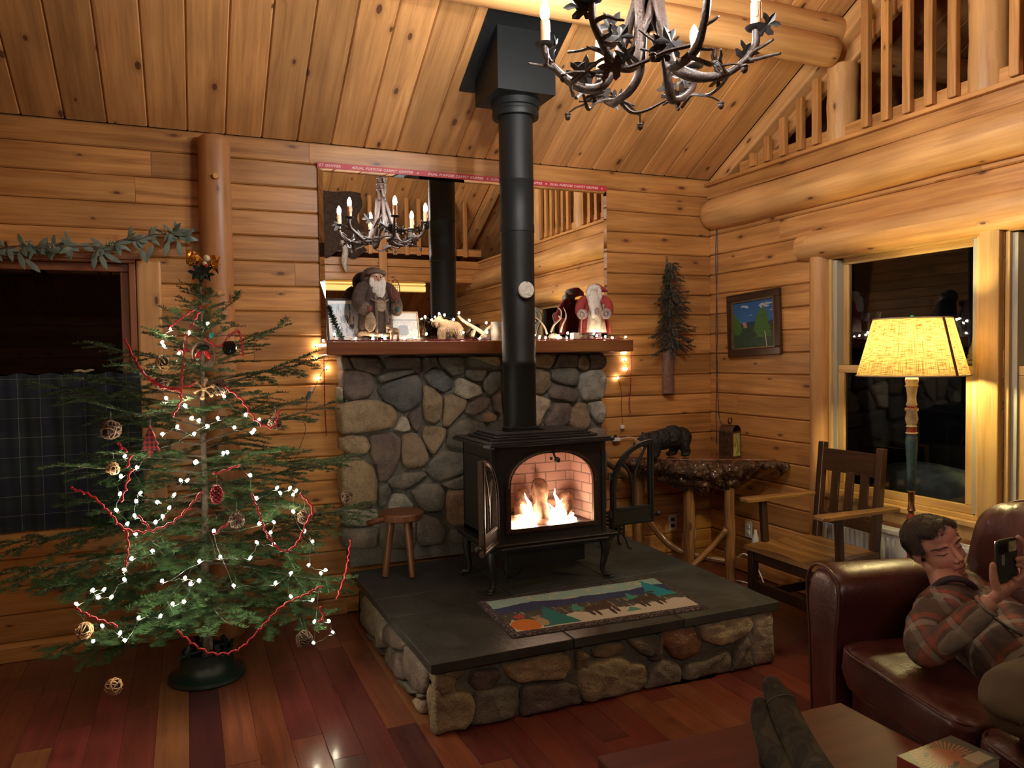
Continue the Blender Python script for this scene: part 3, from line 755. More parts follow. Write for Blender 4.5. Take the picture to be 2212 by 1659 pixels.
mb.box((FX0, FY0, 0), (FX1, 4.56, HZ - .043)); mb.build('mortar', MORTAR, t)
st = MB(); i = 300
def fnF(x, y, d): return Vector((x, FY0 - d + .004, y))
# zoom frames: x = 900 + X/4.88, y = 1300 + Y/4.88 ; second x = 1280 + X/4.88, y = 1260 + Y/4.88
HF = [
 ([(70,850),(200,770),(370,770),(430,820),(360,930),(250,1000),(170,940)],T3,0),([(60,900),(150,950),(250,1020),(420,950),(560,960),(615,1060),(610,1240),(520,1400),(380,1540),(230,1550),(120,1450),(60,1200)],(.25,.20,.11),0),
 ([(600,740),(870,720),(890,790),(820,930),(640,940),(560,860)],P2,0),([(640,960),(900,900),(1080,900),(1095,1100),(1040,1400),(880,1440),(640,1440),(600,1380),(620,1100)],G1,0),
 ([(940,700),(1060,640),(1500,545),(1620,580),(1645,690),(1560,820),(1240,840),(1090,865),(980,800)],(.29,.21,.12),0),
 ([(1690,530),(1760,510),(1825,560),(1815,700),(1750,760),(1700,720)],T3,0),([(1130,900),(1500,850),(1700,880),(1730,1000),(1740,1200),(1600,1320),(1200,1380),(1110,1300)],P2,0),
 ([(1130,1240),(1165,1250),(1210,1310),(1195,1345),(1150,1310)],W2,0),([(1685,1100),(1715,1110),(1750,1180),(1745,1215),(1700,1170)],W2,0),
 ([(90,640),(300,625),(340,665),(300,740),(180,790),(20,780),(10,700)],T3,1),([(380,580),(700,540),(715,680),(640,780),(540,760),(400,640)],G1,1),
 ([(20,850),(180,790),(330,785),(420,850),(540,860),(580,930),(560,1060),(500,1180),(380,1260),(150,1330),(-60,1320),(-140,1100),(-130,900)],(.27,.22,.14),1),
 ([(620,900),(700,800),(800,795),(920,860),(945,950),(925,1090),(850,1190),(700,1240),(560,1200),(590,1020)],(.19,.17,.15),1),
 ([(740,480),(900,450),(1060,450),(1110,540),(1150,640),(1100,760),(960,810),(860,790),(740,620)],(.20,.095,.055),1),
 ([(1140,440),(1300,410),(1600,325),(1680,350),(1690,430),(1600,560),(1470,630),(1330,660),(1180,600)],(.40,.33,.23),1),
 ([(990,860),(1180,830),(1420,700),(1460,760),(1450,940),(1340,1060),(1100,1150),(980,1130),(960,960)],G2,1),
 ([(1520,680),(1620,550),(1660,600),(1690,900),(1690,1000),(1400,1060),(1480,940)],G2,1),
 ([(1700,330),(1880,290),(1930,320),(1960,600),(1970,820),(1930,930),(1740,1000),(1710,860),(1690,560)],(.38,.35,.28),1),
 ([(740,1180),(900,1150),(1100,1180),(1300,1120),(1300,1160),(700,1260)],P2,1),([(720,520),(745,600),(700,780),(730,800),(660,820),(600,800),(650,780)],P2,1),
]
for pts, c, w in HF:
    conv = (lambda X, Y: (900 + X / 4.88, 1300 + Y / 4.88)) if w == 0 else (lambda X, Y: (1280 + X / 4.88, 1260 + Y / 4.88))
    pl_ = [(max(FX0 - .03, min(x, FX1 + .03)), max(.004, min(z, HZ - .046))) for x, z in poly_at(pts, conv, 1, FY0 - .03)]
    stone(st, pl_, fnF, R_.uniform(.042, .055), c, i, back=.03); i += 7
# left side stones: zoom x = 730 + X/3.948, y = 1220 + Y/3.948
def fnL(x, y, d): return Vector((FX0 - d + .004, x, y))
HL = [
 ([(65,180),(100,120),(130,130),(145,380),(110,440),(105,490),(60,440),(40,330)],T3),([(128,150),(180,140),(215,260),(210,330),(180,390),(150,360)],P1),
 ([(150,400),(185,400),(190,540),(130,540),(108,480)],G2),([(215,270),(245,260),(310,370),(312,500),(300,620),(245,670),(195,560),(190,400)],(.30,.26,.18)),
 ([(320,390),(350,400),(380,430),(375,560),(380,700),(345,715),(318,560)],(.36,.32,.24)),([(385,540),(420,500),(500,590),(548,660),(540,735),(440,700),(380,660)],P1),
 ([(250,700),(310,640),(345,720),(330,790),(300,820),(255,770)],G2),([(310,800),(350,735),(385,770),(382,870),(330,850)],G1),
 ([(390,760),(430,695),(462,720),(440,850),(462,990),(425,960),(385,850)],G2),([(445,850),(460,740),(530,770),(535,860),(560,990),(505,1060),(460,950)],P1),
 ([(545,750),(560,690),(650,790),(750,920),(745,1050),(700,1110),(640,1060),(560,930),(538,850)],P1),([(515,1040),(560,1000),(650,1100),(600,1230),(570,1200),(520,1110)],G1),
 ([(630,1180),(660,1130),(710,1160),(715,1330),(690,1370),(640,1290)],(.34,.28,.22)),([(655,1100),(710,1120),(700,1150),(662,1125)],G1),
]
for pts, c in HL:
    pl_ = [(max(FY0 - .02, min(y, 4.4)), max(.004, min(z, HZ - .046))) for y, z in poly_at(pts, lambda X, Y: (730 + X / 3.948, 1220 + Y / 3.948), 0, FX0 - .03)]
    stone(st, [(a, b) for a, b in reversed(pl_)], fnL, R_.uniform(.038, .05), c, i); i += 7
def fnR(x, y, d): return Vector((FX1 + d - .004, x, y))
for k in range(7): stone(st, [(3.0 + k * .22, .01), (3.2 + k * .22, .01), (3.2 + k * .22, .26), (3.0 + k * .22, .26)], fnR, .045, G2, 800 + k)
for x, y, z, r, c in ((FX0 + .045, FY0 + .045, .105, (.086, .086, .108), (.25, .20, .11)), (FX0 + .05, FY0 + .05, .232, (.078, .078, .05), T3), (FX1 - .05, FY0 + .05, .135, (.088, .085, .14), (.38, .35, .28))): st.ball((x, y, z), r, 24, c=c, nz=.12, nf=2)
st.build('stones', STONE, t, smooth=True)

# ---------------------------------------------------------------- mirror
MX0, MX1, MZ0, MZ1 = .742, 2.70, 1.651, 2.688
t = empty('wall_mirror', ((MX0 + MX1) / 2, YB - .02, MZ0), 'large frameless mirror standing on the mantel against the log wall', 'mirror')
mb = MB(); mb.box((MX0 + .028, YB - .0185, MZ0 + .028), (MX1 - .028, YB - .0165, MZ1 - .028)); mb.build('mirror_glass', MIRROR, t)
mb = MB()
I = [(MX0 + .028, MZ0 + .028), (MX1 - .028, MZ0 + .028), (MX1 - .028, MZ1 - .028), (MX0 + .028, MZ1 - .028)]
O = [(MX0, MZ0), (MX1, MZ0), (MX1, MZ1), (MX0, MZ1)]
V = [(x, YB - .0186, z) for x, z in I] + [(x, YB - .013, z) for x, z in O] + [(x, YB - .001, z) for x, z in O]
mb.add(V, [(i, (i + 1) % 4, 4 + (i + 1) % 4, 4 + i) for i in range(4)] + [(4 + i, 4 + (i + 1) % 4, 8 + (i + 1) % 4, 8 + i) for i in range(4)])
mb.build('bevelled_edge', MIRROR, t)
t = empty('carpet_tape', (1.72, YB - .02, MZ1), 'red carpet gripper tape strip with pale lettering along the mirror top', 'tape')
mb = MB(); mb.box((MX0 - .004, YB - .0165, MZ1 - .006), (MX1 + .002, YB - .0135, MZ1 + .028)); mb.build('strip', plain('red_tape', (.50, .035, .05), .5), t)
LET = plain('tape_lettering', (.80, .62, .58), .5)
def text(name, s, loc, size, mat, parent, rot=(PI / 2, 0, 0), shear=0, extrude=.0004, spacing=1, align='LEFT', xs=1):
    cu = bpy.data.curves.new(name, 'FONT'); cu.body = s; cu.size = size; cu.extrude = extrude; cu.shear = shear; cu.space_character = spacing; cu.align_x = align; cu.offset = size * .018
    cu.materials.append(mat); o = bpy.data.objects.new(name, cu); COL.objects.link(o); o.location = loc; o.rotation_euler = rot; o.scale = (xs, 1, 1)
    bpy.context.view_layer.update(); me = bpy.data.meshes.new_from_object(o.evaluated_get(bpy.context.evaluated_depsgraph_get()))
    q = bpy.data.objects.new(name, me); COL.objects.link(q); q.location = loc; q.rotation_euler = rot; q.scale = (xs, 1, 1); bpy.data.objects.remove(o); o = q; o.name = name
    if parent: o.parent = parent; o.matrix_parent_inverse = Matrix.Translation(-Vector(parent.location))
    return o
for px, py, s in ((687, 356, "'ET GRIPPER"), (764, 361, 'DUAL PURPOSE CARPET GRIPPER'), (925, 374, 'DUAL PURPOSE CARPET GRIPPER'), (1060, 386, 'DUAL PURPOSE CARPET GRIPPER'), (1188, 398, 'DUAL PURPOSE CARPET GRIPPER')):
    x = at(px, py, 1, YB - .02).x
    text('lettering', s, (x, YB - .0168, MZ1 + .003), .0215, LET, t, shear=.25, spacing=1.17)
    x2 = x + (.392 if s[0] == 'D' else .20)
    mb = MB(); mb.prism([(x2, 0), (x2 + .014, 0), (x2 + .007, .011)], lambda a, b, d: Vector((a, YB - .0166 - d, MZ1 + .006 + b)), .0005); mb.build('arrow_mark', LET, t)

# ---------------------------------------------------------------- stovepipe and ceiling box
SX, SY = 1.725, 3.93
t = empty('stovepipe', (SX, SY, 1.1), 'tall black round stovepipe rising from the stove to the ceiling', 'stovepipe')
prof = [(.094, 1.155), (.094, 1.5), (.0965, 1.503), (.0965, 1.53), (.094, 1.533), (.094, 2.24), (.0975, 2.243), (.0975, 2.285), (.0945, 2.29), (.0945, 2.52), (.097, 2.523), (.097, 2.54), (.0955, 2.545), (.0955, 2.98)]
mb = MB(); mb.lathe((SX, SY, 0), prof, 40); mb.build('pipe', PIPEM, t, smooth=True, auto=40)
mb = MB(); mb.lathe((SX, SY, 0), [(.098, 2.875), (.128, 2.875), (.130, 2.88), (.130, 2.905), (.124, 2.91), (.124, 2.925), (.134, 2.93), (.134, 2.985), (.128, 2.99), (.128, 3.01)], 40); mb.build('collar', PIPEM, t, smooth=True, auto=40)
bz = 2.965
t2 = empty('ceiling_support_box', (1.72, 3.92, bz), 'black square metal box where the stovepipe meets the sloped ceiling', 'chimney box')
mb = MB(); bx0, bx1, by0, by1 = 1.545, 1.885, 3.745, 4.085
V = [(bx0, by0, bz), (bx1, by0, bz), (bx1, by1, bz), (bx0, by1, bz), (bx0, by0, zceil(by0) + .02), (bx1, by0, zceil(by0) + .02), (bx1, by1, zceil(by1) + .02), (bx0, by1, zceil(by1) + .02)]
mb.add(V, [(0, 1, 5, 4), (1, 2, 6, 5), (2, 3, 7, 6), (3, 0, 4, 7), (0, 3, 2, 1)])
mb.build('box', PIPEM, t2, bevel=.003)
mb = MB(); f = .07
q = [(bx0 - f, by0 - .12), (bx1 + f, by0 - .12), (bx1 + f, by1 + f), (bx0 - f, by1 + f)]
V = [(x, y, zceil(y) - .012) for x, y in q] + [(x, y, zceil(y) + .01) for x, y in q]
mb.add(V, [(3, 2, 1, 0), (0, 1, 5, 4), (1, 2, 6, 5), (2, 3, 7, 6), (3, 0, 4, 7)]); mb.build('trim_plate', PIPEM, t2)

# round pottery ornament hanging on the pipe
p = at(1138, 626, 1, SY - .12); dirn = (Vector((p.x, p.y, 0)) - Vector((SX, SY, 0))).normalized()
t = empty('pottery_disc', (p.x, p.y, p.z), 'round cream pottery disc ornament hanging on the stovepipe', 'ornament')
ax = Vector((dirn.x, dirn.y, 0)); c0 = Vector((SX, SY, p.z)) + ax * .108
mb = MB(); u = Vector((-ax.y, ax.x, 0))
mb.v = []; prof = [(.0, .012), (.036, .012), (.041, .014), (.045, .011), (.047, .004), (.045, -.003), (0, -.004)]
V = []; n = 28
for r, h in prof:
    for k in range(n): a = 2 * PI * k / n; V.append(c0 + u * (r * math.cos(a)) + Vector((0, 0, r * math.sin(a))) + ax * h)
mb.add(V, [(i * n + k, i * n + (k + 1) % n, (i + 1) * n + (k + 1) % n, (i + 1) * n + k) for i in range(len(prof) - 1) for k in range(n)])
CLAY = plain('cream_clay', (.62, .58, .50), .6, nz=.12, ns=60, bump=.4)
mb.build('disc', CLAY, t, smooth=True)
mb = MB(); cc = c0 + ax * .013
mb.tube(smoothpath([cc + u * -.02 + Vector((0, 0, -.01)), cc + u * -.005 + Vector((0, 0, .014)), cc + u * .016 + Vector((0, 0, .018)), cc + u * .022 + Vector((0, 0, -.004)), cc + u * .006 + Vector((0, 0, -.02)), cc + u * -.016 + Vector((0, 0, -.022))]), .0025, 5)
mb.tube([cc + u * -.024 + Vector((0, 0, -.026)), cc + u * .022 + Vector((0, 0, -.027))], .0022, 5); mb.build('relief', CLAY, t)
mb = MB(); mb.tube([cc + Vector((0, 0, .038)), cc + ax * .003 + Vector((0, 0, .046)), c0 - ax * .008 + Vector((0, 0, .06))], .0022, 5); mb.build('magnet_hook', BLACK, t)
# ---------------------------------------------------------------- the stove
t = empty('wood_stove', (1.78, 3.88, HZ), 'black cast iron stove with arched glass front and open side doors', 'stove')
BX0, BX1, BY0, BY1, BZ0, BZ1 = 1.44, 2.115, 3.655, 4.10, .575, 1.075
STV = t
# body walls: a shell open at the arched front
def arch(w, h, spring, n=18, x0=0):
    """outline of a low gothic arch, w wide, h high, straight up to spring"""
    pts = [(x0 - w / 2, 0), (x0 + w / 2, 0), (x0 + w / 2, spring)]
    for k in range(1, n):
        a = PI * k / n; pts.append((x0 + w / 2 * math.cos(a), spring + (h - spring) * math.sin(a) ** .85))
    pts.append((x0 - w / 2, spring)); return pts
mb = MB()
mb.box((BX0, BY0 + .01, BZ0), (BX0 + .02, BY1, BZ1)); mb.box((BX1 - .02, BY0 + .01, BZ0), (BX1, BY1, BZ1)); mb.box((BX0, BY1 - .02, BZ0), (BX1, BY1, BZ1)); mb.box((BX0, BY0 + .01, BZ0), (BX1, BY1, BZ0 + .03))
mb.box((BX0 - .008, BY0 + .06, BZ0 + .06), (BX0, BY1 - .05, BZ1 - .06)); mb.box((BX1, BY0 + .06, BZ0 + .06), (BX1 + .008, BY1 - .05, BZ1 - .06))
for x in (BX0 - .004, BX1 - .022):
    mb.box((x, BY0 - .004, BZ0), (x + .026, BY0 + .03, BZ1))
mb.build('firebox', IRON, t, bevel=.004)
# front plate with the arched opening
xc = (BX0 + BX1) / 2 + .012; AW, AH, AS = .55, .435, .24; az = BZ0 + .045
outer = [(BX0 + .02, BZ0), (BX1 - .02, BZ0), (BX1 - .02, BZ1), (BX0 + .02, BZ1)]
A = [(x, az + z) for x, z in arch(AW, AH, AS, 20, xc)]
def ring(mb, A, B, y0, y1, c=None):
    n = len(A); V = [(x, y0, z) for x, z in A] + [(x, y0, z) for x, z in B] + [(x, y1, z) for x, z in A] + [(x, y1, z) for x, z in B]
    Fs = []
    for i in range(n):
        j = (i + 1) % n; Fs += [(i, j, n + j, n + i), (2 * n + i, 3 * n + i, 3 * n + j, 2 * n + j), (i, 2 * n + i, 2 * n + j, j), (n + i, n + j, 3 * n + j, 3 * n + i)]
    mb.add(V, Fs, None, c)
def to_rect(A):
    out = []
    cx_, cz_ = xc, az + AH * .45
    for x, z in A:
        dx, dz = x - cx_, z - cz_; k = 1e9
        for lim, d in ((BX1 - .02 - cx_, dx), (BX0 + .02 - cx_, dx)):
            if d * lim > 0: k = min(k, lim / d)
        for lim, d in ((BZ1 - cz_, dz), (BZ0 - cz_, dz)):
            if d * lim > 0: k = min(k, lim / d)
        out.append((cx_ + dx * k, cz_ + dz * k))
    return out
mb = MB(); ring(mb, A, to_rect(A), BY0 + .004, BY0 + .022)
for cx_, sx in ((BX0 + .02, 1), (BX1 - .02, -1)):      # plate corners
    for zz in (BZ0, BZ1 - .0): pass
mb.box((BX0 + .02, BY0 + .002, BZ1 - .045), (BX1 - .02, BY0 + .02, BZ1)); mb.box((BX0 + .02, BY0 + .002, BZ0), (BX1 - .02, BY0 + .02, BZ0 + .03))
mb.build('front_plate', IRON, t)
mb = MB(); A1 = [(x, az + z) for x, z in arch(AW, AH, AS, 20, xc)]; A2 = [(xc + (x - xc) * .90, az + .022 + (z) * .905) for x, z in arch(AW, AH, AS, 20, xc)]
ring(mb, A2, A1, BY0 - .012, BY0 + .01); A3 = [(xc + (x - xc) * .955, az + .012 + z * .95) for x, z in arch(AW, AH, AS, 20, xc)]
mb.tube([(x, BY0 - .013, z) for x, z in A3[2:]], .006, 6)
mb.build('glass_frame', plain('hot_iron_frame', (.055, .032, .022), .4, metal=.5, nz=.4, ns=70), t)
mb = MB(); n = len(A2); mb.add([(x, BY0 + .002, z) for x, z in A2], [tuple(range(n))]); mb.build('glass', glass('stove_glass', (1, .97, .95)), t)
# latch handle above the glass
mb = MB(); hx = xc + .005; hz = az + AH * .93
mb.tube([(hx - .005, BY0 - .014, hz + .02), (hx - .005, BY0 - .03, hz - .005), (hx, BY0 - .034, hz - .022)], .006, 6); mb.ball((hx + .004, BY0 - .046, hz - .028), .017, 12); mb.ball((hx - .024, BY0 - .03, hz - .02), .009, 8)
mb.build('latch', BLACK, t, smooth=True)
# inside: brick back, logs, flames
def brick_mat():
    q = NT('firebox_brick'); co = q.node('ShaderNodeTexCoord').outputs['Object']
    mp = q.node('ShaderNodeMapping', {'Vector': co, 'Rotation': (PI / 2, 0, 0)})
    sp = q.node('ShaderNodeSeparateXYZ', {0: co}); cb = q.node('ShaderNodeCombineXYZ', {0: q.math('ADD', sp.outputs[0], sp.outputs[1]), 1: sp.outputs[2], 2: 0.})
    br = q.node('ShaderNodeTexBrick', {'Vector': cb.outputs[0], 'Color1': (.62, .40, .32), 'Color2': (.55, .33, .26), 'Mortar': (.30, .20, .16), 'Scale': 1., 'Mortar Size': .004, 'Brick Width': .13, 'Row Height': .055, 'Mortar Smooth': .3})
    n = q.node('ShaderNodeTexNoise', {'Vector': co, 'Scale': 30.})
    q.bump(q.math('ADD', br.outputs['Fac'], q.math('MULTIPLY', n.outputs[0], -.6)), .6, -.01)
    return q.done(br.outputs[0], .85)
BRICK = brick_mat()
mb = MB()
mb.add([(BX0 + .06, BY0 + .30, BZ0 + .03), (BX1 - .06, BY0 + .30, BZ0 + .03), (BX1 - .06, BY0 + .30, BZ1 - .04), (BX0 + .06, BY0 + .30, BZ1 - .04), (BX1 - .022, BY0 + .03, BZ0 + .03), (BX1 - .022, BY0 + .03, BZ1 - .04), (BX0 + .022, BY0 + .03, BZ0 + .03), (BX0 + .022, BY0 + .03, BZ1 - .04)], [(3, 2, 1, 0), (1, 2, 5, 4), (0, 6, 7, 3), (3, 7, 5, 2)])
mb.build('brick_lining', BRICK, t)
LOGM = plain('charred_log', (.34, .19, .11), .9, nz=.6, ns=25, bump=1.2)
mb = MB(); fz = BZ0 + .045
for a, b, r in (((xc - .20, BY0 + .12, fz + .03), (xc + .17, BY0 + .16, fz + .05), .035), ((xc - .16, BY0 + .24, fz + .07), (xc + .20, BY0 + .22, fz + .06), .05), ((xc - .02, BY0 + .09, fz + .02), (xc + .03, BY0 + .24, fz + .22), .045), ((xc + .10, BY0 + .09, fz + .03), (xc + .20, BY0 + .22, fz + .13), .04), ((xc - .15, BY0 + .1, fz + .05), (xc - .07, BY0 + .24, fz + .17), .035)):
    a, b = Vector(a), Vector(b); mb.tube([a + (b - a) * k / 6 for k in range(7)], [r * (1 + .15 * math.sin(k * 2.2 + r * 90)) for k in range(7)], 12, wob=.3)
mb.build('fire_logs', LOGM, t, smooth=True, auto=50)
mb = MB(); mb.box((BX0 + .05, BY0 + .03, BZ0 + .03), (BX1 - .05, BY0 + .30, fz + .005)); mb.build('ember_bed', plain('embers', (.10, .05, .04), .9, nz=.7, ns=60, bump=1.5), t)
FLM = emit('flame', (1., .70, .50), FIRE_POWER * 3)
mb = MB(); rr = random.Random(5)
for fx, fy, h, w in ((-.165, .07, .07, .03), (-.13, .075, .13, .036), (-.10, .08, .19, .034), (-.075, .075, .12, .03), (.02, .08, .07, .02), (.045, .08, .12, .028), (.075, .075, .20, .034), (.105, .08, .14, .034), (.14, .085, .10, .03), (.165, .08, .06, .025), (-.19, .08, .05, .03)):
    pts = [(xc + fx + .012 * math.sin(k * 1.3 + fx * 40) * k / 5, BY0 + fy + .004 * k, fz - .004 + h * k / 7) for k in range(8)]
    mb.tube(pts, [w * .6, w * .95, w, w * .9, w * .68, w * .45, w * .24, w * .03], 8, flat=.5)
mb.build('flames', FLM, t, smooth=True)
# lid: stepped, overhanging, grilled
lx0, lx1, ly0, ly1 = 1.385, 2.165, 3.60, 4.14
mb = MB()
def lidlayer(d, z0, z1): mb.prism([(lx0 + d + .03, ly0 + d), (lx1 - d - .03, ly0 + d), (lx1 - d, ly0 + d + .03), (lx1 - d, ly1 - d - .02), (lx1 - d - .02, ly1 - d), (lx0 + d + .02, ly1 - d), (lx0 + d, ly1 - d - .02), (lx0 + d, ly0 + d + .03)], lambda x, y, q: Vector((x, y, z0 + q)), z1 - z0)
lidlayer(.035, 1.07, 1.082); lidlayer(0, 1.082, 1.098); lidlayer(.012, 1.098, 1.106); lidlayer(.07, 1.106, 1.118); lidlayer(.095, 1.118, 1.128)
for k in range(17):
    y = 3.72 + k * .019; mb.box((1.50, y, 1.128), (1.60, y + .007, 1.139)); mb.box((1.85, y, 1.128), (2.05, y + .007, 1.139))
    if y > 4.04 or y < 3.82: mb.box((1.60, y, 1.128), (1.85, y + .007, 1.139))
mb.build('lid', IRON, t, bevel=.002)
mb = MB(); mb.lathe((SX, SY, 0), [(.10, 1.128), (.104, 1.155), (.096, 1.16), (.085, 1.16)], 32); mb.build('flue_collar', IRON, t, smooth=True, auto=40)
# base: stepped apron
mb = MB()
for d, z0, z1 in ((.0, .545, .577), (.018, .525, .547), (-.012, .566, .578)):
    mb.box((BX0 - .035 + d, BY0 - .05 + d, z0), (BX1 + .035 - d, BY1 + .02 - d, z1))
mb.box((BX0 + .02, BY0 - .075, .548), (BX1 - .02, BY0 - .045, .562))
mb.build('base_apron', IRON, t, bevel=.005)
mb = MB(); mb.box((1.58, 3.74, .405), (2.03, 4.02, .525)); mb.build('burner_box', IRON, t, bevel=.004)
mb = MB(); mb.tube(smoothpath([(1.56, 3.82, .40), (1.60, 3.84, .33), (1.68, 3.86, .345), (1.72, 3.95, .35), (1.66, 4.05, .33)]), .004, 6); mb.tube([(1.575, 3.80, .50), (1.575, 3.80, HZ + .002)], .006, 6); mb.build('gas_line', CORDB, t)
for lx, ly, dx, dy in ((1.452, 3.68, -1, -1), (2.112, 3.68, 1, -1), (1.452, 4.06, -1, 1), (2.112, 4.06, 1, 1)):
    mb = MB(); o = Vector((lx, ly, 0)); d = Vector((dx * .8, dy * .6, 0)) 
    P = [(.0, .53), (.012, .49), (.008, .43), (-.004, .37), (.004, .33), (.03, HZ + .020), (.045, HZ + .014)]
    Wd = [.030, .027, .020, .015, .013, .014, .012]
    mb.tube(smoothpath([o + d * a + Vector((0, 0, z)) for a, z in P], 4), [Wd[min(6, i // 4)] * (1 - (i % 4) / 4) + Wd[min(6, i // 4 + 1)] * (i % 4) / 4 for i in range(25)], 8)
    mb.ball(o + d * .045 + Vector((0, 0, HZ + .009)), (.02, .02, .008), 8)
    mb.build('leg', IRON, t, smooth=True)
# arched side doors standing open
def stove_door(name, hinge, along, wmir, mat):
    """hinge: bottom hinge corner; along: unit vector across the open door"""
    al = Vector(along).normalized(); nr = Vector((-al.y, al.x, 0)); W_, H_ = .285, .47
    d = empty(name, hinge); d.parent = STV; d.matrix_parent_inverse = Matrix.Translation(-Vector(STV.location))
    def P(a, z, q): return Vector(hinge) + al * a + Vector((0, 0, z)) + nr * q
    sp = .20; n = 12
    def outl(k):
        w, h = W_ - 2 * k, H_ - k
        pts = [(k, k if k else 0), (W_ - k, k if k else 0), (W_ - k, H_ - k * 1.0)] if wmir else [(k, k if k else 0), (W_ - k, k if k else 0)]
        # arc falls from the hinge-side top to the free side (wmir True: free side is where the arc is low)
        if wmir:
            pts = [(k, k), (W_ - k, k), (W_ - k, H_ - k)]
            for j in range(1, n + 1):
                a = PI / 2 * j / n; pts.append((k + (W_ - 2 * k) * (1 - math.sin(a)) if False else (W_ - k) - (W_ - 2 * k) * math.sin(a), sp + (H_ - k - sp) * (1 - (1 - math.cos(a)) ** 1.0)))
        else:
            pts = [(k, k), (W_ - k, k)]
            for j in range(0, n): a = PI / 2 * j / n; pts.append((k + (W_ - 2 * k) * math.cos(a), sp + (H_ - k - sp) * math.sin(a)))
            pts.append((k, H_ - k))
        return pts
    def rg(A, B, q0, q1):
        m = MB(); n_ = len(A); V = [P(a, z, q0) for a, z in A] + [P(a, z, q0) for a, z in B] + [P(a, z, q1) for a, z in A] + [P(a, z, q1) for a, z in B]; Fs = []
        for i in range(n_):
            j = (i + 1) % n_; Fs += [(i, n_ + i, n_ + j, j), (2 * n_ + i, 2 * n_ + j, 3 * n_ + j, 3 * n_ + i), (i, j, 2 * n_ + j, 2 * n_ + i), (n_ + i, 3 * n_ + i, 3 * n_ + j, n_ + j)]
        m.add(V, Fs); return m
    A0, A1_ = outl(0), outl(.030); m = rg(A1_, A0, -.011, .011)
    A2_, A3_ = outl(.008), outl(.016)
    m.v and None
    m2 = rg(A3_, A2_, -.017, .017); m.add(m2.v, m2.f)
    # bottom panel
    V = [P(a, z, q) for q in (-.009, .009) for a, z in ((.02, .02), (W_ - .02, .02), (W_ - .02, .10), (.02, .10))]
    m.add(V, [(0, 3, 2, 1), (4, 5, 6, 7), (0, 1, 5, 4), (2, 3, 7, 6)])
    V = [P(a, z, q) for q in (-.014, .014) for a, z in ((.03, .085), (W_ - .03, .085), (W_ - .03, .097), (.03, .097))]
    m.add(V, [(0, 3, 2, 1), (4, 5, 6, 7), (0, 1, 5, 4), (2, 3, 7, 6)])
    m.build('door_frame', mat, d)
    m = MB()
    # tracery: two crossing gothic ribs
    x0, x1 = (.02, W_ - .02)
    c1 = [(x0 + (x1 - x0) * .52, .09), (x0 + (x1 - x0) * .50, .22), (x0 + (x1 - x0) * .38, .31), (x0 + (x1 - x0) * .16, .36 if wmir else .42)]
    c2 = [(x0 + (x1 - x0) * .52, .09), (x0 + (x1 - x0) * .54, .22), (x0 + (x1 - x0) * .66, .33), (x0 + (x1 - x0) * .90, .44 if wmir else .33)]
    c3 = [(x0 + (x1 - x0) * .02, .24), (x0 + (x1 - x0) * .2, .31), (x0 + (x1 - x0) * .5, .40)] if wmir else [(x0 + (x1 - x0) * .98, .22), (x0 + (x1 - x0) * .8, .31), (x0 + (x1 - x0) * .5, .40)]
    for c in (c1, c2): m.tube(smoothpath([P(a, z, 0) for a, z in c], 6), .008, 6)
    m.build('tracery', mat, d, smooth=True)
    m = MB(); m.tube([P(W_ - .01, .045, 0), P(W_ + .018, .045, -.01)], .007, 6); m.ball(P(W_ + .026, .045, -.012), .017, 10); m.build('knob', IRON, d, smooth=True)
    m = MB(); m.cyl(P(0, .05, 0), P(0, .09, 0), .012, 10); m.cyl(P(0, .26, 0), P(0, .30, 0), .012, 10); m.build('hinge', IRON, d)
# right door swung out to the right, left door folded forward
stove_door('right_door', (2.145, 3.645, .598), (1, .04, 0), True, IRON)
stove_door('left_door', (1.458, 3.640, .580), (-.6, -.8, 0), True, IRONB)

# ---------------------------------------------------------------- chandelier
CHX, CHY = 1.640, 2.475
t = empty('twig_chandelier', (CHX, CHY, 2.55), 'twisted iron branch chandelier with oak leaves and candle bulbs', 'chandelier')
rr = random.Random(21)
mb = MB()
for k in range(4):
    a0 = k * PI / 2; pts = []
    for i in range(26):
        z = 2.70 + (4.1 - 2.70) * i / 25; r = .028 if z > 2.85 else .028 + (2.85 - z) * .25
        pts.append((CHX + r * math.cos(a0 + i * .5), CHY + r * math.sin(a0 + i * .5), z))
    mb.tube(pts, .015, 7, wob=.4)
for z in (3.05, 3.10, 3.15): mb.torus((CHX, CHY, z), .045, .004, seg=20, sub=4)
mb.build('stem', TWIG, t, smooth=True)
mb = MB(); mb.tube([(CHX, CHY, 4.05), (CHX, CHY, zceil(CHY))], .02, 8); mb.lathe((CHX, CHY, zceil(CHY) - .06), [(.07, 0), (.07, .03), (.03, .06)], 16); mb.build('ceiling_hook', LEAFI, t)
mb = MB(); mb.ball((CHX - .015, CHY - .05, 2.735), .016, 12); mb.build('finial', BRASS, t, smooth=True)
A_LEAF = [(0, 0), (.012, .012), (.006, .030), (.030, .026), (.048, .042), (.040, .052), (.018, .054), (.016, .066), (.040, .074), (.050, .092), (.034, .094), (.014, .090), (.010, .104), (.0, .122)]
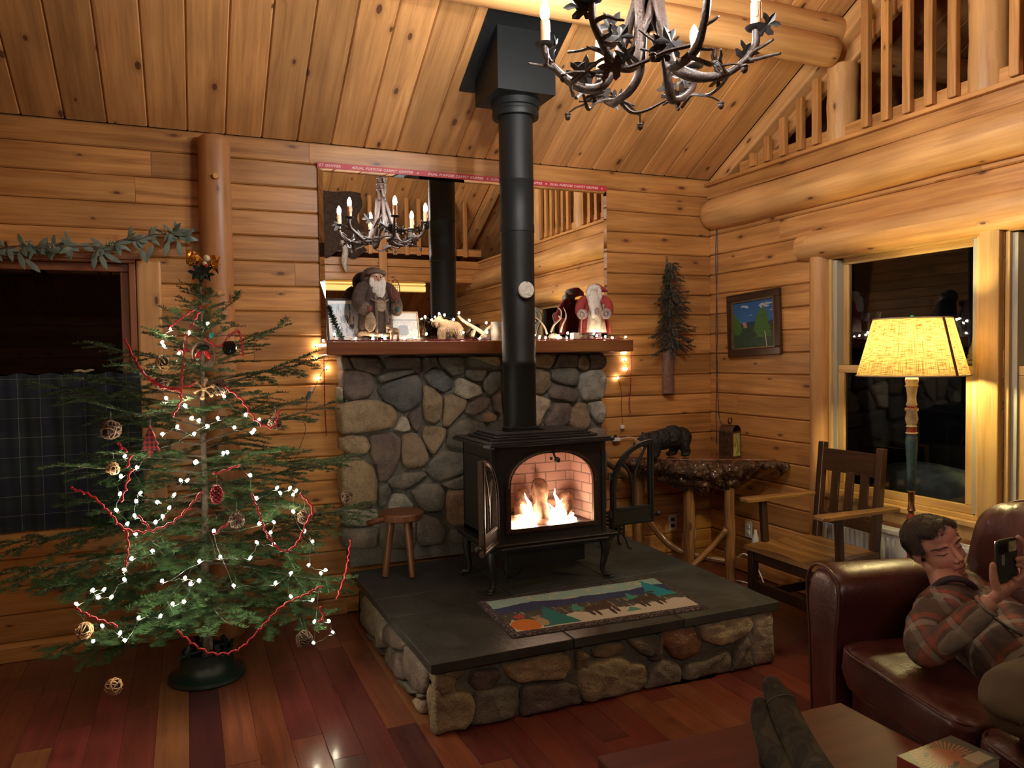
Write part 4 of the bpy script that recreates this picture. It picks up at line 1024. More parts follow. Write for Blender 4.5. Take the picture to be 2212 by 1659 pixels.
def leaf(mb, o, d, up, s=1.0):
    d = Vector(d).normalized(); sd = d.cross(Vector(up)).normalized(); nn = sd.cross(d)
    pts = [(x, y) for x, y in A_LEAF] + [(-x, y) for x, y in reversed(A_LEAF[1:-1])]
    n = len(pts)
    for q in (0,):
        V = [Vector(o) + sd * (x * s) + d * (y * s) + nn * (-(abs(x) * .18) * s + .004 * math.sin(y * 60)) for x, y in pts]
        W = [v + nn * .0015 for v in V]
        cidx = [Vector(o) + d * (.06 * s)]
        mb.add(V + W + [cidx[0], cidx[0] + nn * .0015], [(i, (i + 1) % n, 2 * n) for i in range(n)] + [((i + 1) % n + n, i + n, 2 * n + 1) for i in range(n)] + [(i, n + i, n + (i + 1) % n, (i + 1) % n) for i in range(n)])
view = math.atan2(CX.y, CX.x) - .16
for k in range(6):
    a = view + k * PI / 3; dr = Vector((math.cos(a), math.sin(a), 0)); sd = Vector((-dr.y, dr.x, 0)); c = Vector((CHX, CHY, 0))
    arm = MB(); Rr = .392
    prof = [(.03, 2.95), (.055, 2.86), (.10, 2.72), (.15, 2.60), (.215, 2.572), (.29, 2.60), (.355, 2.655), (.385, 2.70), (Rr, 2.752)] if k % 2 else [(.03, 2.98), (.05, 2.80), (.08, 2.66), (.14, 2.60), (.22, 2.585), (.30, 2.60), (.36, 2.64), (.39, 2.69), (Rr, 2.752)]
    path = smoothpath([c + dr * r + sd * (.012 * math.sin(r * 30 + k)) + Vector((0, 0, z)) for r, z in prof], 5)
    arm.tube(path, [.020 - .008 * i / len(path) for i in range(len(path))], 8, wob=.5)
    # side twigs
    for j in range(5):
        q = path[rr.randrange(8, len(path) - 6)]
        d2 = (sd * rr.choice((-1, 1)) * rr.uniform(.5, 1) + dr * rr.uniform(-.3, .9) + Vector((0, 0, rr.uniform(-.25, .6)))).normalized()
        ln = rr.uniform(.07, .17); bend = Vector((rr.uniform(-1, 1), rr.uniform(-1, 1), rr.uniform(-.5, 1))) * .03
        pp = smoothpath([q, q + d2 * ln * .35 + bend * .6, q + d2 * ln * .7 + bend * .2, q + d2 * ln], 4)
        arm.tube(pp, [.009 - .005 * i / len(pp) for i in range(len(pp))], 6, wob=.5)
    ao = arm.build('arm', TWIG, t, smooth=True)
    top = c + dr * Rr + Vector((0, 0, 2.752))
    m = MB(); m.lathe(top, [(.012, -.012), (.034, -.004), (.040, .004), (.036, .006), (0, .006)], 20); m.build('drip_cup', LEAFI, t, smooth=True, auto=40)
    m = MB(); m.lathe(top, [(.0185, .006), (.0185, .092), (.015, .094), (0, .094)], 16)
    for j in range(4):
        aa = rr.uniform(0, 6.28); h = rr.uniform(.03, .06); m.tube([top + Vector((math.cos(aa) * .018, math.sin(aa) * .018, .092)), top + Vector((math.cos(aa) * .0195, math.sin(aa) * .0195, .092 - h))], [.003, .0042], 6)
    m.build('candle_sleeve', CANDLE, t, smooth=True, auto=40)
    m = MB(); m.lathe(top, [(.010, .094), (.016, .104), (.0185, .122), (.016, .142), (.009, .160), (.003, .170), (0, .172)], 12); m.build('bulb', BULBM, t, smooth=True)
    for j in range(3):
        lf = MB(); q = path[rr.randrange(10, len(path) - 3)]; dd = sd * rr.choice((-1, 1)) * rr.uniform(.3, .8) + Vector((0, 0, rr.uniform(.1, 1))) + dr * rr.uniform(-.3, .6)
        s0 = q + dd.normalized() * .015; leaf(lf, s0, dd, dr if j % 2 else Vector((CZ.x, CZ.y, .2)), rr.uniform(.8, 1.1))
        lf.tube([q, s0 + dd.normalized() * .004], .003, 5); lf.build('oak_leaf', LEAFI, t)
# hoop of thin twigs linking the arms, with acorns
mb = MB()
for k in range(6):
    a0, a1 = view + k * PI / 3, view + (k + 1) * PI / 3
    p = [Vector((CHX + math.cos(a0 + (a1 - a0) * s) * (.27 + rr.uniform(-.03, .04)), CHY + math.sin(a0 + (a1 - a0) * s) * (.27 + rr.uniform(-.03, .04)), 2.585 + rr.uniform(-.045, .03))) for s in (0, .25, .5, .75, 1)]
    pp = smoothpath(p, 5); mb.tube(pp, .0075, 6, wob=.5)
    q = pp[12]; d2 = Vector((math.cos(a0 + .5), math.sin(a0 + .5), -.1)); mb.tube([q, q + d2 * .05, q + d2 * .09 + Vector((0, 0, -.01))], [.005, .004, .003], 5)
    e = q + d2 * .09 + Vector((0, 0, -.025)); ac = MB(); ac.ball(e, (.012, .012, .015), 10); ac.ball(e + Vector((0, 0, .010)), (.014, .014, .008), 10); ac.build('acorn', TWIG, t, smooth=True)
    leaf(mb, pp[6], Vector((rr.uniform(-1, 1), rr.uniform(-1, 1), rr.uniform(-.3, .5))), Vector((CZ.x, CZ.y, .3)), .9)
mb.build('twig_hoop', TWIG, t, smooth=True, auto=50)

# ---------------------------------------------------------------- floor lamp
LX, LY = 3.27, 2.655
t = empty('floor_lamp', (LX, LY, 0), 'floor lamp with burlap shade and turned cream, red and green pole', 'floor lamp')
def burlap():
    q = NT('burlap_shade'); uv = q.node('ShaderNodeUVMap').outputs[0]
    sp = q.node('ShaderNodeSeparateXYZ', {0: uv})
    a = q.node('ShaderNodeCombineXYZ', {0: q.math('MULTIPLY', sp.outputs[0], 22.), 1: q.math('MULTIPLY', sp.outputs[1], 420.), 2: 0.})
    b = q.node('ShaderNodeCombineXYZ', {0: q.math('MULTIPLY', sp.outputs[0], 420.), 1: q.math('MULTIPLY', sp.outputs[1], 22.), 2: 3.})
    n1 = q.node('ShaderNodeTexNoise', {'Vector': a.outputs[0], 'Scale': 1., 'Detail': 2.}); n2 = q.node('ShaderNodeTexNoise', {'Vector': b.outputs[0], 'Scale': 1., 'Detail': 2.})
    f = q.rng(q.math('MULTIPLY', q.rng(n1.outputs[0], .3, .62), q.rng(n2.outputs[0], .3, .62)), 0., .6)
    c = q.mix(f, (.085, .042, .010), (.30, .20, .085))
    tr = q.node('ShaderNodeBsdfTranslucent', {0: c}); df = q.node('ShaderNodeBsdfDiffuse', {0: c})
    mx = q.node('ShaderNodeMixShader', {0: .62, 1: df.outputs[0], 2: tr.outputs[0]})
    q.t.links.new(mx.outputs[0], q.out.inputs[0]); return q.mat
mb = MB(); n = 56; V = []; Fs = []; uvs = []
for i, (r, z) in enumerate(((.252, 1.430), (.248, 1.434), (.175, 1.705), (.172, 1.708))):
    for k in range(n): a = 2 * PI * k / n; V.append((LX + r * math.cos(a), LY + r * math.sin(a), z))
for i in range(3):
    for k in range(n):
        Fs.append((i * n + k, i * n + (k + 1) % n, (i + 1) * n + (k + 1) % n, (i + 1) * n + k)); uvs.append([(k * .025, i * .14), ((k + 1) * .025, i * .14), ((k + 1) * .025, (i + 1) * .14), (k * .025, (i + 1) * .14)])
mb.add(V, Fs, uvs); mb.build('lamp_shade', burlap(), t, smooth=True)
sa = math.atan2(-LY + .5, -LX + 1.5) + .62
BURD = plain('brown_seam_tape', (.16, .07, .03), .8)
mb = MB(); mb.obox((LX + .254 * math.cos(sa), LY + .254 * math.sin(sa), 1.43), (LX + .178 * math.cos(sa), LY + .178 * math.sin(sa), 1.705), .014, .003, up=(math.cos(sa), math.sin(sa), 0)); mb.build('seam', BURD, t)
PRIM = plain('pale_rim', (.40, .30, .19), .8)
for z_, r_ in ((1.430, .251), (1.706, .174)): mb = MB(); mb.torus((LX, LY, z_), r_, .0035, seg=48, sub=5); mb.build('frayed_rim', PRIM, t)
mb = MB(); mb.lathe((LX, LY, 0), [(.0, 1.50), (.02, 1.50), (.032, 1.53), (.032, 1.56), (.018, 1.59), (0, 1.60)], 14); mb.build('bulb', LAMPBULB, t, smooth=True)
mb = MB(); mb.cyl((LX, LY, 1.425), (LX, LY, 1.50), .012, 10); 
for k in range(3): a = k * 2.094; mb.tube([(LX, LY, 1.66), (LX + .174 * math.cos(a), LY + .174 * math.sin(a), 1.705)], .002, 4)
mb.tube([(LX + .035, LY, 1.49), (LX + .04, LY, 1.58), (LX, LY, 1.67)], .002, 4); mb.tube([(LX - .035, LY, 1.49), (LX - .04, LY, 1.58), (LX, LY, 1.67)], .002, 4)
mb.build('harp', BRASS, t)
mb = MB(); mb.ball((LX, LY, 1.715), .010, 10); mb.build('finial', plain('green_dot', (.03, .5, .15), .3), t, smooth=True)  # small green ball above the shade
CRM = plain('antique_cream_paint', (.62, .52, .33), .35, nz=.25, ns=25); REDP = plain('barn_red_paint', (.30, .04, .02), .35, nz=.2, ns=25); GRNP = plain('dark_teal_paint', (.035, .085, .085), .5, nz=.4, ns=90, bump=.8)
mb = MB(); mb.lathe((LX, LY, 0), [(.012, 1.43), (.026, 1.425), (.031, 1.405), (.026, 1.385), (.031, 1.378), (.026, 1.37), (.020, 1.33), (.021, 1.30), (.026, 1.285), (.020, 1.276)], 20); mb.lathe((LX, LY, 0), [(.031, 1.268), (.031, 1.256), (.024, 1.25), (.030, 1.215), (.025, 1.195), (.020, 1.185), (.027, 1.178), (.020, 1.172)], 20); mb.lathe((LX, LY, 0), [(.026, 1.15), (.029, 1.145), (.020, 1.138)], 20)
mb.build('cream_turnings', CRM, t, smooth=True, auto=60)
mb = MB(); mb.lathe((LX, LY, 0), [(.020, 1.277), (.024, 1.272), (.030, 1.267)], 20); mb.lathe((LX, LY, 0), [(.019, 1.173), (.024, 1.166), (.021, 1.149)], 20); mb.lathe((LX, LY, 0), [(.012, .75), (.018, .735), (.022, .725), (.026, .70), (.030, .66), (.020, .60), (.016, .40), (.024, .25), (.020, .12)], 20); mb.build('red_turnings', REDP, t, smooth=True, auto=60)
mb = MB(); mb.lathe((LX, LY, 0), [(.018, 1.139), (.025, 1.13), (.028, 1.10), (.025, 1.04), (.020, .96), (.017, .86)], 20); mb.build('teal_shaft', GRNP, t, smooth=True)
mb = MB(); mb.lathe((LX, LY, 0), [(.017, .862), (.021, .856), (.015, .85), (.014, .79), (.017, .77), (.021, .765), (.013, .755), (.013, .74)], 20); mb.build('brown_turning', BRASS, t, smooth=True, auto=60)
mb = MB(); mb.lathe((LX, LY, 0), [(.135, 0), (.14, .015), (.13, .03), (.05, .05), (.02, .12)], 28); mb.build('base', REDP, t, smooth=True, auto=50)
# ---------------------------------------------------------------- Christmas tree
def arr_mesh(name, V, F, mats, parent, midx=None, tint=None):
    me = bpy.data.meshes.new(name); me.from_pydata(V.tolist() if hasattr(V, 'tolist') else V, [], F)
    for m in mats: me.materials.append(m)
    if midx is not None: me.polygons.foreach_set('material_index', midx)
    me.update(); o = bpy.data.objects.new(name, me); COL.objects.link(o)
    if parent: o.parent = parent; o.matrix_parent_inverse = Matrix.Translation(-Vector(parent.location))
    return o
nprng = np.random.default_rng(5)
class Spray:
    """twigs with needles, gathered into one mesh"""
    def __init__(s): s.V = []; s.F = []; s.M = []; s.n = 0
    def twig(s, pts, r0, r1, nl=.023, dens=420, flatness=.75, up=(0, 0, 1), start=0., w=.0028, mat=1):
        P = np.array([tuple(p) for p in pts], float)
        # stem (three sided)
        n = len(P); T = np.gradient(P, axis=0); T /= np.linalg.norm(T, axis=1)[:, None] + 1e-9
        U = np.array(up, float); S = np.cross(T, U); ln = np.linalg.norm(S, axis=1)[:, None]; S = np.where(ln > 1e-3, S / (ln + 1e-9), np.array([1., 0, 0])); N = np.cross(S, T)
        rr = np.linspace(r0, r1, n)[:, None]; ring = [P + S * rr, P - S * rr * .5 + N * rr * .87, P - S * rr * .5 - N * rr * .87]
        b = s.n
        for i in range(n):
            for q in ring: s.V.append(q[i])
        for i in range(n - 1):
            for k in range(3): s.F.append((b + i * 3 + k, b + i * 3 + (k + 1) % 3, b + i * 3 + 3 + (k + 1) % 3, b + i * 3 + 3 + k)); s.M.append(0)
        s.n += n * 3
        seg = np.linalg.norm(np.diff(P, axis=0), axis=1); L = seg.sum(); m = int(L * (1 - start) * dens)
        if m < 1: return
        cum = np.concatenate([[0], np.cumsum(seg)]); tt = (start + (1 - start) * nprng.random(m)) * L
        X = np.stack([np.interp(tt, cum, P[:, k]) for k in range(3)], 1); TT = np.stack([np.interp(tt, cum, T[:, k]) for k in range(3)], 1)
        SS = np.stack([np.interp(tt, cum, S[:, k]) for k in range(3)], 1); NN = np.cross(SS, TT)
        sg = nprng.choice([-1, 1], m)[:, None]; lift = nprng.normal(.25, 1 - flatness, m)[:, None]
        D = SS * sg + NN * lift + TT * nprng.uniform(.15, .7, m)[:, None]; D /= np.linalg.norm(D, axis=1)[:, None]
        l = nl * nprng.uniform(.7, 1.15, m)[:, None]; Wd = np.cross(D, NN); Wd /= np.linalg.norm(Wd, axis=1)[:, None] + 1e-9
        A = X - Wd * w / 2; B = X + Wd * w / 2; Cc = X + D * l * .6 + Wd * w * .42; E_ = X + D * l * .6 - Wd * w * .42; Tp = X + D * l
        allv = np.stack([A, B, Cc, Tp, E_], 1).reshape(-1, 3); b = s.n
        s.V.extend(allv); s.F.extend([(b + 5 * i, b + 5 * i + 1, b + 5 * i + 2, b + 5 * i + 3, b + 5 * i + 4) for i in range(m)]); s.M.extend([mat] * m); s.n += 5 * m
    def build(s, name, mats, parent): return arr_mesh(name, np.array(s.V), s.F, mats, parent, s.M)
def needle_mat(name, a, b):
    t = NT(name); co = t.node('ShaderNodeTexCoord').outputs['Object']
    n = t.node('ShaderNodeTexNoise', {'Vector': co, 'Scale': 14., 'Detail': 2.})
    return t.done(t.ramp(n.outputs[0], [(.35, a), (.65, b)]), .42, Specular_IOR_Level=.4)
NEEDLE = needle_mat('fir_needles', (.028, .075, .030), (.065, .14, .048))
BARK = plain('fir_bark', (.16, .13, .10), .9, nz=.4, ns=60, bump=.8)
p0 = at(448, 1452, 2, .02); TX, TY = p0.x, p0.y
tree = empty('christmas_tree', (TX, TY, .05), 'sparse green fir Christmas tree with lights in a dark stand', 'Christmas tree')
def trunk(z): return Vector((TX + .022 * (z / 1.9), TY, z))
mb = MB(); zz = [.06 + i * .095 for i in range(21)]
mb.tube([trunk(z) + Vector((.003 * math.sin(z * 9), 0, 0)) for z in zz], [.024 * (1 - z / 2.1) + .0025 for z in zz], 10, wob=.2); mb.build('trunk', BARK, tree, smooth=True)
def RZ(z): return float(np.interp(z, [.15, .4, .9, 1.2, 1.4, 1.55, 1.68, 1.78, 1.9], [.86, .96, .92, .80, .70, .52, .26, .14, .08]))
rb = random.Random(77)
def lim(p):
    if abs(p.x - .18) < .13 and p.y > 4.42: p.y = 4.42
    if p.y > 4.57: p.y = 4.57 - (p.y - 4.57) * .1
    if p.z < .36 and p.x > .80 and p.y > 2.85: p.x = .80
    if p.x > .78 and p.y > 4.34: p.y = 4.34
    if p.z < .03: p.z = .03
    return p
NB = 88; ang = .6
for i in range(NB):
    f = (i + .5) / NB; z = .34 + 1.52 * f ** 1.04
    ang += 2.39996 + rb.uniform(-.35, .35)
    L = RZ(z) * rb.uniform(.62, 1.02); c, s_ = math.cos(ang), math.sin(ang)
    if s_ > .3: L *= .72
    if s_ < -.5: L *= .80
    el = float(np.interp(z, [.3, .9, 1.5, 1.9], [-.02, .10, .38, .9])) + rb.uniform(-.1, .12)
    dr = Vector((c, s_, 0)); sd = Vector((-s_, c, 0)); st0 = trunk(z); ph_ = rb.uniform(0, 6)
    def bp(t): return lim(st0 + dr * (L * t) + Vector((0, 0, el * L * t - .16 * L * (t * t) + .10 * L * t ** 4)) + sd * (.03 * L * math.sin(t * 3 + ph_)))
    sp = Spray(); n = 9; pts = [bp(k / n) for k in range(n + 1)]
    sp.twig(pts, .0065 * L + .002, .001, start=.22, dens=800)
    m = max(3, int(L * 19))
    for j in range(m):
        t = .20 + .78 * (j + .5) / m; side = 1 if j % 2 else -1
        b0 = bp(t); tg = (bp(min(1, t + .05)) - bp(t - .05)).normalized(); out = sd * side
        l2 = (.46 * L * (1 - t) ** .8 + .07) * rb.uniform(.7, 1.15); l2 = min(l2, .36)
        if rb.random() < .06: continue
        a2 = rb.uniform(.55, .95); d2 = (tg * math.cos(a2) + out * math.sin(a2) + Vector((0, 0, rb.uniform(-.28, .22)))).normalized()
        q = [lim(b0 + d2 * (l2 * k / 4) + Vector((0, 0, -.10 * l2 * (k / 4) ** 2))) for k in range(5)]
        sp.twig(q, .0018, .0008, start=.03, dens=820)
        m3 = int(l2 / .042)
        for w in range(1, m3):
            t3 = w / m3; b3 = q[0].lerp(q[-1], t3); s3 = 1 if w % 2 else -1; perp = Vector((-d2.y, d2.x, 0)) * s3
            l3 = min(.11, (.42 * l2 * (1 - t3) + .025)) * rb.uniform(.8, 1.1); d3 = (d2 * .75 + perp * .62 + Vector((0, 0, rb.uniform(-.1, .1)))).normalized()
            sp.twig([b3, lim(b3 + d3 * l3 * .5), lim(b3 + d3 * l3 + Vector((0, 0, -.006)))], .001, .0006, dens=820)
    sp.build('branch', [BARK, NEEDLE], tree)
sp = Spray(); sp.twig([trunk(1.80), trunk(1.9), trunk(1.97)], .003, .0015, dens=300, flatness=.2); sp.build('leader', [BARK, NEEDLE], tree)

t = empty('tree_stand', (TX, TY, 0), 'dark green plastic tree stand on the cherry floor under the fir', 'tree stand')
STG = plain('dark_green_plastic', (.010, .024, .020), .38, nz=.1)
mb = MB(); mb.lathe((TX, TY, 0), [(.175, .001), (.182, .01), (.178, .024), (.155, .036), (.128, .06), (.118, .125), (.122, .135), (.112, .137), (.105, .09), (0, .08)], 36); mb.build('basin', STG, t, smooth=True, auto=45)
for k in range(4):
    a = k * PI / 2 + .5; mb = MB(); c, s_ = math.cos(a), math.sin(a)
    mb.tube([(TX + .10 * c, TY + .10 * s_, .08), (TX + .10 * c, TY + .10 * s_, .15), (TX + .085 * c, TY + .085 * s_, .172)], .014, 8); mb.cyl((TX + .03 * c, TY + .03 * s_, .135), (TX + .14 * c, TY + .14 * s_, .135), .006, 8); mb.ball((TX + .14 * c, TY + .14 * s_, .135), (.012, .012, .012), 8)
    mb.build('screw_bracket', STG, t)

def tree_at(px, py, k=.8):
    """a point on the near side of the tree's cone seen at this pixel of the photograph"""
    d = ray(px, py); best = None; s = 2.6
    while s < 5.2:
        p = EYE + d * s
        r = math.hypot(p.x - TX, p.y - TY); q = r / max(.05, RZ(max(.15, min(1.9, p.z))))
        if best is None or q < best[0]: best = (q, s)
        if q < k: break
        s += .01
    p = EYE + d * best[1]
    if p.y > 4.55: p = at(px, py, 1, 4.55)
    return p
def z5(l): return [(60 + x / 2.911, 520 + y / 2.911) for x, y in l]
def z6(l): return [(60 + x / 2.86, 960 + y / 2.86) for x, y in l]
tb = z5([(1130,520),(893,553),(845,638),(855,660),(950,710),(845,895),(870,990),(990,1035),(1235,980),(1075,1130),(1030,1115),(1195,1115),(1130,1165),(1370,1095),(1455,1125),(1300,1175),(1412,1205),(1425,1190),(1045,1215),(845,1215),(610,1355),(1255,1330),(1230,1335),(1060,1390),(940,1170),(1010,580)]) + \
     z6([(675,143),(575,197),(1035,113),(945,222),(985,222),(905,310),(1410,330),(1620,268),(1640,310),(1560,300),(1540,268),(570,305),(670,352),(803,355),(875,392),(548,405),(660,440),(833,445),(790,480),(665,553),(615,490),(1640,415),(1520,480),(1500,545),(1150,535),(1520,615),(1415,605),(1710,535),(1760,600),(1190,695),(1060,720),(1375,700),(1735,745),(1840,775),(1810,795),(1625,795),(1530,855),(970,825),(1060,840),(597,775),(597,835),(640,705),(400,900),(472,895),(517,942),(300,985),(360,1110),(405,1215),(600,1210),(570,1165),(685,1070),(820,1060),(895,985),(965,970),(1760,960),(1625,940),(1770,1095),(1860,1090),(1885,1160),(1765,1225),(1375,190),(460,1120),(695,300),(1005,860)])
tb += [(212, 1290), (330, 1190), (350, 1255), (560, 1130), (505, 1265), (640, 1060)]
def string_lights(name, pts, loc, label, cat, group, mat, order=True, sag=.03, up=True, extra=None, maxl=.5):
    t = empty(name, loc, label, cat, group)
    P = [Vector(p) for p in pts]
    bm = MB(); bm.ball((0, 0, 0), (.0062, .0062, .009), 6); first = None
    sk = MB(); sk.tube([(0, 0, -.016), (0, 0, -.007)], .004, 6)
    for i, p in enumerate(P):
        if first is None:
            first = bm.build('mini_bulb', mat, None, smooth=True); b = first; s = first_s = sk.build('socket', CORDG, None)
        else:
            b = first.copy(); COL.objects.link(b); s = first_s.copy(); COL.objects.link(s)
        tilt = Matrix.Rotation(R_.uniform(-.9, .9), 4, 'X') @ Matrix.Rotation(R_.uniform(-.9, .9), 4, 'Y')
        b.parent = t; b.matrix_parent_inverse = Matrix.Identity(4); b.matrix_basis = Matrix.Translation(p - Vector(loc)) @ tilt
        s.parent = b; s.matrix_parent_inverse = Matrix.Identity(4); s.matrix_basis = Matrix.Identity(4)
    c = MB()
    if order:
        left = P[1:]; cur = P[0]; path = [cur]
        while left:
            left.sort(key=lambda q: (q - cur).length + .8 * max(0, q.z - cur.z)); cur = left.pop(0); path.append(cur)
    else: path = P
    for a, b in zip(path, path[1:]):
        if (b - a).length > maxl: continue
        o = Vector((0, 0, -.012))
        mid = (a + b) / 2 + Vector((R_.uniform(-.01, .01), R_.uniform(-.01, .01), -sag * (b - a).length * 3))
        q1 = a.lerp(mid, .5) + Vector((R_.uniform(-.008, .008), 0, R_.uniform(-.006, .006)))
        c.tube(smoothpath([a + o, q1, mid, mid.lerp(b, .5), b + o], 2), .0011, 4, caps=False)
    if extra: 
        for e in extra: c.tube(smoothpath(e, 4), .0016, 5, caps=False)
    c.build('cord', CORDG, t)
    return t
string_lights('tree_lights', [tree_at(x, y, .78) for x, y in tb], (TX, TY, .05), 'string of small white lights wound round the fir tree', 'string lights', None, MINIB, maxl=.42)

# red twisted garland hung in swags over the branches
GS = [[(441,655),(402,680),(362,710)],[(438,658),(421,690),(405,718),(397,760),(393,800),(391,840),(388,870),(372,900)],[(270,735),(290,772),(310,805),(345,832),(388,846)],[(275,745),(300,792),(330,826),(370,840),(420,830)],[(388,758),(412,758)],
 [(443,735),(475,748),(495,725),(515,715),(522,740),(524,770)],[(488,838),(520,862),(540,892),(562,915),(592,922),(604,885)],[(155,1056),(200,1073),(240,1112),(265,1140),(310,1150),(370,1130),(410,1095),(438,1060)],[(545,1072),(560,1112),(580,1160),(612,1191),(640,1176),(662,1130),(675,1098),(648,1064)],
 [(165,1316),(205,1336),(255,1353)],[(385,1365),(430,1400),(470,1413),(520,1400),(570,1350),(612,1308),(660,1285),(697,1265)],[(757,1170),(747,1235),(728,1292)],[(275,1010),(285,980)],[(262,1085),(275,1042),(286,1010)],[(272,1148),(276,1182),(270,1222)],[(462,1025),(520,1004)],[(300,1118),(322,1140)],[(690,1345),(700,1330),(690,1312)],[(462,1155),(495,1130)],[(255,960),(272,975)]]
t = empty('red_garland', (TX, TY, .3), 'twisted red garland hanging in swags over the fir tree', 'garland')
mb = MB()
for g in GS:
    P = smoothpath([tree_at(x, y, .86) for x, y in g], 8); dst = 0; q = []
    for i, p in enumerate(P):
        if i: dst += (P[i] - P[i - 1]).length
        q.append(p + Vector((.004 * math.sin(dst * 160), .003 * math.cos(dst * 160), .004 * math.cos(dst * 160))))
    mb.tube(q, .0042, 5)
    for i in range(0, len(q), 5): mb.ball(q[i], .0058, 6, c=(.3, .3, .3))
mb.build('twisted_strand', REDB, t, smooth=True)

# grapevine balls and other ornaments
def hang(t, p, h=.04):
    mb = MB(); mb.tube([p, p + Vector((.003, 0, h * .5)), p + Vector((0, 0, h))], .0008, 4); mb.build('hanging_thread', CORDG, t)
VINE = [plain('grapevine_tan', (.34, .20, .10), .7, nz=.4, ns=80), plain('grapevine_brown', (.12, .07, .045), .7, nz=.4, ns=80)]
def vine_ball(px, py, r, dark, label, dep=.80):
    p = tree_at(px, py, dep); rr = random.Random(int(px)); r = r * (p - EYE).dot(CZ) / F_PX
    t = empty('grapevine_ball', tuple(p), label, 'ornament', 'grapevine ball ornaments')
    mb = MB()
    for k in range(15):
        ax = Vector((rr.gauss(0, 1), rr.gauss(0, 1), rr.gauss(0, 1))).normalized()
        o = p + ax * r * rr.uniform(-.35, .35); R1 = math.sqrt(max(.05, 1 - ((o - p).length / r) ** 2)) * r
        u = ax.orthogonal().normalized(); w = ax.cross(u); a0 = rr.uniform(0, 6)
        mb.tube([o + (u * math.cos(a) + w * math.sin(a)) * R1 * (1 + .08 * math.sin(a * 3 + k)) for a in [a0 + j * .45 for j in range(13)]], r * .075, 5)
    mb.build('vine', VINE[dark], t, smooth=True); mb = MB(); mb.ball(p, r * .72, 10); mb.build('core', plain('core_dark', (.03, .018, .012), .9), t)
    hang(t, p + Vector((0, 0, r)), .05)
for a in ((239, 928, 20, 1, 'dark grapevine ball ornament in front of the plaid curtain, upper left of tree'), (244, 1013, 13, 0, 'small tan grapevine ball on the left branches beside the curtain'), (246, 1483, 17, 0, 'tan grapevine ball hanging lowest on the tree near the floor'), (475, 838, 16, 1, 'dark grapevine ball just right of the wooden snowflake'), (352, 785, 15, 0, 'tan grapevine ball near the top left of the tree'), (594, 914, 14, 1, 'brown grapevine ball on the right upper branch'), (749, 1073, 12, 1, 'small dark grapevine ball in front of the stone chimney'), (511, 1124, 16, 1, 'dark grapevine ball at the middle of the tree'), (657, 1381, 17, 1, 'dark grapevine ball at the low right of the tree'), (182, 1362, 17, 0, 'grapevine ball at the low left tip of the tree'), (349, 828, 14, 1, 'dark grapevine ball under the tan one, upper left'), (657, 1117, 14, 1, 'dark green tinted vine ball at the right of the tree, mid height')):
    vine_ball(*a)
p = tree_at(495, 751); t = empty('black_ball_ornament', tuple(p), 'shiny black faceted ball ornament near the treetop', 'ornament')
mb = MB(); mb.ball(p, .034, 9, nz=.15, nf=4); mb.build('faceted_ball', plain('shiny_black', (.012, .01, .012), .12, metal=.4), t); hang(t, p + Vector((0, 0, .034)))
p = tree_at(440, 766); t = empty('wreath_ornament', tuple(p), 'round twig wreath ornament with two red leaves near the treetop', 'ornament')
mb = MB()
for k in range(4): mb.torus(p, .047 + .003 * k, .004, ax=(CZ.x + .1 * k, CZ.y, .1 * (k - 1)), seg=24, sub=5)
mb.build('twig_ring', VINE[1], t, smooth=True)
RLF = plain('bright_red_leaf', (.60, .02, .03), .5)
mb = MB(); 
for s_ in (-1, 1): mb.ball(p + CX * (.020 * s_) - CZ * .006, (.012, .006, .022), 10, rot=Matrix.Rotation(-.5 * s_, 3, 'Y'))
mb.build('red_leaves', RLF, t, smooth=True); mb = MB(); mb.ball(p - CZ * .006 + Vector((0, 0, .03)), (.025, .01, .014), 8, nz=.3); mb.build('greenery', STG, t); hang(t, p + Vector((0, 0, .05)))
p = tree_at(468, 1068); t = empty('red_cone_ornament', tuple(p), 'dark red pine cone shaped ornament left of the trunk centre', 'ornament')
mb = MB()
for k in range(9):
    for j in range(7):
        a = j * .9 + k * .45; z = -.034 + k * .0085; r = .017 * math.sin(PI * (k + 1) / 10) + .004
        mb.ball(p + Vector((r * math.cos(a), r * math.sin(a), z)), (.007, .007, .005), 6)
mb.build('scales', REDBEAD, t, smooth=True); hang(t, p + Vector((0, 0, .04)))
p = tree_at(325, 952); t = empty('plaid_tree_ornament', tuple(p), 'red and black buffalo plaid stuffed tree ornament', 'ornament')
def plaid(name, size, cols, coord='Object', lines=None):
    q = NT(name); co = q.node('ShaderNodeTexCoord').outputs[coord]; sp = q.node('ShaderNodeSeparateXYZ', {0: co})
    def st(s, w, th=.5): return q.math('GREATER_THAN', q.math('FRACT', q.math('MULTIPLY', s, 1 / w)), th)
    a = st(q.math('ADD', sp.outputs[0], q.math('MULTIPLY', sp.outputs[1], -.45)), size); b = st(sp.outputs[2], size)
    c = q.mix(q.math('MULTIPLY', q.math('ADD', a, b), .5), cols[0], cols[1])
    return q.done(c, .85)
mb = MB(); TR = [(-.006,-.060),(-.009,-.036),(-.036,-.040),(-.024,-.018),(-.030,-.014),(-.018,.008),(-.022,.012),(-.012,.032),(0,.062),(.012,.032),(.022,.012),(.018,.008),(.030,-.014),(.024,-.018),(.036,-.040),(.009,-.036),(.006,-.060)]
for k in (-1, 1): mb.prism([(x * (1.12), y * 1.05) for x, y in TR], lambda x, y, d: p + CX * x + Vector((0, 0, y)) + CZ * d, .006 * k)
mb.build('stuffed_tree', plaid('buffalo_plaid', .020, ((.30, .012, .02), (.008, .006, .008))), t, bevel=.003); hang(t, p + Vector((0, 0, .064)))
p = tree_at(441, 840); t = empty('snowflake_ornament', tuple(p), 'brown wooden snowflake ornament on the trunk', 'ornament')
mb = MB()
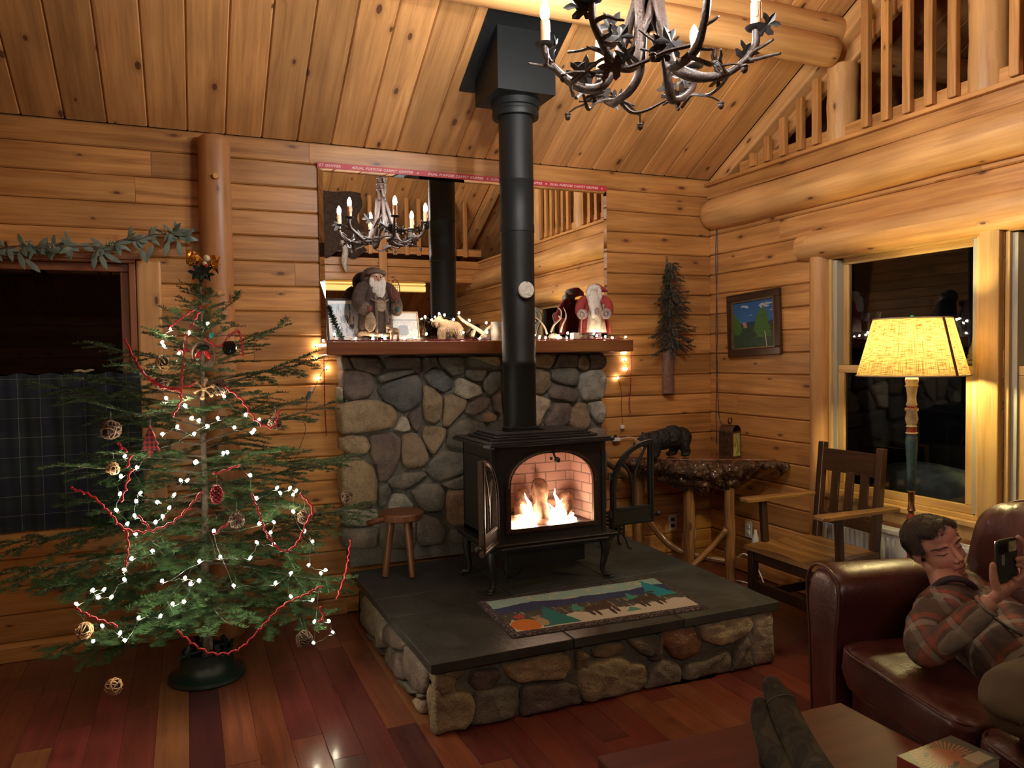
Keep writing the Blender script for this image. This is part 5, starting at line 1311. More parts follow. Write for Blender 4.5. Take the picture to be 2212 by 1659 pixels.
for k in range(6):
    a = k * PI / 3 + .3; d = CX * math.cos(a) + Vector((0, 0, math.sin(a))); mb.obox(p, p + d * .040, .006, .011, up=(CZ.x, CZ.y, 0)); mb.ball(p + d * .040, .009, 8)
mb.ball(p, .012, 8); mb.build('snowflake', VINE[0], t, smooth=False); hang(t, p + Vector((0, 0, .03)))
p = tree_at(457, 724); t = empty('teal_ornament', tuple(p), 'little teal glass ornament just under the top light', 'ornament'); mb = MB(); mb.ball(p, (.010, .010, .014), 10); mb.build('teal_drop', plain('teal_glass', (.02, .30, .34), .15), t, smooth=True)
# bow on top
p = at(440, 565, 1, TY - .02); t = empty('tree_top_bow', tuple(p), 'gold foil bow with holly and cream rosebuds on the treetop', 'bow')
mb = MB()
for s_, dz in ((-1, .035), (1, .0)):
    for k in range(3):
        c = p + CX * (.028 * s_) + Vector((0, 0, dz * .3)); e = p + CX * (.082 * s_) + Vector((0, 0, dz + .02 - .035 * k))
        q = p + CX * (.07 * s_) + Vector((0, 0, dz - .06 + .03 * k))
        n_ = 7; V = []
        for i in range(n_ + 1):
            f = i / n_; top = p.lerp(e, f) + Vector((0, 0, .020 * math.sin(f * PI))); bot = p.lerp(q, f)
            for j in range(5): g = j / 4; V.append(top.lerp(bot, g) - CZ * (.02 * math.sin(g * PI) * f + .006 * noise.noise(Vector((i * 1.1, j * 1.7, k + s_)))) + Vector((0, 0, .006 * noise.noise(Vector((i, j, k * 3 + s_))))))
        mb.add(V, [(i * 5 + j, i * 5 + j + 1, (i + 1) * 5 + j + 1, (i + 1) * 5 + j) for i in range(n_) for j in range(4)])
mb.build('foil_loops', GOLD, t)
mb = MB(); mb.ball(p + CX * .022 + Vector((0, 0, .012)) - CZ * .02, .017, 10, nz=.2); mb.ball(p + CX * .012 + Vector((0, 0, -.012)) - CZ * .02, .012, 8, nz=.2); mb.build('cream_rosebud', plain('cream_silk', (.62, .50, .34), .6), t, smooth=True)
mb = MB(); mb.ball(p + CX * .02 + Vector((0, 0, -.022)) - CZ * .02, .009, 8); mb.build('red_berry', REDB, t, smooth=True)
mb = MB()
for a in (-2.2, -1.7, -1.2): leaf(mb, p - CZ * .012 + Vector((0, 0, -.015)), CX * math.cos(a) + Vector((0, 0, math.sin(a))), (CZ.x, CZ.y, 0), .75)
mb.build('holly_leaf', STG, t)
sp = Spray(); sp.twig([p + Vector((0, 0, -.03)), p + Vector((-.02, 0, -.06)), p + Vector((-.01, 0, -.10))], .002, .001, dens=900, flatness=.3); sp.build('fir_sprig', [BARK, NEEDLE], t)

# ---------------------------------------------------------------- left window: curtain and garland
def curtain_mat():
    q = NT('blue_plaid_cloth'); uv = q.node('ShaderNodeUVMap').outputs[0]; sp = q.node('ShaderNodeSeparateXYZ', {0: uv})
    def ln(s, per, w, o=0.): return q.math('LESS_THAN', q.math('FRACT', q.math('ADD', q.math('MULTIPLY', s, 1 / per), o)), w)
    g = q.math('MULTIPLY', q.math('ADD', q.math('LESS_THAN', q.math('FRACT', q.math('MULTIPLY', sp.outputs[0], 1 / .16)), .5), q.math('LESS_THAN', q.math('FRACT', q.math('MULTIPLY', sp.outputs[1], 1 / .16)), .5)), .5)
    c = q.mix(g, (.008, .012, .030), (.014, .026, .030))
    l = q.math('MAXIMUM', ln(sp.outputs[0], .10, .018), ln(sp.outputs[1], .10, .02, .3))
    c = q.mix(q.math('MULTIPLY', l, .75), c, (.20, .20, .18))
    n = q.node('ShaderNodeTexNoise', {'Vector': uv, 'Scale': 500.}); q.bump(n.outputs[0], .3, .001)
    return q.done(c, .9)
t = empty('cafe_curtain', (-.8, YB - .06, .69), 'navy plaid cafe curtain across the lower half of the left window', 'curtain')
mb = MB(); nx, nz_ = 220, 24; V = []; X0, X1 = -2.25, -.232
for j in range(nz_ + 1):
    z = .688 + (1.495 - .688) * j / nz_
    for i in range(nx + 1):
        x = X0 + (X1 - X0) * i / nx; dp = .012 * math.sin(x * 46 + .5 * math.sin(x * 9)) * (.6 + .4 * math.sin(x * 17 + 1)) + .005 * math.sin(x * 91 + z * 3)
        V.append((x, YB - .062 + dp * (1 - .25 * j / nz_), z + (.006 * math.sin(x * 46) if j == nz_ else 0)))
Fs = [(j * (nx + 1) + i, j * (nx + 1) + i + 1, (j + 1) * (nx + 1) + i + 1, (j + 1) * (nx + 1) + i) for j in range(nz_) for i in range(nx)]
mb.add(V, Fs, [[((X0 + (X1 - X0) * (q % (nx + 1)) / nx) * 1.0, V[q][2]) for q in f] for f in Fs]); mb.build('cloth', curtain_mat(), t, smooth=True)
mb = MB(); mb.tube([(X0, YB - .040, 1.478), (X1, YB - .040, 1.478)], .004, 8); mb.ball((X1, YB - .058, 1.487), .007, 8); mb.build('rod', WHITE, t)
mb = MB()
for k in range(9): o = at(165 + k * 4, 803, 1, YB - .06); mb.ball((o.x, YB - .06, 1.508 + .004 * math.sin(k)), (.016, .01, .006), 6)
tag(mb.build('pale_figurine', plain('pale_bone', (.45, .36, .24), .7), None, smooth=True), 'little pale carved piece lying on top of the plaid curtain rod', 'figurine')
EUC = needle_mat('eucalyptus_leaf', (.10, .14, .11), (.20, .25, .20)); EUC.node_tree.nodes['Principled BSDF'].inputs['Roughness'].default_value = .6
t = empty('eucalyptus_garland', (-.4, YB - .08, 2.15), 'grey green eucalyptus garland draped over the left window frame', 'garland')
re = random.Random(31); gp = smoothpath([at(x, y, 1, YB - .085) for x, y in ((-160, 520), (-60, 545), (30, 532), (90, 535), (150, 530), (210, 535), (270, 520), (330, 510), (372, 502), (398, 512))], 14)
mb = MB(); mb.tube(gp, .003, 5, wob=.3); mb.tube([p + Vector((0, -.012, .008 * math.sin(i * .4))) for i, p in enumerate(gp[:-10])], .002, 5); mb.build('stem', VINE[1], t)
mb = MB(); cnt = MB()
def euc(o, d, l, w):
    d = d.normalized(); sd = d.cross(Vector((0, -1, .2))).normalized(); nn = sd.cross(d); n_ = 6; V = []
    for i in range(n_ + 1):
        f = i / n_; ww = w * math.sin(PI * min(1, f * .93 + .05)) ** .8
        c = o + d * (l * f) + nn * (-.10 * l * f * f)
        V += [c - sd * ww, c + nn * (.15 * ww), c + sd * ww]
    mb.add(V, [(i * 3 + j, i * 3 + j + 1, i * 3 + 4 + j, i * 3 + 3 + j) for i in range(n_) for j in range(2)])
for i in range(150):
    q = gp[int(re.random() ** 1.0 * (len(gp) - 1))]; d = Vector((re.uniform(-1, 1) + .6, re.uniform(-.5, .25), re.uniform(-.9, .5)))
    euc(q, d, re.uniform(.05, .085), re.uniform(.008, .013))
for px, py, dx, dz in ((205, 545, -.1, -1), (215, 548, .4, -1), (225, 548, .9, -.5), (385, 520, .1, -1), (365, 520, -.3, -1), (40, 545, .3, -1), (55, 560, .8, -.8), (300, 535, .5, -1), (330, 530, -.4, -.9)):
    euc(at(px, py, 1, YB - .10), Vector((dx, -.1, dz)), .09, .014)
mb.build('leaves', EUC, t, smooth=True)
for px, py in ((108, 528), (240, 524), (60, 524), (364, 500)):
    o = at(px, py, 1, YB - .10)
    for k in range(9): cnt.ball(o + Vector((re.uniform(-.02, .02), re.uniform(-.01, .01), re.uniform(-.015, .015))), .0045, 6)
cnt.build('seed_clusters', plain('pale_seed', (.45, .38, .20), .6), t, smooth=True)

# ---------------------------------------------------------------- fireside stool
t = empty('milking_stool', (1.15, 4.24, HZ), 'small dark round three-legged stool with a stub handle on the hearth', 'stool')
sc_ = at(866, 1113, 1, 4.24); sx_, sz_ = sc_.x, sc_.z
mb = MB(); mb.lathe((sx_, 4.24, sz_ - .022), [(.118, 0), (.128, .006), (.130, .036), (.124, .044), (0, .042)], 32); mb.build('seat', STOOLW, t, smooth=True, auto=40)
mb = MB(); mb.cyl((sx_ - .11, 4.20, sz_ - .004), (sx_ - .21, 4.165, sz_ - .012), .018, 14, r2=.016); mb.build('handle', STOOLW, t, smooth=True, auto=50)
for dx, dy, ex, ey in ((-.06, -.01, -.105, -.03), (.02, -.06, .03, -.115), (.05, .03, .085, .10)):
    mb = MB(); mb.cyl((sx_ + dx, 4.24 + dy, sz_ - .02), (sx_ + ex, 4.24 + ey, HZ + .006), .022, 10, r2=.018); mb.build('leg', STOOLW, t, smooth=True, auto=50)

# ---------------------------------------------------------------- hooked rug
def rug():
    q = NT('hooked_rug'); uv = q.node('ShaderNodeUVMap').outputs[0]; sp = q.node('ShaderNodeSeparateXYZ', {0: uv}); U, V = sp.outputs[0], sp.outputs[1]
    def nz(s, d=3., off=0.):
        mp = q.node('ShaderNodeMapping', {'Vector': uv, 'Location': (off, off * 1.7, 0), 'Scale': (2, 1, 1)}); return q.node('ShaderNodeTexNoise', {'Vector': mp.outputs[0], 'Scale': s, 'Detail': d}).outputs[0]
    def lt(a, b): return q.math('LESS_THAN', a, b)
    def gt(a, b): return q.math('GREATER_THAN', a, b)
    def mul(*a):
        r = a[0]
        for x in a[1:]: r = q.math('MULTIPLY', r, x)
        return r
    def off(a, n, k): return q.math('ADD', a, q.math('MULTIPLY', q.math('SUBTRACT', n, .5), k))
    n1 = nz(9.); n2 = nz(22., 2., 3.)
    c = q.mix(gt(nz(7., 2., 8.), .60), (.27, .42, .42), (.50, .44, .32))                    # sky
    c = q.mix(lt(off(V, nz(2.2, 3., 1.), .26), .76), c, (.030, .042, .13))                      # mountains
    tex = q.node('ShaderNodeTexNoise', {'Vector': q.node('ShaderNodeMapping', {'Vector': uv, 'Scale': (60, 5, 1)}).outputs[0], 'Scale': 1., 'Detail': 1.}).outputs[0]
    tim = q.mix(gt(tex, .60), (.055, .058, .052), (.26, .20, .15))
    c = q.mix(lt(off(V, n1, .08), .54), c, tim)                                             # bare timber
    c = q.mix(lt(off(V, nz(5., 3., 5.), .34), .27), c, (.50, .47, .43))                        # snow
    def tri(u0, w, v0, v1, col):
        nonlocal c
        h = q.math('DIVIDE', q.math('SUBTRACT', v1, V), v1 - v0); d = q.math('ABSOLUTE', q.math('SUBTRACT', off(U, n2, .03), u0))
        c = q.mix(mul(lt(d, q.math('MULTIPLY', h, w)), gt(V, v0)), c, col)
    tri(.245, .10, .03, .62, (.015, .16, .17)); tri(.40, .045, .34, .56, (.06, .24, .20)); tri(.66, .045, .10, .24, (.08, .26, .20)); tri(.735, .04, .44, .66, (.05, .27, .24)); tri(.905, .09, .42, .98, (.01, .24, .33))
    def ell(u0, v0, a, b, col, k=.05):
        nonlocal c
        e = q.math('ADD', q.math('POWER', q.math('DIVIDE', q.math('SUBTRACT', U, u0), a), 2.), q.math('POWER', q.math('DIVIDE', q.math('SUBTRACT', V, v0), b), 2.))
        c = q.mix(lt(off(e, n2, k * 14), 1.), c, col)
    BR = (.055, .032, .022)
    for u0, v0, a, b in ((.50, .34, .075, .085), (.565, .43, .022, .07), (.585, .52, .03, .03), (.44, .24, .012, .12), (.47, .22, .01, .12), (.55, .20, .012, .12), (.58, .23, .012, .10), (.79, .40, .07, .07), (.85, .48, .022, .07), (.865, .58, .03, .03), (.735, .28, .012, .12), (.76, .26, .010, .11), (.83, .27, .012, .12), (.86, .28, .010, .1)): ell(u0, v0, a, b, BR)
    ell(.075, .15, .075, .17, (.55, .16, .018), .01); ell(.08, .40, .03, .05, (.40, .05, .04)); ell(.165, .17, .028, .11, (.36, .25, .16))
    d = q.math('MINIMUM', q.math('MULTIPLY', q.math('MINIMUM', U, q.math('SUBTRACT', 1., U)), 1.), q.math('MULTIPLY', q.math('MINIMUM', V, q.math('SUBTRACT', 1., V)), .52))
    vb = q.node('ShaderNodeTexVoronoi', {'Vector': q.node('ShaderNodeMapping', {'Vector': uv, 'Scale': (190, 90, 1)}).outputs[0], 'Scale': 1.}); vr = q.node('ShaderNodeSeparateColor', {0: vb.outputs['Color']}).outputs[0]
    bc = q.ramp(vr, [(0, (.012, .014, .03)), (.45, (.03, .03, .05)), (.62, (.10, .02, .03)), (.75, (.05, .04, .035)), (.92, (.22, .19, .17))])
    c = q.mix(lt(d, 0.), c, bc); c = q.mix(lt(d, .0), c, bc)
    at_ = q.node('ShaderNodeAttribute', attribute_name='tint'); isb = q.node('ShaderNodeSeparateColor', {0: at_.outputs['Color']}).outputs[0]
    c = q.mix(isb, c, bc)
    vn = q.node('ShaderNodeTexVoronoi', {'Vector': q.node('ShaderNodeMapping', {'Vector': uv, 'Scale': (230, 120, 1)}).outputs[0], 'Scale': 1.})
    q.bump(vn.outputs['Distance'], .8, -.004)
    return q.done(c, .95)
RA, RB, RC, RD = (at(x, y, 2, HZ + .012) for x, y in ((1108, 1374), (1532, 1310), (1415, 1243), (1030, 1297)))
mb = MB(); nx, ny = 60, 26; V = []; 
for j in range(ny + 1):
    for i in range(nx + 1):
        u, v = i / nx, j / ny; p = RA.lerp(RB, u).lerp(RD.lerp(RC, u), v); e = min(u, 1 - u, (v) * .5, (1 - v) * .5)
        z = HZ + .012 if 0 < i < nx and 0 < j < ny else HZ + .004
        V.append((p.x + .003 * noise.noise(Vector((u * 9, v * 9, 0))), p.y + .003 * noise.noise(Vector((u * 9, v * 9, 4))), z + .0015 * noise.noise(Vector((u * 14, v * 8, 1)))))
def rg(i0, i1, j0, j1): return [(i, j) for j in range(j0, j1) for i in range(i0, i1)]
def rf(cells): return [(j * (nx + 1) + i, j * (nx + 1) + i + 1, (j + 1) * (nx + 1) + i + 1, (j + 1) * (nx + 1) + i) for i, j in cells]
bi, bj = 2, 2; inner = rg(bi, nx - bi, bj, ny - bj); border = [q for q in rg(0, nx, 0, ny) if q not in set(inner)]
def uvm(f, inn): return [(((q % (nx + 1)) - bi) / (nx - 2 * bi), ((q // (nx + 1)) - bj) / (ny - 2 * bj)) for q in f]
mb.add(V, rf(inner), [uvm(f, 1) for f in rf(inner)], (0, 0, 0)); n0 = 0
for f in rf(border): mb._f(list(f), uvm(f, 0), (1, 1, 1))
W = [(x, y, HZ + .001) for x, y, z in V]; ring_ = [i for i in range(nx)] + [nx + j * (nx + 1) for j in range(ny)] + [ny * (nx + 1) + i for i in range(nx, 0, -1)] + [j * (nx + 1) for j in range(ny, 0, -1)]
b = len(mb.v); mb.v += [W[i] for i in ring_]; L = len(ring_)
for k in range(L): mb._f([ring_[k], b + k, b + (k + 1) % L, ring_[(k + 1) % L]], None, (1, 1, 1))
tag(mb.build('hooked_rug', rug(), None, smooth=True), 'hooked rug with moose, teal firs and blue mountains on the slate hearth', 'rug')
# ---------------------------------------------------------------- things on the mantel
MT = 1.651
MYF, MYM = 4.345, 4.45
def on_mantel(px, y): return Vector((at(px, 733, 1, y).x, y, MT))
def pxm(n, y=4.42, x=1.5): return n * (.393 * x + .919 * y) / F_PX
FURB = plain('brown_fur', (.15, .105, .08), .95, nz=.4, ns=90, bump=1.); FURW = plain('white_curly_beard', (.72, .67, .60), .95, nz=.2, ns=120, bump=1.); FURT = plain('tan_fur', (.34, .24, .15), .95, nz=.4, ns=110, bump=1.)
def bearded(name, base, h, robe, trim, label, facing, extra):
    t = empty(name, tuple(base), label, 'figurine'); k = h / .43; f = Vector((facing[0], facing[1], 0)).normalized(); s = Vector((-f.y, f.x, 0))
    def P(a, b, z): return base + (s * a + f * b) * k + Vector((0, 0, z * k))
    return t, k, f, s, P
# brown-robed figure
base = on_mantel(812, 4.46)
t, k, f, s, P = bearded('robed_figurine', base, .43, None, None, 'brown-robed white-bearded figurine with a red snowshoe on the mantel', (.2, -1), None)
BR1 = plain('brown_felt', (.075, .052, .043), .95, nz=.25, ns=60, bump=.4); RD = plain('worn_red_felt', (.34, .045, .04), .95, nz=.3, ns=60, bump=.4); SKIN2 = plain('doll_face', (.55, .30, .22), .6)
mb = MB()
rings = [(.0, .085, .075), (.05, .105, .08), (.12, .10, .078), (.20, .088, .07), (.28, .075, .06), (.335, .05, .045)]
V = []; n = 26
for z, a, b in rings:
    for i in range(n): q = 2 * PI * i / n; w = 1 + .07 * math.sin(q * 7 + z * 20) * (1 - z / .35); V.append(P(a * w * math.cos(q), b * w * math.sin(q), z + .035))
mb.add(V, [(j * n + i, j * n + (i + 1) % n, (j + 1) * n + (i + 1) % n, (j + 1) * n + i) for j in range(len(rings) - 1) for i in range(n)]); mb.build('robe', BR1, t, smooth=True)
mb = MB(); mb.tube([P(.105 * math.cos(a) * 1., .085 * math.sin(a), .04 + .006 * math.sin(a * 3)) for a in [i * .2618 for i in range(25)]], .013 * k, 7, wob=.6); mb.build('fur_hem', FURT, t, smooth=True)
for sg in (-1, 1):
    mb = MB(); mb.tube(smoothpath([P(.055 * sg, 0, .335), P(.10 * sg, .01, .28), P(.115 * sg, .035, .215), P(.10 * sg, .075, .19)], 4), [.028 * k, .036 * k] + [.04 * k] * 11, 10, wob=.2); mb.build('sleeve', BR1, t, smooth=True)
    mb = MB(); mb.ball(P(.10 * sg, .078, .188), (.038 * k,) * 3, 12, nz=.25, nf=5); mb.build('fur_cuff', FURB, t, smooth=True)
    mb = MB(); mb.ball(P(.09 * sg, .112, .185), (.016 * k, .016 * k, .018 * k), 8); mb.build('mitten', plain('mitten_red', (.20, .04, .04), .9) if sg < 0 else GRNP, t, smooth=True)
mb = MB(); mb.ball(P(0, .018, .372), (.038 * k, .042 * k, .044 * k), 14); mb.ball(P(0, .064, .362), (.010 * k,) * 3, 8); mb.build('face', SKIN2, t, smooth=True)
for sg in (-1, 1): mb = MB(); mb.ball(P(.014 * sg, .059, .374), .0035, 6); mb.build('eye', BLACK, t)
mb = MB(); mb.ball(P(0, .045, .300), (.045 * k, .03 * k, .065 * k), 16, nz=.2, nf=7); mb.ball(P(-.034, .035, .338), (.020 * k, .02 * k, .04 * k), 10, nz=.2); mb.ball(P(.034, .035, .338), (.020 * k, .02 * k, .04 * k), 10, nz=.2); mb.ball(P(.005, .05, .235), (.022 * k, .015 * k, .05 * k), 10, nz=.3)
for sg in (-1, 1): mb.ball(P(.016 * sg, .061, .384), (.011 * k, .005 * k, .0045 * k), 8)
mb.build('beard', FURW, t, smooth=True)
mb = MB(); mb.ball(P(0, -.022, .398), (.062 * k, .055 * k, .042 * k), 16, nz=.12); mb.ball(P(-.04, -.03, .37), (.035 * k, .04 * k, .05 * k), 12, nz=.12); mb.build('hood', BR1, t, smooth=True)
mb = MB(); mb.tube([P(.052 * math.cos(a), .018 + .030 * math.sin(a), .396 + .014 * math.sin(a)) for a in [i * .26 for i in range(0, 13)]], .012 * k, 7, wob=.5); mb.build('hood_trim', FURB, t, smooth=True)
mb = MB(); mb.tube([P(.055 * math.cos(a), .065 + .012 * math.sin(a), .235 + .01 * math.cos(a * 2)) for a in [PI * i / 10 for i in range(11)]], .004 * k, 6); mb.build('rope_belt', FURT, t)
for sg in (-1, 1): mb = MB(); mb.tube(smoothpath([P(.024 * sg, .052, .29), P(.030 * sg, .070, .22), P(.034 * sg, .086, .12), P(.036 * sg, .092, .05)], 4), .010 * k, 7, wob=.6); mb.build('fur_trim', FURB, t, smooth=True)
mb = MB(); mb.ball(P(0, .072, .205), (.035 * k, .02 * k, .038 * k), 12); mb.build('striped_pouch', plain('striped_pouch', (.30, .23, .15), .9, nz=.4, ns=100), t, smooth=True)
mb = MB(); o = P(.085, .10, .30); mb.torus(o, .028 * k, .003 * k, ax=(.25, -1, 0), seg=24, sub=5, sx=1, sy=2.1, x=(1, .25, 0))
for i in range(-3, 4): z = i * .015; w = .028 * math.sqrt(max(.02, 1 - (z / .058) ** 2)); mb.tube([o + Vector((-w * k, -w * .25 * k, z)), o + Vector((w * k, w * .25 * k, z))], .001, 4)
for i in (-1, 0, 1): mb.tube([o + Vector((i * .012, i * .003, -.052)), o + Vector((i * .012, i * .003, .052))], .001, 4)
mb.tube([o + Vector((0, 0, -.058)), o + Vector((0, 0, -.13))], .003 * k, 5); mb.build('snowshoe', plain('snowshoe_red', (.22, .03, .02), .5), t)
for sg in (-1, 1): mb = MB(); mb.ball(P(.035 * sg, .055, .018), (.022 * k, .036 * k, .017 * k), 12); mb.cyl(P(.035 * sg, .03, .012), P(.035 * sg, .02, .07), .018 * k, 10); mb.build('boot', BLACK, t, smooth=True)
mb = MB(); mb.ball(P(-.075, .095, .11), (.034 * k, .026 * k, .055 * k), 12, nz=.2); mb.build('fur_bag', FURT, t, smooth=True)
t2 = empty('toy_moose', tuple(P(.075, .12, -.0)), 'little plush moose beside the brown-robed figure', 'figurine')
mb = MB(); q = P(.07, .11, 0); mb.ball(q + Vector((0, 0, .058)), (.032, .018, .020), 12, nz=.15); mb.ball(q + Vector((-.036, 0, .085)), (.017, .014, .014), 10)
for dx in (-.02, .02):
    for dy in (-.010, .010): mb.cyl(q + Vector((dx, dy, .0)), q + Vector((dx, dy, .05)), .0065, 7)
mb.build('plush_body', FURT, t2, smooth=True); mb = MB()
for sg in (-1, 1): mb.tube([q + Vector((-.032, .008 * sg, .098)), q + Vector((-.03, .02 * sg, .118)), q + Vector((-.03, .016 * sg, .13))], [.004, .006, .003], 6)
mb.build('antlers', BR1, t2, smooth=True)

# red-coated figure at the right end
base = on_mantel(1284, 4.44)
t, k, f, s, P = bearded('red_coated_figurine', base, .40, None, None, 'red-coated figurine with a long white beard at the right end of the mantel', (-.55, -1), None)
CRL = plain('cream_lace', (.60, .50, .36), .9, nz=.3, ns=45, bump=.4); MAUVE = plain('mauve_fur', (.34, .25, .23), .95, nz=.35, ns=70, bump=1.)
mb = MB(); V = []; rings = [(.055, .085, .065), (.12, .078, .06), (.20, .06, .05), (.27, .045, .04)]
for z, a, b in rings:
    for i in range(n): q = 2 * PI * i / n; w = 1 + .05 * math.sin(q * 8); V.append(P(a * w * math.cos(q), b * w * math.sin(q), z))
mb.add(V, [(j * n + i, j * n + (i + 1) % n, (j + 1) * n + (i + 1) % n, (j + 1) * n + i) for j in range(3) for i in range(n)]); mb.build('lace_skirt', CRL, t, smooth=True)
mb = MB(); V = []
for z, a, b in ((.05, .115, .08), (.12, .105, .078), (.20, .085, .066), (.28, .062, .055), (.315, .04, .04)):
    for i in range(20): q = PI * .66 + (2 * PI - .34 * PI * 2 + .35) * i / 19 ; w = 1 + .06 * math.sin(q * 6); V.append(P(a * w * math.cos(q), b * w * math.sin(q), z))
mb.add(V, [(j * 20 + i, j * 20 + i + 1, (j + 1) * 20 + i + 1, (j + 1) * 20 + i) for j in range(4) for i in range(19)]); mb.build('red_coat', RD, t, smooth=True)
for sg in (-1, 1):
    mb = MB(); mb.tube(smoothpath([P(.05 * sg, 0, .305), P(.095 * sg, .01, .255), P(.10 * sg, .04, .20), P(.085 * sg, .08, .185)], 4), [.024 * k, .032 * k] + [.034 * k] * 11, 10, wob=.15); mb.build('sleeve', RD, t, smooth=True)
    mb = MB(); mb.torus(P(.084 * sg, .085, .183), .026 * k, .013 * k, ax=(f.x, f.y, -.2), seg=16, sub=7); mb.ball(P(.084 * sg, .09, .183), (.014 * k,) * 3, 8); mb.build('fur_cuff', MAUVE, t, smooth=True)
mb = MB(); mb.ball(P(0, .01, .335), (.038 * k, .038 * k, .044 * k), 14); mb.ball(P(0, .048, .335), (.008 * k,) * 3, 8); mb.build('face', SKIN2, t, smooth=True)
mb = MB(); mb.ball(P(0, .045, .27), (.046 * k, .028 * k, .085 * k), 16, nz=.25, nf=7); mb.ball(P(.005, .05, .20), (.034 * k, .02 * k, .05 * k), 12, nz=.3); mb.ball(P(0, .005, .37), (.048 * k, .046 * k, .030 * k), 14, nz=.2); mb.ball(P(-.035, .02, .32), (.022 * k, .025 * k, .055 * k), 12, nz=.3); mb.ball(P(.035, .02, .32), (.022 * k, .025 * k, .055 * k), 12, nz=.3); mb.build('beard', FURW, t, smooth=True)
mb = MB(); mb.tube([P(0, -.02, .365), P(.03, -.04, .372), P(.07, -.05, .362), P(.10, -.045, .35)], [.040 * k, .034 * k, .018 * k, .005 * k], 12); mb.build('red_hat', RD, t, smooth=True)
mb = MB(); mb.ball(P(.075, -.03, .27), (.036 * k, .03 * k, .05 * k), 12, nz=.25); mb.ball(P(.085, .01, .24), (.03 * k, .03 * k, .045 * k), 12, nz=.25); mb.build('sack', MAUVE, t, smooth=True)
mb = MB(); mb.tube([P(-.10, .10, .0), P(-.085, .095, .19)], .005 * k, 6); mb.tube([P(-.10, .10, 0), P(-.13, .11, .004)], .004, 6); mb.build('ski_pole', FURT, t)
mb = MB(); mb.ball(P(.02, .075, .20), (.020 * k, .012 * k, .03 * k), 10, nz=.2); mb.build('fur_pouch', MAUVE, t, smooth=True)
for sg in (-1, 1): mb = MB(); mb.ball(P(.03 * sg, .03, .018), (.022 * k, .036 * k, .018 * k), 12); mb.cyl(P(.03 * sg, .01, .012), P(.03 * sg, .01, .07), .02 * k, 10); mb.build('boot', plain('plum_boot', (.10, .05, .06), .6), t, smooth=True)

# framed winter picture and framed photograph
def framed(name, q, label, cat, fm, artfn, fw=.012, y=4.50, lean=.05):
    x0, x1, z0, z1 = q; t = empty(name, ((x0 + x1) / 2, y, z0), label, cat)
    def P(x, d, z): return Vector((x, y + lean * (z - z0) / (z1 - z0) - d, z))
    mb = MB()
    for a, b in (((x0, z0), (x1, z0 + fw)), ((x0, z1 - fw), (x1, z1)), ((x0, z0 + fw), (x0 + fw, z1 - fw)), ((x1 - fw, z0 + fw), (x1, z1 - fw))):
        V = [P(x, d, z) for d in (.012, 0) for x, z in ((a[0], a[1]), (b[0], a[1]), (b[0], b[1]), (a[0], b[1]))]
        mb.add(V, [(0, 1, 2, 3), (7, 6, 5, 4), (0, 4, 5, 1), (1, 5, 6, 2), (2, 6, 7, 3), (3, 7, 4, 0)])
    mb.build('frame', fm, t)
    mb = MB(); V = [P(x, .005, z) for x, z in ((x0 + fw, z0 + fw), (x1 - fw, z0 + fw), (x1 - fw, z1 - fw), (x0 + fw, z1 - fw))]
    mb.add(V + [v + Vector((0, .004, 0)) for v in V], [(0, 1, 2, 3), (7, 6, 5, 4)], [[(0, 0), (1, 0), (1, 1), (0, 1)]] * 2); mb.build('picture', artfn, t); return t
def art(name, builder):
    q = NT(name); uv = q.node('ShaderNodeUVMap').outputs[0]; sp = q.node('ShaderNodeSeparateXYZ', {0: uv}); U, V = sp.outputs[0], sp.outputs[1]
    def nz(s, sx=1, sy=1, d=3., o=0.): return q.node('ShaderNodeTexNoise', {'Vector': q.node('ShaderNodeMapping', {'Vector': uv, 'Location': (o, o, 0), 'Scale': (sx, sy, 1)}).outputs[0], 'Scale': s, 'Detail': d}).outputs[0]
    return builder(q, U, V, nz)
def winter(q, U, V, nz):
    c = q.ramp(V, [(.35, (.55, .56, .60)), (.55, (.62, .60, .60)), (.8, (.30, .38, .52)), (1, (.22, .30, .46))])
    tr = q.math('MULTIPLY', q.math('GREATER_THAN', nz(1., 22, 3), .56), q.math('MULTIPLY', q.math('GREATER_THAN', V, .42), q.math('LESS_THAN', q.math('ABSOLUTE', q.math('SUBTRACT', U, .52)), .26)))
    c = q.mix(tr, c, (.06, .065, .075)); lo = q.math('MULTIPLY', q.math('LESS_THAN', V, .42), q.math('GREATER_THAN', nz(5., 2, 1, 4., 3.), .55)); c = q.mix(lo, c, (.12, .12, .20))
    m = q.math('LESS_THAN', q.math('MINIMUM', q.math('MINIMUM', U, q.math('SUBTRACT', 1., U)), q.math('MINIMUM', V, q.math('SUBTRACT', 1., V))), .085)
    return q.done(q.mix(m, c, (.62, .60, .55)), .25)
def fireplace_photo(q, U, V, nz):
    vo = q.node('ShaderNodeTexVoronoi', {'Vector': q.node('ShaderNodeMapping', {'Vector': q.node('ShaderNodeUVMap').outputs[0], 'Scale': (11, 11, 1)}).outputs[0], 'Scale': 1.}, feature='DISTANCE_TO_EDGE')
    c = q.mix(q.rng(vo.outputs[0], 0., .12), (.20, .20, .18), (.42, .40, .36)); c = q.mix(q.math('GREATER_THAN', V, .72), c, (.46, .43, .37))
    c = q.mix(q.math('LESS_THAN', q.math('ABSOLUTE', q.math('SUBTRACT', V, .73)), .025), c, (.18, .16, .13))
    e = q.math('ADD', q.math('POWER', q.math('DIVIDE', q.math('SUBTRACT', U, .42), .20), 4.), q.math('POWER', q.math('DIVIDE', q.math('SUBTRACT', V, .36), .18), 4.)); c = q.mix(q.math('LESS_THAN', e, 1.), c, (.09, .09, .10))
    return q.done(c, .25)
a = at(706, 733, 1, 4.52); b = at(706, 644, 1, 4.55); c_ = at(786, 733, 1, 4.52)
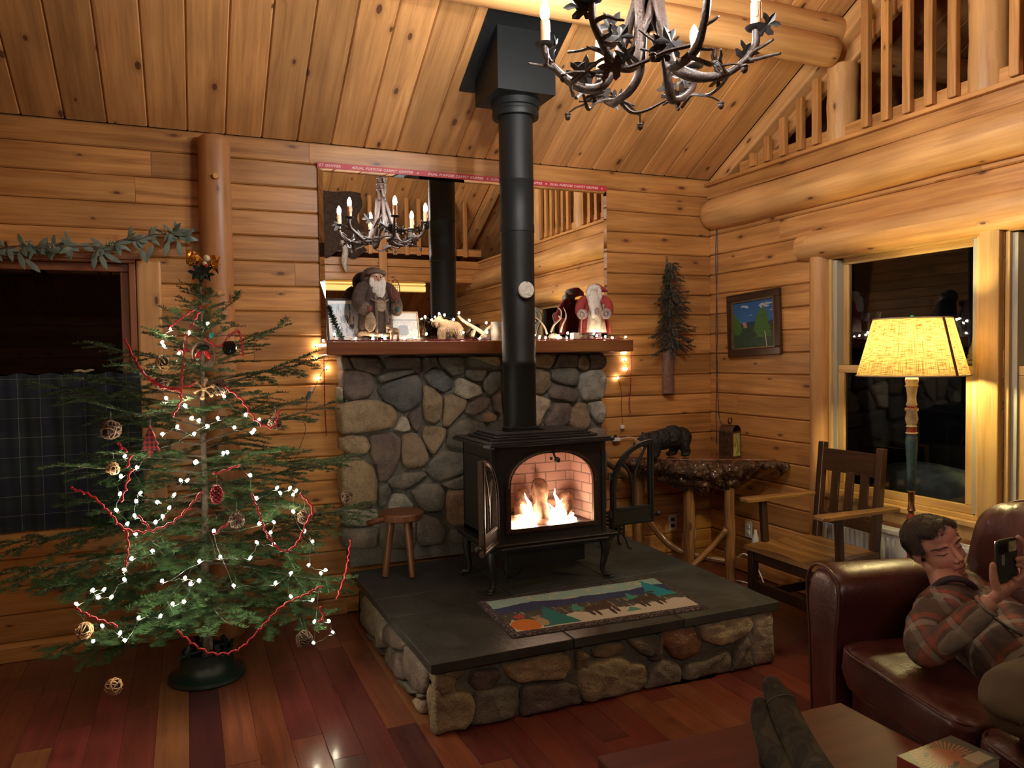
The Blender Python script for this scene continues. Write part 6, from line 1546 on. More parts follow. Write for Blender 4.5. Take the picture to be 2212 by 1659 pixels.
framed('winter_picture', (a.x, c_.x, MT + .0005, b.z), 'framed winter landscape print leaning at the left end of the mantel', 'picture', plain('dark_frame_wood', (.03, .015, .01), .6), art('winter_print', winter))
a = at(846, 733, 1, 4.52); b = at(846, 673, 1, 4.55); c_ = at(905, 733, 1, 4.52)
framed('fireplace_photo', (a.x, c_.x, MT + .0005, b.z), 'small framed photograph of a stone fireplace right of the brown figure', 'photograph', BRASS, art('fireplace_print', fireplace_photo), fw=.006)
p = on_mantel(728, 4.40); t = empty('bottlebrush_sprig', tuple(p), 'small dark green bottle-brush sprig in front of the winter picture', 'decoration')
sp = Spray(); e = p + Vector((-.045, .01, .20)); sp.twig([p + Vector((.03, 0, .004)), p.lerp(e, .5) + Vector((.012, 0, 0)), e], .003, .002, nl=.028, dens=3200, flatness=.1, w=.004)
sp.build('bristles', [BARK, plain('bottlebrush_green', (.03, .06, .045), .7)], t)

# shaggy bear, driftwood antlers, birch log, skull with antlers, white candle
p = on_mantel(968, 4.44); t = empty('shaggy_bear', tuple(p), 'straw-coloured shaggy bear figure on the mantel left of the stovepipe', 'figurine')
mb = MB(); mb.ball(p + Vector((.02, 0, .085)), (.070, .036, .042), 16); mb.ball(p + Vector((-.02, 0, .10)), (.035, .034, .036), 14); mb.ball(p + Vector((-.062, -.01, .125)), (.030, .026, .026), 12); mb.ball(p + Vector((-.088, -.012, .120)), (.016, .012, .012), 10)
for dx in (-.04, .065):
    for dy in (-.02, .02): mb.tube([p + Vector((dx, dy, .014)), p + Vector((dx, dy, .08))], [.016, .021], 8); mb.ball(p + Vector((dx, dy, .015)), (.019, .018, .0145), 8)
for dy in (-.014, .012): mb.ball(p + Vector((-.052, dy, .152)), (.008, .006, .009), 8)
bo = organic('shaggy_body', mb, FURT, t, .006, 2, .004, .02)
sp = Spray(); rs = random.Random(3)
vs = [v.co.copy() for v in bo.data.vertices]; ns = [v.normal.copy() for v in bo.data.vertices]
for i in rs.sample(range(len(vs)), min(len(vs), 700)):
    a = vs[i]; 
    if a.z < MT + .03: continue
    d = (ns[i] * .5 + Vector((.3, 0, -1))).normalized(); sp.twig([a, a + d * .012, a + d * .022 + Vector((0, 0, -.004))], .0014, .0004, dens=0)
sp.build('shaggy_hair', [FURT, FURT], t)
BONE = plain('pale_bone_wood', (.52, .42, .30), .6, nz=.3, ns=40, bump=.4)
p = on_mantel(1030, 4.44); t = empty('driftwood_branches', tuple(p), 'pale forked driftwood wrapped in small lights beside the birch log', 'decoration')
mb = MB()
def Mp(px, py, y=4.44): return at(px, py, 1, y)
for pts, r in ((((1050, 728), (1038, 716), (1020, 705), (1000, 692), (990, 682)), .012), (((1040, 729), (1052, 712), (1064, 700)), .010), (((1020, 728), (1026, 712), (1024, 704)), .009)):
    P_ = smoothpath([Mp(*q) for q in pts], 4); P_ = [Vector((q.x, q.y, max(q.z, MT + r + .002))) for q in P_]; mb.tube(P_, [r * (1.2 - .5 * i / len(P_)) for i in range(len(P_))], 8, wob=.3)
mb.build('branch', BONE, t, smooth=True)
p = on_mantel(1072, 4.42); t = empty('birch_log', tuple(p), 'short upright birch bark log touching the stovepipe on its left', 'log')
BIRCH = plain('birch_bark', (.36, .32, .27), .8, nz=.5, ns=22, bump=.5)
mb = MB(); mb.lathe(tuple(p), [(.033, 0), (.034, .01), (.033, .115), (.031, .118)], 20); mb.build('bark', BIRCH, t, smooth=True, auto=40); mb = MB(); mb.lathe((p.x, p.y, p.z), [(.030, .1185), (.0, .1186)], 20); mb.build('cut_end', FURT, t)
t = empty('small_birch_log', tuple(on_mantel(1052, 4.50)), 'second birch log standing behind the driftwood by the mirror', 'log'); p = on_mantel(1050, 4.52)
mb = MB(); mb.lathe(tuple(p), [(.028, 0), (.028, .085), (.0, .086)], 18); mb.build('bark', BIRCH, t, smooth=True, auto=40)
p = on_mantel(1196, 4.43); t = empty('antler_skull', tuple(p), 'small white deer skull with two upright antlers right of the stovepipe', 'decoration')
mb = MB(); mb.ball(p + Vector((0, 0, .024)), (.040, .022, .022), 14, nz=.2, nf=4); mb.ball(p + Vector((.035, -.01, .016)), (.022, .015, .015), 12, nz=.2); mb.build('skull', BONE, t, smooth=True)
mb = MB()
for pts in (((1182, 722), (1176, 706), (1165, 692), (1150, 681)), ((1190, 718), (1196, 703), (1210, 689), (1212, 672), (1204, 664)), ((1211, 718), (1215, 702), (1222, 688), (1222, 676), (1217, 664)), ((1212, 689), (1206, 682))):
    P_ = smoothpath([Mp(x, y, 4.42) for x, y in pts], 4); mb.tube(P_, [.0075 - .005 * i / len(P_) for i in range(len(P_))], 7)
mb.build('antlers', BONE, t, smooth=True)
p = on_mantel(1242, 4.36); t = empty('white_candle', tuple(p), 'small square white candle on the mantel before the red figure', 'candle')
mb = MB(); s0 = .0235; mb.box((p.x - s0, p.y - s0, MT), (p.x + s0, p.y + s0, MT + .047)); mb.build('wax_block', plain('white_wax', (.80, .70, .56), .4), t, bevel=.003)
mb = MB(); mb.cyl((p.x, p.y, MT + .046), (p.x, p.y, MT + .056), .001, 5); mb.build('wick', BLACK, t)

# light strings and bead garlands of the mantel
def z8(l): return [(680 + x / 5.267, 560 + y / 5.267) for x, y in l]
def z7(l): return [(1160 + x / 8.295, 560 + y / 8.295) for x, y in l]
PL = [(683, 775), (707.5, 795), (688, 817)]; PLh = [at(x, y, 1, 4.60) for x, y in [(698, 736), (683, 746), (684, 775), (708, 795), (688, 817)]]
m1 = [Vector((q.x, q.y, max(q.z, MT + .014))) for q in (at(x, y, 1, 4.36) for x, y in z8([(225,855),(465,935),(660,905),(760,870),(800,920),(1020,905),(1140,890),(1270,850),(1255,655),(1330,690),(1415,620),(1475,635),(1580,685),(1640,610),(1760,695),(1690,835),(1880,905),(1960,830),(1950,725)]))]
string_lights('mantel_lights', PLh + m1, (1.4, 4.4, MT), 'string of small warm lights along the left half of the mantel', 'string lights', 'light strings of the mantel', MINIW, order=False, sag=.02, maxl=.45,
    extra=[[at(x, y, 1, 4.60) for x, y in ((688, 817), (680, 838), (674, 850))], [at(x, y, 1, 4.59) for x, y in ((664, 872), (655, 905), (660, 930), (640, 985), (632, 1005), (633, 1025))]])
t = empty('plug_connector', tuple(at(665, 857, 1, 4.60)), 'teal plug connector hanging in the light cord left of the chimney', 'plug')
mb = MB(); mb.tube([at(669, 846, 1, 4.60), at(664, 862, 1, 4.60)], [.009, .013], 10); mb.build('plug_body', plain('teal_plastic', (.03, .12, .14), .4), t); mb = MB(); mb.tube([at(674, 836, 1, 4.60), at(671, 845, 1, 4.60)], [.006, .010], 8); mb.build('white_tag', WHITE, t)
m2 = [Vector((q.x, q.y, max(q.z, MT + .014))) for q in (at(x, y, 1, 4.35) for x, y in z7([(40,1435),(155,1405),(385,1435),(535,1410),(548,1320),(1020,1325),(1070,1370),(1225,1385),(1350,1440),(1590,1395)]))]
string_lights('mantel_lights', m2 + [at(1351, 762, 1, 4.60), at(1352, 777, 1, 4.60), at(1354, 797, 1, 4.60), at(1335, 816, 1, 4.60)], (2.4, 4.4, MT), 'string of small warm lights on the mantel right of the stovepipe', 'string lights', 'light strings of the mantel', MINIW, order=False, sag=.02, maxl=.45,
    extra=[[at(x, y, 1, 4.60) for x, y in ((1335, 816), (1343, 850), (1342, 880), (1345, 915))], [at(x, y, 1, 4.60) for x, y in ((1343, 928), (1340, 940))]])
t = empty('cord_switch', tuple(at(1344, 922, 1, 4.60)), 'white square plug on the cord right of the stone chimney', 'plug'); p = at(1344, 922, 1, 4.60); mb = MB(); mb.box((p.x - .013, p.y - .012, p.z - .013), (p.x + .013, p.y + .01, p.z + .013)); mb.build('plug_body', WHITE, t, bevel=.003)
p = at(1331, 949, 1, 4.59); t = empty('extension_lead', tuple(p), 'white extension lead socket on the wall left of the bear', 'extension lead'); mb = MB(); mb.box((p.x - .028, p.y - .015, p.z - .013), (p.x + .028, p.y + .015, p.z + .013)); mb.build('socket_block', WHITE, t, bevel=.005)
mb = MB(); mb.tube(smoothpath([p + Vector((.028, 0, 0)), at(1358, 944, 1, 4.59), at(1372, 948, 1, 4.59), at(1385, 965, 1, 4.58), at(1392, 990, 1, 4.57), at(1395, 1060, 1, 4.58)], 5), .003, 6); mb.build('white_cord', WHITE, t)
mb = MB(); mb.cyl(p + Vector((-.006, 0, .010)), p + Vector((-.006, 0, .032)), .010, 8); mb.build('black_plug', BLACK, t)
def beads(name, P_, label, r=.0042, step=.0085):
    mb = MB(); acc = 0
    for i in range(1, len(P_)):
        d = (P_[i] - P_[i - 1]).length
        while acc < d: mb.ball(P_[i - 1].lerp(P_[i], acc / d), r, 6); acc += step
        acc -= d
    t = empty(name, tuple(P_[0]), label, 'bead garland', 'dark red bead garlands of the mantel'); mb.build('beads', REDBEAD, t, smooth=True)
    mb = MB(); mb.tube(P_, .0009, 4); mb.build('string', REDB, t)
beads('bead_garland', smoothpath([Vector((.728 + i * .09, 4.327 + .004 * math.sin(i * 2.3), MT + .005)) for i in range(12)], 6), 'dark red bead garland along the mantel edge left of the stovepipe')
beads('bead_garland', smoothpath([Vector((1.86 + i * .09, 4.327 + .006 * math.sin(i * 1.9), MT + .005)) for i in range(10)], 6), 'dark red bead garland along the mantel edge right of the stovepipe')
beads('bead_garland', smoothpath([at(x, y, 1, 4.59) for x, y in ((699, 742), (700, 790), (701, 850), (703, 900), (705, 942))], 6), 'dark red bead strand hanging down the log wall left of the chimney')
beads('bead_garland', smoothpath([at(x, y, 1, 4.59) for x, y in ((1363, 762), (1363, 800), (1362, 840), (1359, 870), (1362, 893))], 6), 'dark red bead strand hanging at the right end of the mantel')

# ---------------------------------------------------------------- right-hand side: wall pieces
p = at(1438, 700, 1, YB); t = empty('twig_wall_tree', (p.x, YB, p.z), 'wall hung tree of dried fir sprigs over a peeled log stub', 'wall decoration')
x0 = at(1438, 800, 1, YB).x
mb = MB(); mb.tube([(x0, YB - .03, 1.27), (x0, YB - .03, 1.40), (x0 + .003, YB - .03, 1.56), (x0, YB - .03, 1.9), (x0, YB - .025, 2.2)], [.043, .042, .040, .012, .006], 14, wob=.1); mb.build('log_stub', plain('reddish_bark', (.17, .085, .06), .85, nz=.3, ns=50, bump=.8), t, smooth=True, auto=50)
rs = random.Random(9); sp = Spray()
for i in range(230):
    f = i / 230; z = 2.20 - f * .62; w = .035 + .13 * f ** .8 * (1.0 + .25 * math.sin(f * 19)); a = rs.uniform(-1, 1)
    o = Vector((x0 + a * .02, YB - .045 - rs.uniform(0, .03), z)); d = Vector((a * w * 1.1, -rs.uniform(.01, .06), -rs.uniform(.02, .09)))
    if rs.random() < .15 and a > 0: d = Vector((w * 1.3, -.02, rs.uniform(-.02, .05)))
    q = [o, o + d * .5 + Vector((0, 0, .012)), o + d]; q = [Vector((v.x, min(v.y, YB - .008), v.z)) for v in q]
    sp.twig(q, .003, .0015, nl=.011, dens=1100, flatness=.2, w=.003)
sp.build('dried_sprigs', [BARK, plain('dried_fir', (.045, .046, .028), .8, nz=.4, ns=60)], t)
mb = MB(); mb.tube([(x0, YB - .03, 2.16), (x0 - .005, YB - .03, 2.24), (x0 + .002, YB - .02, 2.255)], .006, 6); mb.build('top_loop', BARK, t)

# landscape painting
def landscape(q, U, V, nz):
    c = q.ramp(V, [(.45, (.06, .14, .26)), (.6, (.04, .12, .28)), (1, (.03, .09, .24))])
    cl = q.math('MULTIPLY', q.math('GREATER_THAN', nz(3.2, 1, 3, 4., 1.3), .60), q.math('GREATER_THAN', V, .66)); c = q.mix(q.math('MULTIPLY', cl, .8), c, (.42, .48, .50))
    mt = q.math('LESS_THAN', V, q.math('ADD', .54, q.math('MULTIPLY', q.math('SUBTRACT', nz(3., 1, 0, 3., 2.), .5), .28))); c = q.mix(mt, c, (.02, .045, .09))
    fo = q.math('LESS_THAN', q.math('ADD', V, q.math('MULTIPLY', U, .03)), .50); g = q.mix(nz(6., 2, 1, 4.), (.010, .025, .018), (.05, .09, .05)); c = q.mix(fo, c, g)
    def tree_(u0, w, v0, v1, col, jag=.10):
        nonlocal c
        h = q.math('DIVIDE', q.math('SUBTRACT', v1, V), v1 - v0); d = q.math('ABSOLUTE', q.math('SUBTRACT', q.math('ADD', U, q.math('MULTIPLY', q.math('SUBTRACT', nz(13., 1, 1, 3., u0 * 9), .5), jag)), u0))
        m = q.math('MULTIPLY', q.math('LESS_THAN', d, q.math('MULTIPLY', q.math('POWER', q.math('MAXIMUM', h, 0.), .6), w)), q.math('MULTIPLY', q.math('GREATER_THAN', V, v0), q.math('LESS_THAN', V, v1))); c = q.mix(m, c, col)
    gr = q.mix(nz(22., 1, 1, 3.), (.02, .06, .015), (.10, .20, .05))
    tree_(.02, .16, .30, .78, gr); tree_(.13, .10, .36, .66, gr); tree_(.72, .19, .22, .86, gr, .16); tree_(.60, .10, .34, .72, gr)
    tk = q.math('MULTIPLY', q.math('LESS_THAN', q.math('ABSOLUTE', q.math('SUBTRACT', q.math('ADD', U, q.math('MULTIPLY', V, .12)), .80)), .009), q.math('LESS_THAN', V, .34)); c = q.mix(tk, c, (.42, .42, .34))
    hb = q.math('MULTIPLY', q.math('LESS_THAN', q.math('ABSOLUTE', q.math('SUBTRACT', U, .30)), .045), q.math('LESS_THAN', q.math('ABSOLUTE', q.math('SUBTRACT', V, .47)), .035)); c = q.mix(hb, c, (.26, .15, .12))
    rf_ = q.math('LESS_THAN', q.math('ADD', q.math('MULTIPLY', q.math('ABSOLUTE', q.math('SUBTRACT', U, .285)), .9), q.math('ABSOLUTE', q.math('SUBTRACT', V, .52))), .05); c = q.mix(rf_, c, (.34, .18, .15))
    return q.done(c, .35)
t = empty('landscape_painting', (XR - .02, 4.13, 1.53), 'dark framed oil painting of a birch and mountains on the right wall', 'painting')
ya, yb_, za, zb = 3.872, 4.395, 1.530, 1.968
rotp = Matrix.Rotation(math.radians(-2.2), 3, 'X'); ctr = Vector((XR - .02, (ya + yb_) / 2, (za + zb) / 2))
mb = MB(); fw = .052
for a, b, dd in (((ya, za), (yb_, za + fw), 0), ((ya, zb - fw), (yb_, zb), 0), ((ya, za + fw), (ya + fw, zb - fw), 0), ((yb_ - fw, za + fw), (yb_, zb - fw), 0)):
    mb.box((XR - .032, a[0], a[1]), (XR - .004, b[0], b[1]), rot=rotp, piv=ctr)
mb.build('frame', DARKW, t, bevel=.006)
mb = MB(); 
for a, b in (((ya + fw, za + fw), (yb_ - fw, za + fw + .008)), ((ya + fw, zb - fw - .008), (yb_ - fw, zb - fw)), ((ya + fw, za + fw + .008), (ya + fw + .008, zb - fw - .008)), ((yb_ - fw - .008, za + fw + .008), (yb_ - fw, zb - fw - .008))): mb.box((XR - .028, a[0], a[1]), (XR - .006, b[0], b[1]), rot=rotp, piv=ctr)
mb.build('gilt_slip', plain('gilt_slip', (.22, .15, .07), .4, metal=.5, nz=.4, ns=120), t)
mb = MB(); V = [Vector((XR - .017, y, z)) for y, z in ((yb_ - fw, za + fw), (ya + fw, za + fw), (ya + fw, zb - fw), (yb_ - fw, zb - fw))]; V = [ctr + rotp @ (v - ctr) for v in V]
mb.add(V + [v + Vector((.008, 0, 0)) for v in V], [(0, 1, 2, 3), (7, 6, 5, 4)], [[(0, 0), (1, 0), (1, 1), (0, 1)]] * 2); mb.build('canvas', art('landscape_canvas', landscape), t)

# cords in the corner
t = empty('corner_cord', (XR - .02, YB - .03, 1.2), 'thin black twisted cord running down the log wall corner', 'cord')
mb = MB()
for k in (0, 1): mb.tube(smoothpath([Vector((XR - .006 - .004 * k, at(x, y, 0, XR - .008).y, at(x, y, 0, XR - .008).z)) for x, y in ((1548, 488), (1549 - 3 * k, 560), (1547 + 2 * k, 650), (1546 + 4 * k, 730), (1549 - k, 790), (1547 + 4 * k, 850), (1546 + 8 * k, 900), (1547 + 12 * k, 920), (1548 + 8 * k, 960))], 6), .0028, 5)
mb.build('cord', CORDB, t)

# ---------------------------------------------------------------- burl table with bear and lantern
def BT(px, y): return at(px, 990, 1, y)
t = empty('burl_table', (3.1, 4.2, 0), 'live edge burl wood table on peeled log legs in the corner', 'table')
TZ = .855
top = [(2.73, 4.52), (2.76, 4.40), (2.84, 4.28), (2.93, 4.20), (3.02, 4.13), (3.12, 4.08), (3.22, 4.02), (3.32, 3.98), (3.42, 3.90), (3.555, 3.80), (3.56, 4.0), (3.55, 4.3), (3.50, 4.56), (3.2, 4.585), (2.9, 4.585)]
rs = random.Random(12); tp = chaikin(top, 2); tp = [(x + .012 * noise.noise(Vector((x * 14, y * 14, 0))), y + .012 * noise.noise(Vector((x * 14, y * 14, 7)))) for x, y in tp]
tp = [(min(x, XR - .012), min(y, YB - .012)) for x, y in tp]
tp = [(x + (3.2 - x) * .03, y + max(0, .03 - .1 * max(0, y - 4.3))) for x, y in tp]; tp = [(min(x, XR - .012), min(y, YB - .012)) for x, y in tp]
mb = MB(); mb.prism(tp, lambda x, y, d: Vector((x, y, TZ - .014 + d)), .014); mb.build('tabletop', wood('burl_top', (.05, .016, .008), (.11, .035, .016), (.20, .075, .03), knots=.3, rough=.12, tint=.2, grain=.6, coat=.8), t, bevel=.004)
mb = MB()
for x, y, r, h in ((2.86, 4.36, .09, .07), (2.98, 4.24, .10, .10), (3.08, 4.17, .10, .12), (3.18, 4.12, .10, .12), (3.28, 4.07, .09, .11), (3.38, 3.99, .07, .07), (3.47, 3.90, .05, .04), (3.08, 4.28, .12, .12), (3.25, 4.2, .11, .10), (2.95, 4.40, .11, .08), (3.15, 4.35, .14, .08), (3.35, 4.15, .10, .08), (3.4, 4.3, .10, .06), (3.12, 4.13, .06, .20), (3.30, 4.08, .07, .19), (3.22, 4.12, .05, .16), (2.80, 4.44, .06, .05), (3.02, 4.19, .06, .17), (3.51, 3.85, .03, .03)):
    mb.ball((x - .015, y - .035, TZ - .012 - h * .5), (r * 1.12, r * 1.1, h * .68), 14, nz=.3, nf=4)
for k in range(60):
    a = rs.random(); i = int(a * 9); q = Vector((*top[i], 0)).lerp(Vector((*top[i + 1], 0)), rs.random()); mb.ball((q.x + .005, q.y + .004, TZ - .035 - rs.uniform(0, .14) * math.sin(PI * min(1, (i + 1) / 9.5))), rs.uniform(.018, .04), 8)
bk = NT('glossy_burl_bark'); co = bk.node('ShaderNodeTexCoord').outputs['Object']; nn1 = bk.node('ShaderNodeTexNoise', {'Vector': co, 'Scale': 22., 'Detail': 6., 'Distortion': 1.5})
bk.bump(nn1.outputs[0], 1., .03); BARKG = bk.done(bk.ramp(nn1.outputs[0], [(.3, (.012, .006, .004)), (.55, (.06, .024, .012)), (.75, (.20, .085, .035))]), .16, Coat_Weight=.8)
bo = organic('burl_edge', mb, BARKG, t, .011, 1, .016, .05)
for v in bo.data.vertices:
    if v.co.z > TZ - .004: v.co.z = TZ - .004
    v.co.x = min(v.co.x, XR - .01); v.co.y = min(v.co.y, YB - .01)
def legp(px, y): return at(px, 1100, 1, y).x
for px, y, r, px2 in ((1488, 4.17, .036, 1489), (1575, 4.03, .034, 1577), (1375, 4.42, .036, 1372)):
    mb = MB(); x1, x2 = at(px, 1080, 1, y).x, at(px2, 1230, 1, y).x
    if px == 1375: x1 = x2 = 2.815
    mb.tube([(x1 + (x2 - x1) * f, y, (TZ - .12) * (1 - f) + .001 * f) for f in [i / 8 for i in range(9)]], [r * (1.12 - .1 * f + .05 * math.sin(f * 40)) for f in [i / 8 for i in range(9)]], 14, wob=.15); mb.build('leg', PEELED, t, smooth=True, auto=60)
mb = MB(); L1 = Vector((2.815, 4.42, .52)); mb.tube(smoothpath([Vector((2.82, 4.42, .50)), at(1435, 1165, 1, 4.32), at(1470, 1190, 1, 4.22), at(1520, 1203, 1, 4.14), at(1575, 1213, 1, 4.04)], 5), .024, 10, wob=.15); mb.build('stretcher', PEELED, t, smooth=True)
mb = MB(); mb.tube(smoothpath([at(1492, 1226, 1, 4.12), at(1520, 1200, 1, 4.09), at(1548, 1170, 1, 4.05), at(1570, 1142, 1, 3.99)], 5), .021, 10, wob=.2); mb.build('stretcher', PEELED, t, smooth=True)
mb = MB(); mb.tube(smoothpath([at(1300, 988, 1, 4.50), at(1320, 1000, 1, 4.48), at(1345, 1018, 1, 4.44), at(1360, 1030, 1, 4.42)], 4), [.018, .022, .026] + [.028] * 10, 8, wob=.4); mb.build('root_tip', PEELED, t, smooth=True)

# carved black bear
p = at(1435, 985, 1, 4.28); p.z = TZ + .0005; t = empty('carved_bear', tuple(p), 'carved black bear figure with tan muzzle on the burl table', 'figurine')
mb = MB(); 
def Bp(x, y, z): return p + Vector((x * 1.13, y, z))
for x, z, r in ((.12, .125, (.075, .068, .078)), (.06, .135, (.085, .068, .082)), (-.01, .125, (.08, .062, .072)), (-.07, .125, (.065, .055, .062)), (-.12, .128, (.05, .046, .050)), (-.155, .122, (.035, .032, .036))): mb.ball(Bp(x, 0, z), r, 18)
for dx, dy, lean in ((-.075, -.035, -.01), (-.045, .035, .0), (.12, -.038, .02), (.10, .038, -.02)):
    mb.tube([Bp(dx + lean, dy, .022), Bp(dx, dy, .07), Bp(dx, dy * .8, .12)], [.030, .034, .042], 12); mb.ball(Bp(dx + lean - .014, dy, .019), (.036, .028, .0185), 10)
for dy in (-.026, .026): mb.ball(Bp(-.135, dy, .166), (.013, .010, .018), 8)
bo = organic('carved_body', mb, (lambda q: (q.bump(q.node('ShaderNodeTexNoise', {'Vector': q.node('ShaderNodeMapping', {'Vector': q.node('ShaderNodeTexCoord').outputs['Object'], 'Scale': (40, 140, 26)}).outputs[0], 'Scale': 1., 'Detail': 2.}).outputs[0], 1., .012), q.done((.009, .009, .009), .55))[1])(NT('carved_black_fur')), t, .008, 3, .004, .02)
for v in bo.data.vertices: v.co.z = max(v.co.z, TZ + .0005)
mb = MB(); mb.ball(Bp(-.185, 0, .112), (.026, .020, .018), 12, rot=Matrix.Rotation(-.5, 3, 'Y')); mb.build('muzzle', plain('tan_muzzle', (.26, .13, .07), .6, nz=.2), t, smooth=True)
mb = MB(); mb.ball(Bp(-.208, 0, .108), (.009, .011, .008), 10); 
mb.build('nose', BLACK, t, smooth=True)
for dy in (-.022, .022): mb = MB(); mb.ball(Bp(-.165, dy, .140), .005, 8); mb.build('eye', plain('glossy_eye', (.01, .01, .01), .05), t, smooth=True)

# punched lantern
x0 = at(1577, 985, 1, 4.10).x; y0 = 4.10; t = empty('tin_lantern', (x0, y0, TZ), 'brown metal lantern with stained glass side on the burl table', 'lantern')
rl = Matrix.Rotation(.35, 4, 'Z'); X_ = Matrix.Translation((x0, y0, TZ + .0005)) @ rl; w = .052; TINM = plain('aged_tin', (.13, .065, .035), .45, metal=.7, nz=.4, ns=40)
mb = MB(); mb.xf = X_; mb.box((-w, -w, 0), (w, w, .008)); mb.box((-w, -w, .165), (w, w, .172))
for sx in (-1, 1):
    for sy in (-1, 1): mb.box((sx * w - .006 * (sx > 0) , sy * w - .006 * (sy > 0), .008), (sx * w + .006 * (sx < 0), sy * w + .006 * (sy < 0), .165))
mb.box((-w + .003, -w + .006, .008), (-w + .005, w - .006, .165)); mb.build('lantern_case', TINM, t)
mb = MB(); mb.xf = X_; n = 14; V = []
for yy in (-w, w): V += [(w * math.cos(PI * i / n), yy, .172 + .045 * math.sin(PI * i / n)) for i in range(n + 1)]
mb.add(V, [(i, i + 1, n + 2 + i, n + 1 + i) for i in range(n)]); mb.build('arched_roof', TINM, t, smooth=True)
mb = MB(); mb.xf = X_; mb.torus((0, 0, .245), .021, .0055, ax=(0, 1, 0), seg=22, sub=6, arc=(-.9, 4.1), x=(1, 0, 0)); mb.build('ring_handle', TINM, t, smooth=True)
sg_ = NT('stained_glass'); co = sg_.node('ShaderNodeTexCoord').outputs['Object']; nq = sg_.node('ShaderNodeTexNoise', {'Vector': sg_.node('ShaderNodeMapping', {'Vector': co, 'Scale': (26, 26, 7)}).outputs[0], 'Scale': 1., 'Detail': 3., 'Distortion': 1.5})
sg_.done(sg_.ramp(nq.outputs[0], [(.3, (.10, .26, .30)), (.42, (.35, .42, .36)), (.52, (.50, .42, .10)), (.62, (.14, .22, .08)), (.75, (.45, .28, .10))]), .15)
mb = MB(); mb.xf = X_; mb.box((-w + .006, -w + .003, .010), (w - .006, -w + .006, .163)); mb.build('stained_pane', sg_.mat, t)

# outlet, cords, radiator
def outlet(x, y, z, nx_, label):
    t = empty('wall_outlet', (x, y, z), label, 'outlet'); mb = MB()
    if nx_ == 1: mb.box((x - .036, y - .006, z - .058), (x + .036, y, z + .058))
    else: mb.box((x - .006, y - .036, z - .058), (x, y + .036, z + .058))
    mb.build('cover_plate', WHITE, t, bevel=.003)
    for dz in (-.022, .022):
        m = MB()
        if nx_ == 1: m.box((x - .014, y - .012, z + dz - .012), (x + .014, y - .006, z + dz + .012))
        else: m.box((x - .012, y - .014, z + dz - .012), (x - .006, y + .014, z + dz + .012))
        m.build('socket', BLACK if nx_ == 1 else WHITE, t)
q = at(1452, 1128, 1, YB); outlet(q.x, YB - .001, q.z, 1, 'cream wall outlet with black plugs under the burl table')
q = at(1618, 1143, 0, XR); outlet(XR - .001, q.y, q.z, 0, 'cream wall outlet left of the armchair arm')
q = at(1632, 1160, 0, XR - .04); t = empty('plug_in_freshener', tuple(q), 'white bottle shaped plug-in hanging by the wall behind the armchair', 'air freshener')
mb = MB(); mb.lathe((q.x, q.y, q.z - .06), [(.022, 0), (.026, .01), (.024, .05), (.012, .085), (.010, .11), (0, .112)], 14); mb.build('bottle', plain('frosted_plastic', (.6, .62, .6), .3), t, smooth=True)
t = empty('cord_tangle', (3.3, 3.9, 0), 'tangle of white cords on the floor under the burl table', 'cords')
mb = MB()
for pts in ([(1510, 1060, .82), (1512, 1100, .6)], ): pass
mb.tube(smoothpath([Vector((3.14, 4.3, .70)), Vector((3.17, 4.32, .5)), Vector((3.2, 4.3, .3)), Vector((3.15, 4.32, .1)), Vector((3.2, 4.25, .012)), Vector((3.34, 4.2, .01)), Vector((3.42, 4.0, .01)), Vector((3.38, 3.8, .01)), Vector((3.3, 3.7, .01))], 5), .0045, 6)
mb.tube(smoothpath([Vector((3.40, 4.12, .15)), Vector((3.42, 4.05, .2)), Vector((3.44, 3.95, .12)), Vector((3.4, 3.85, .012)), Vector((3.2, 3.8, .012)), Vector((3.1, 3.95, .012)), Vector((3.22, 4.15, .012))], 5), .0045, 6)
mb.build('white_cord', WHITE, t, smooth=True)
mb = MB(); mb.tube(smoothpath([q + Vector((0, 0, -.05)), Vector((3.53, 3.7, .3)), Vector((3.52, 3.6, .08)), Vector((3.50, 3.45, .012)), Vector((3.45, 3.2, .012)), Vector((3.4, 2.9, .012))], 5), .003, 5); mb.build('dark_cord', CORDB, t, smooth=True)
t = empty('radiator', (3.50, 2.9, .12), 'white ribbed panel radiator under the right window', 'radiator')
mb = MB(); rx0, rx1, ry0, ry1, rz0, rz1 = 3.497, 3.575, 1.6, 3.46, .16, .575
mb.box((rx0 + .012, ry0, rz0), (rx1, ry1, rz1 - .02)); mb.build('panel', RADM, t, bevel=.004)
mb = MB(); y = ry0 + .02
while y < ry1 - .03: mb.box((rx0, y, rz0 + .02), (rx0 + .014, y + .018, rz1 - .05)); y += .034
mb.build('ribs', RADM, t, bevel=.003)
mb = MB(); y = ry0
mb.box((rx0 - .002, ry0, rz1 - .02), (rx0 + .01, ry1, rz1)); mb.box((rx1 - .008, ry0, rz1 - .02), (rx1, ry1, rz1))
while y < ry1: mb.box((rx0 + .01, y, rz1 - .012), (rx1 - .008, y + .008, rz1 - .002)); y += .02
mb.build('top_grille', RADM, t)
for y in (1.8, 3.2): mb = MB(); mb.box((3.51, y, 0), (3.56, y + .03, .16)); mb.build('foot', RADM, t)

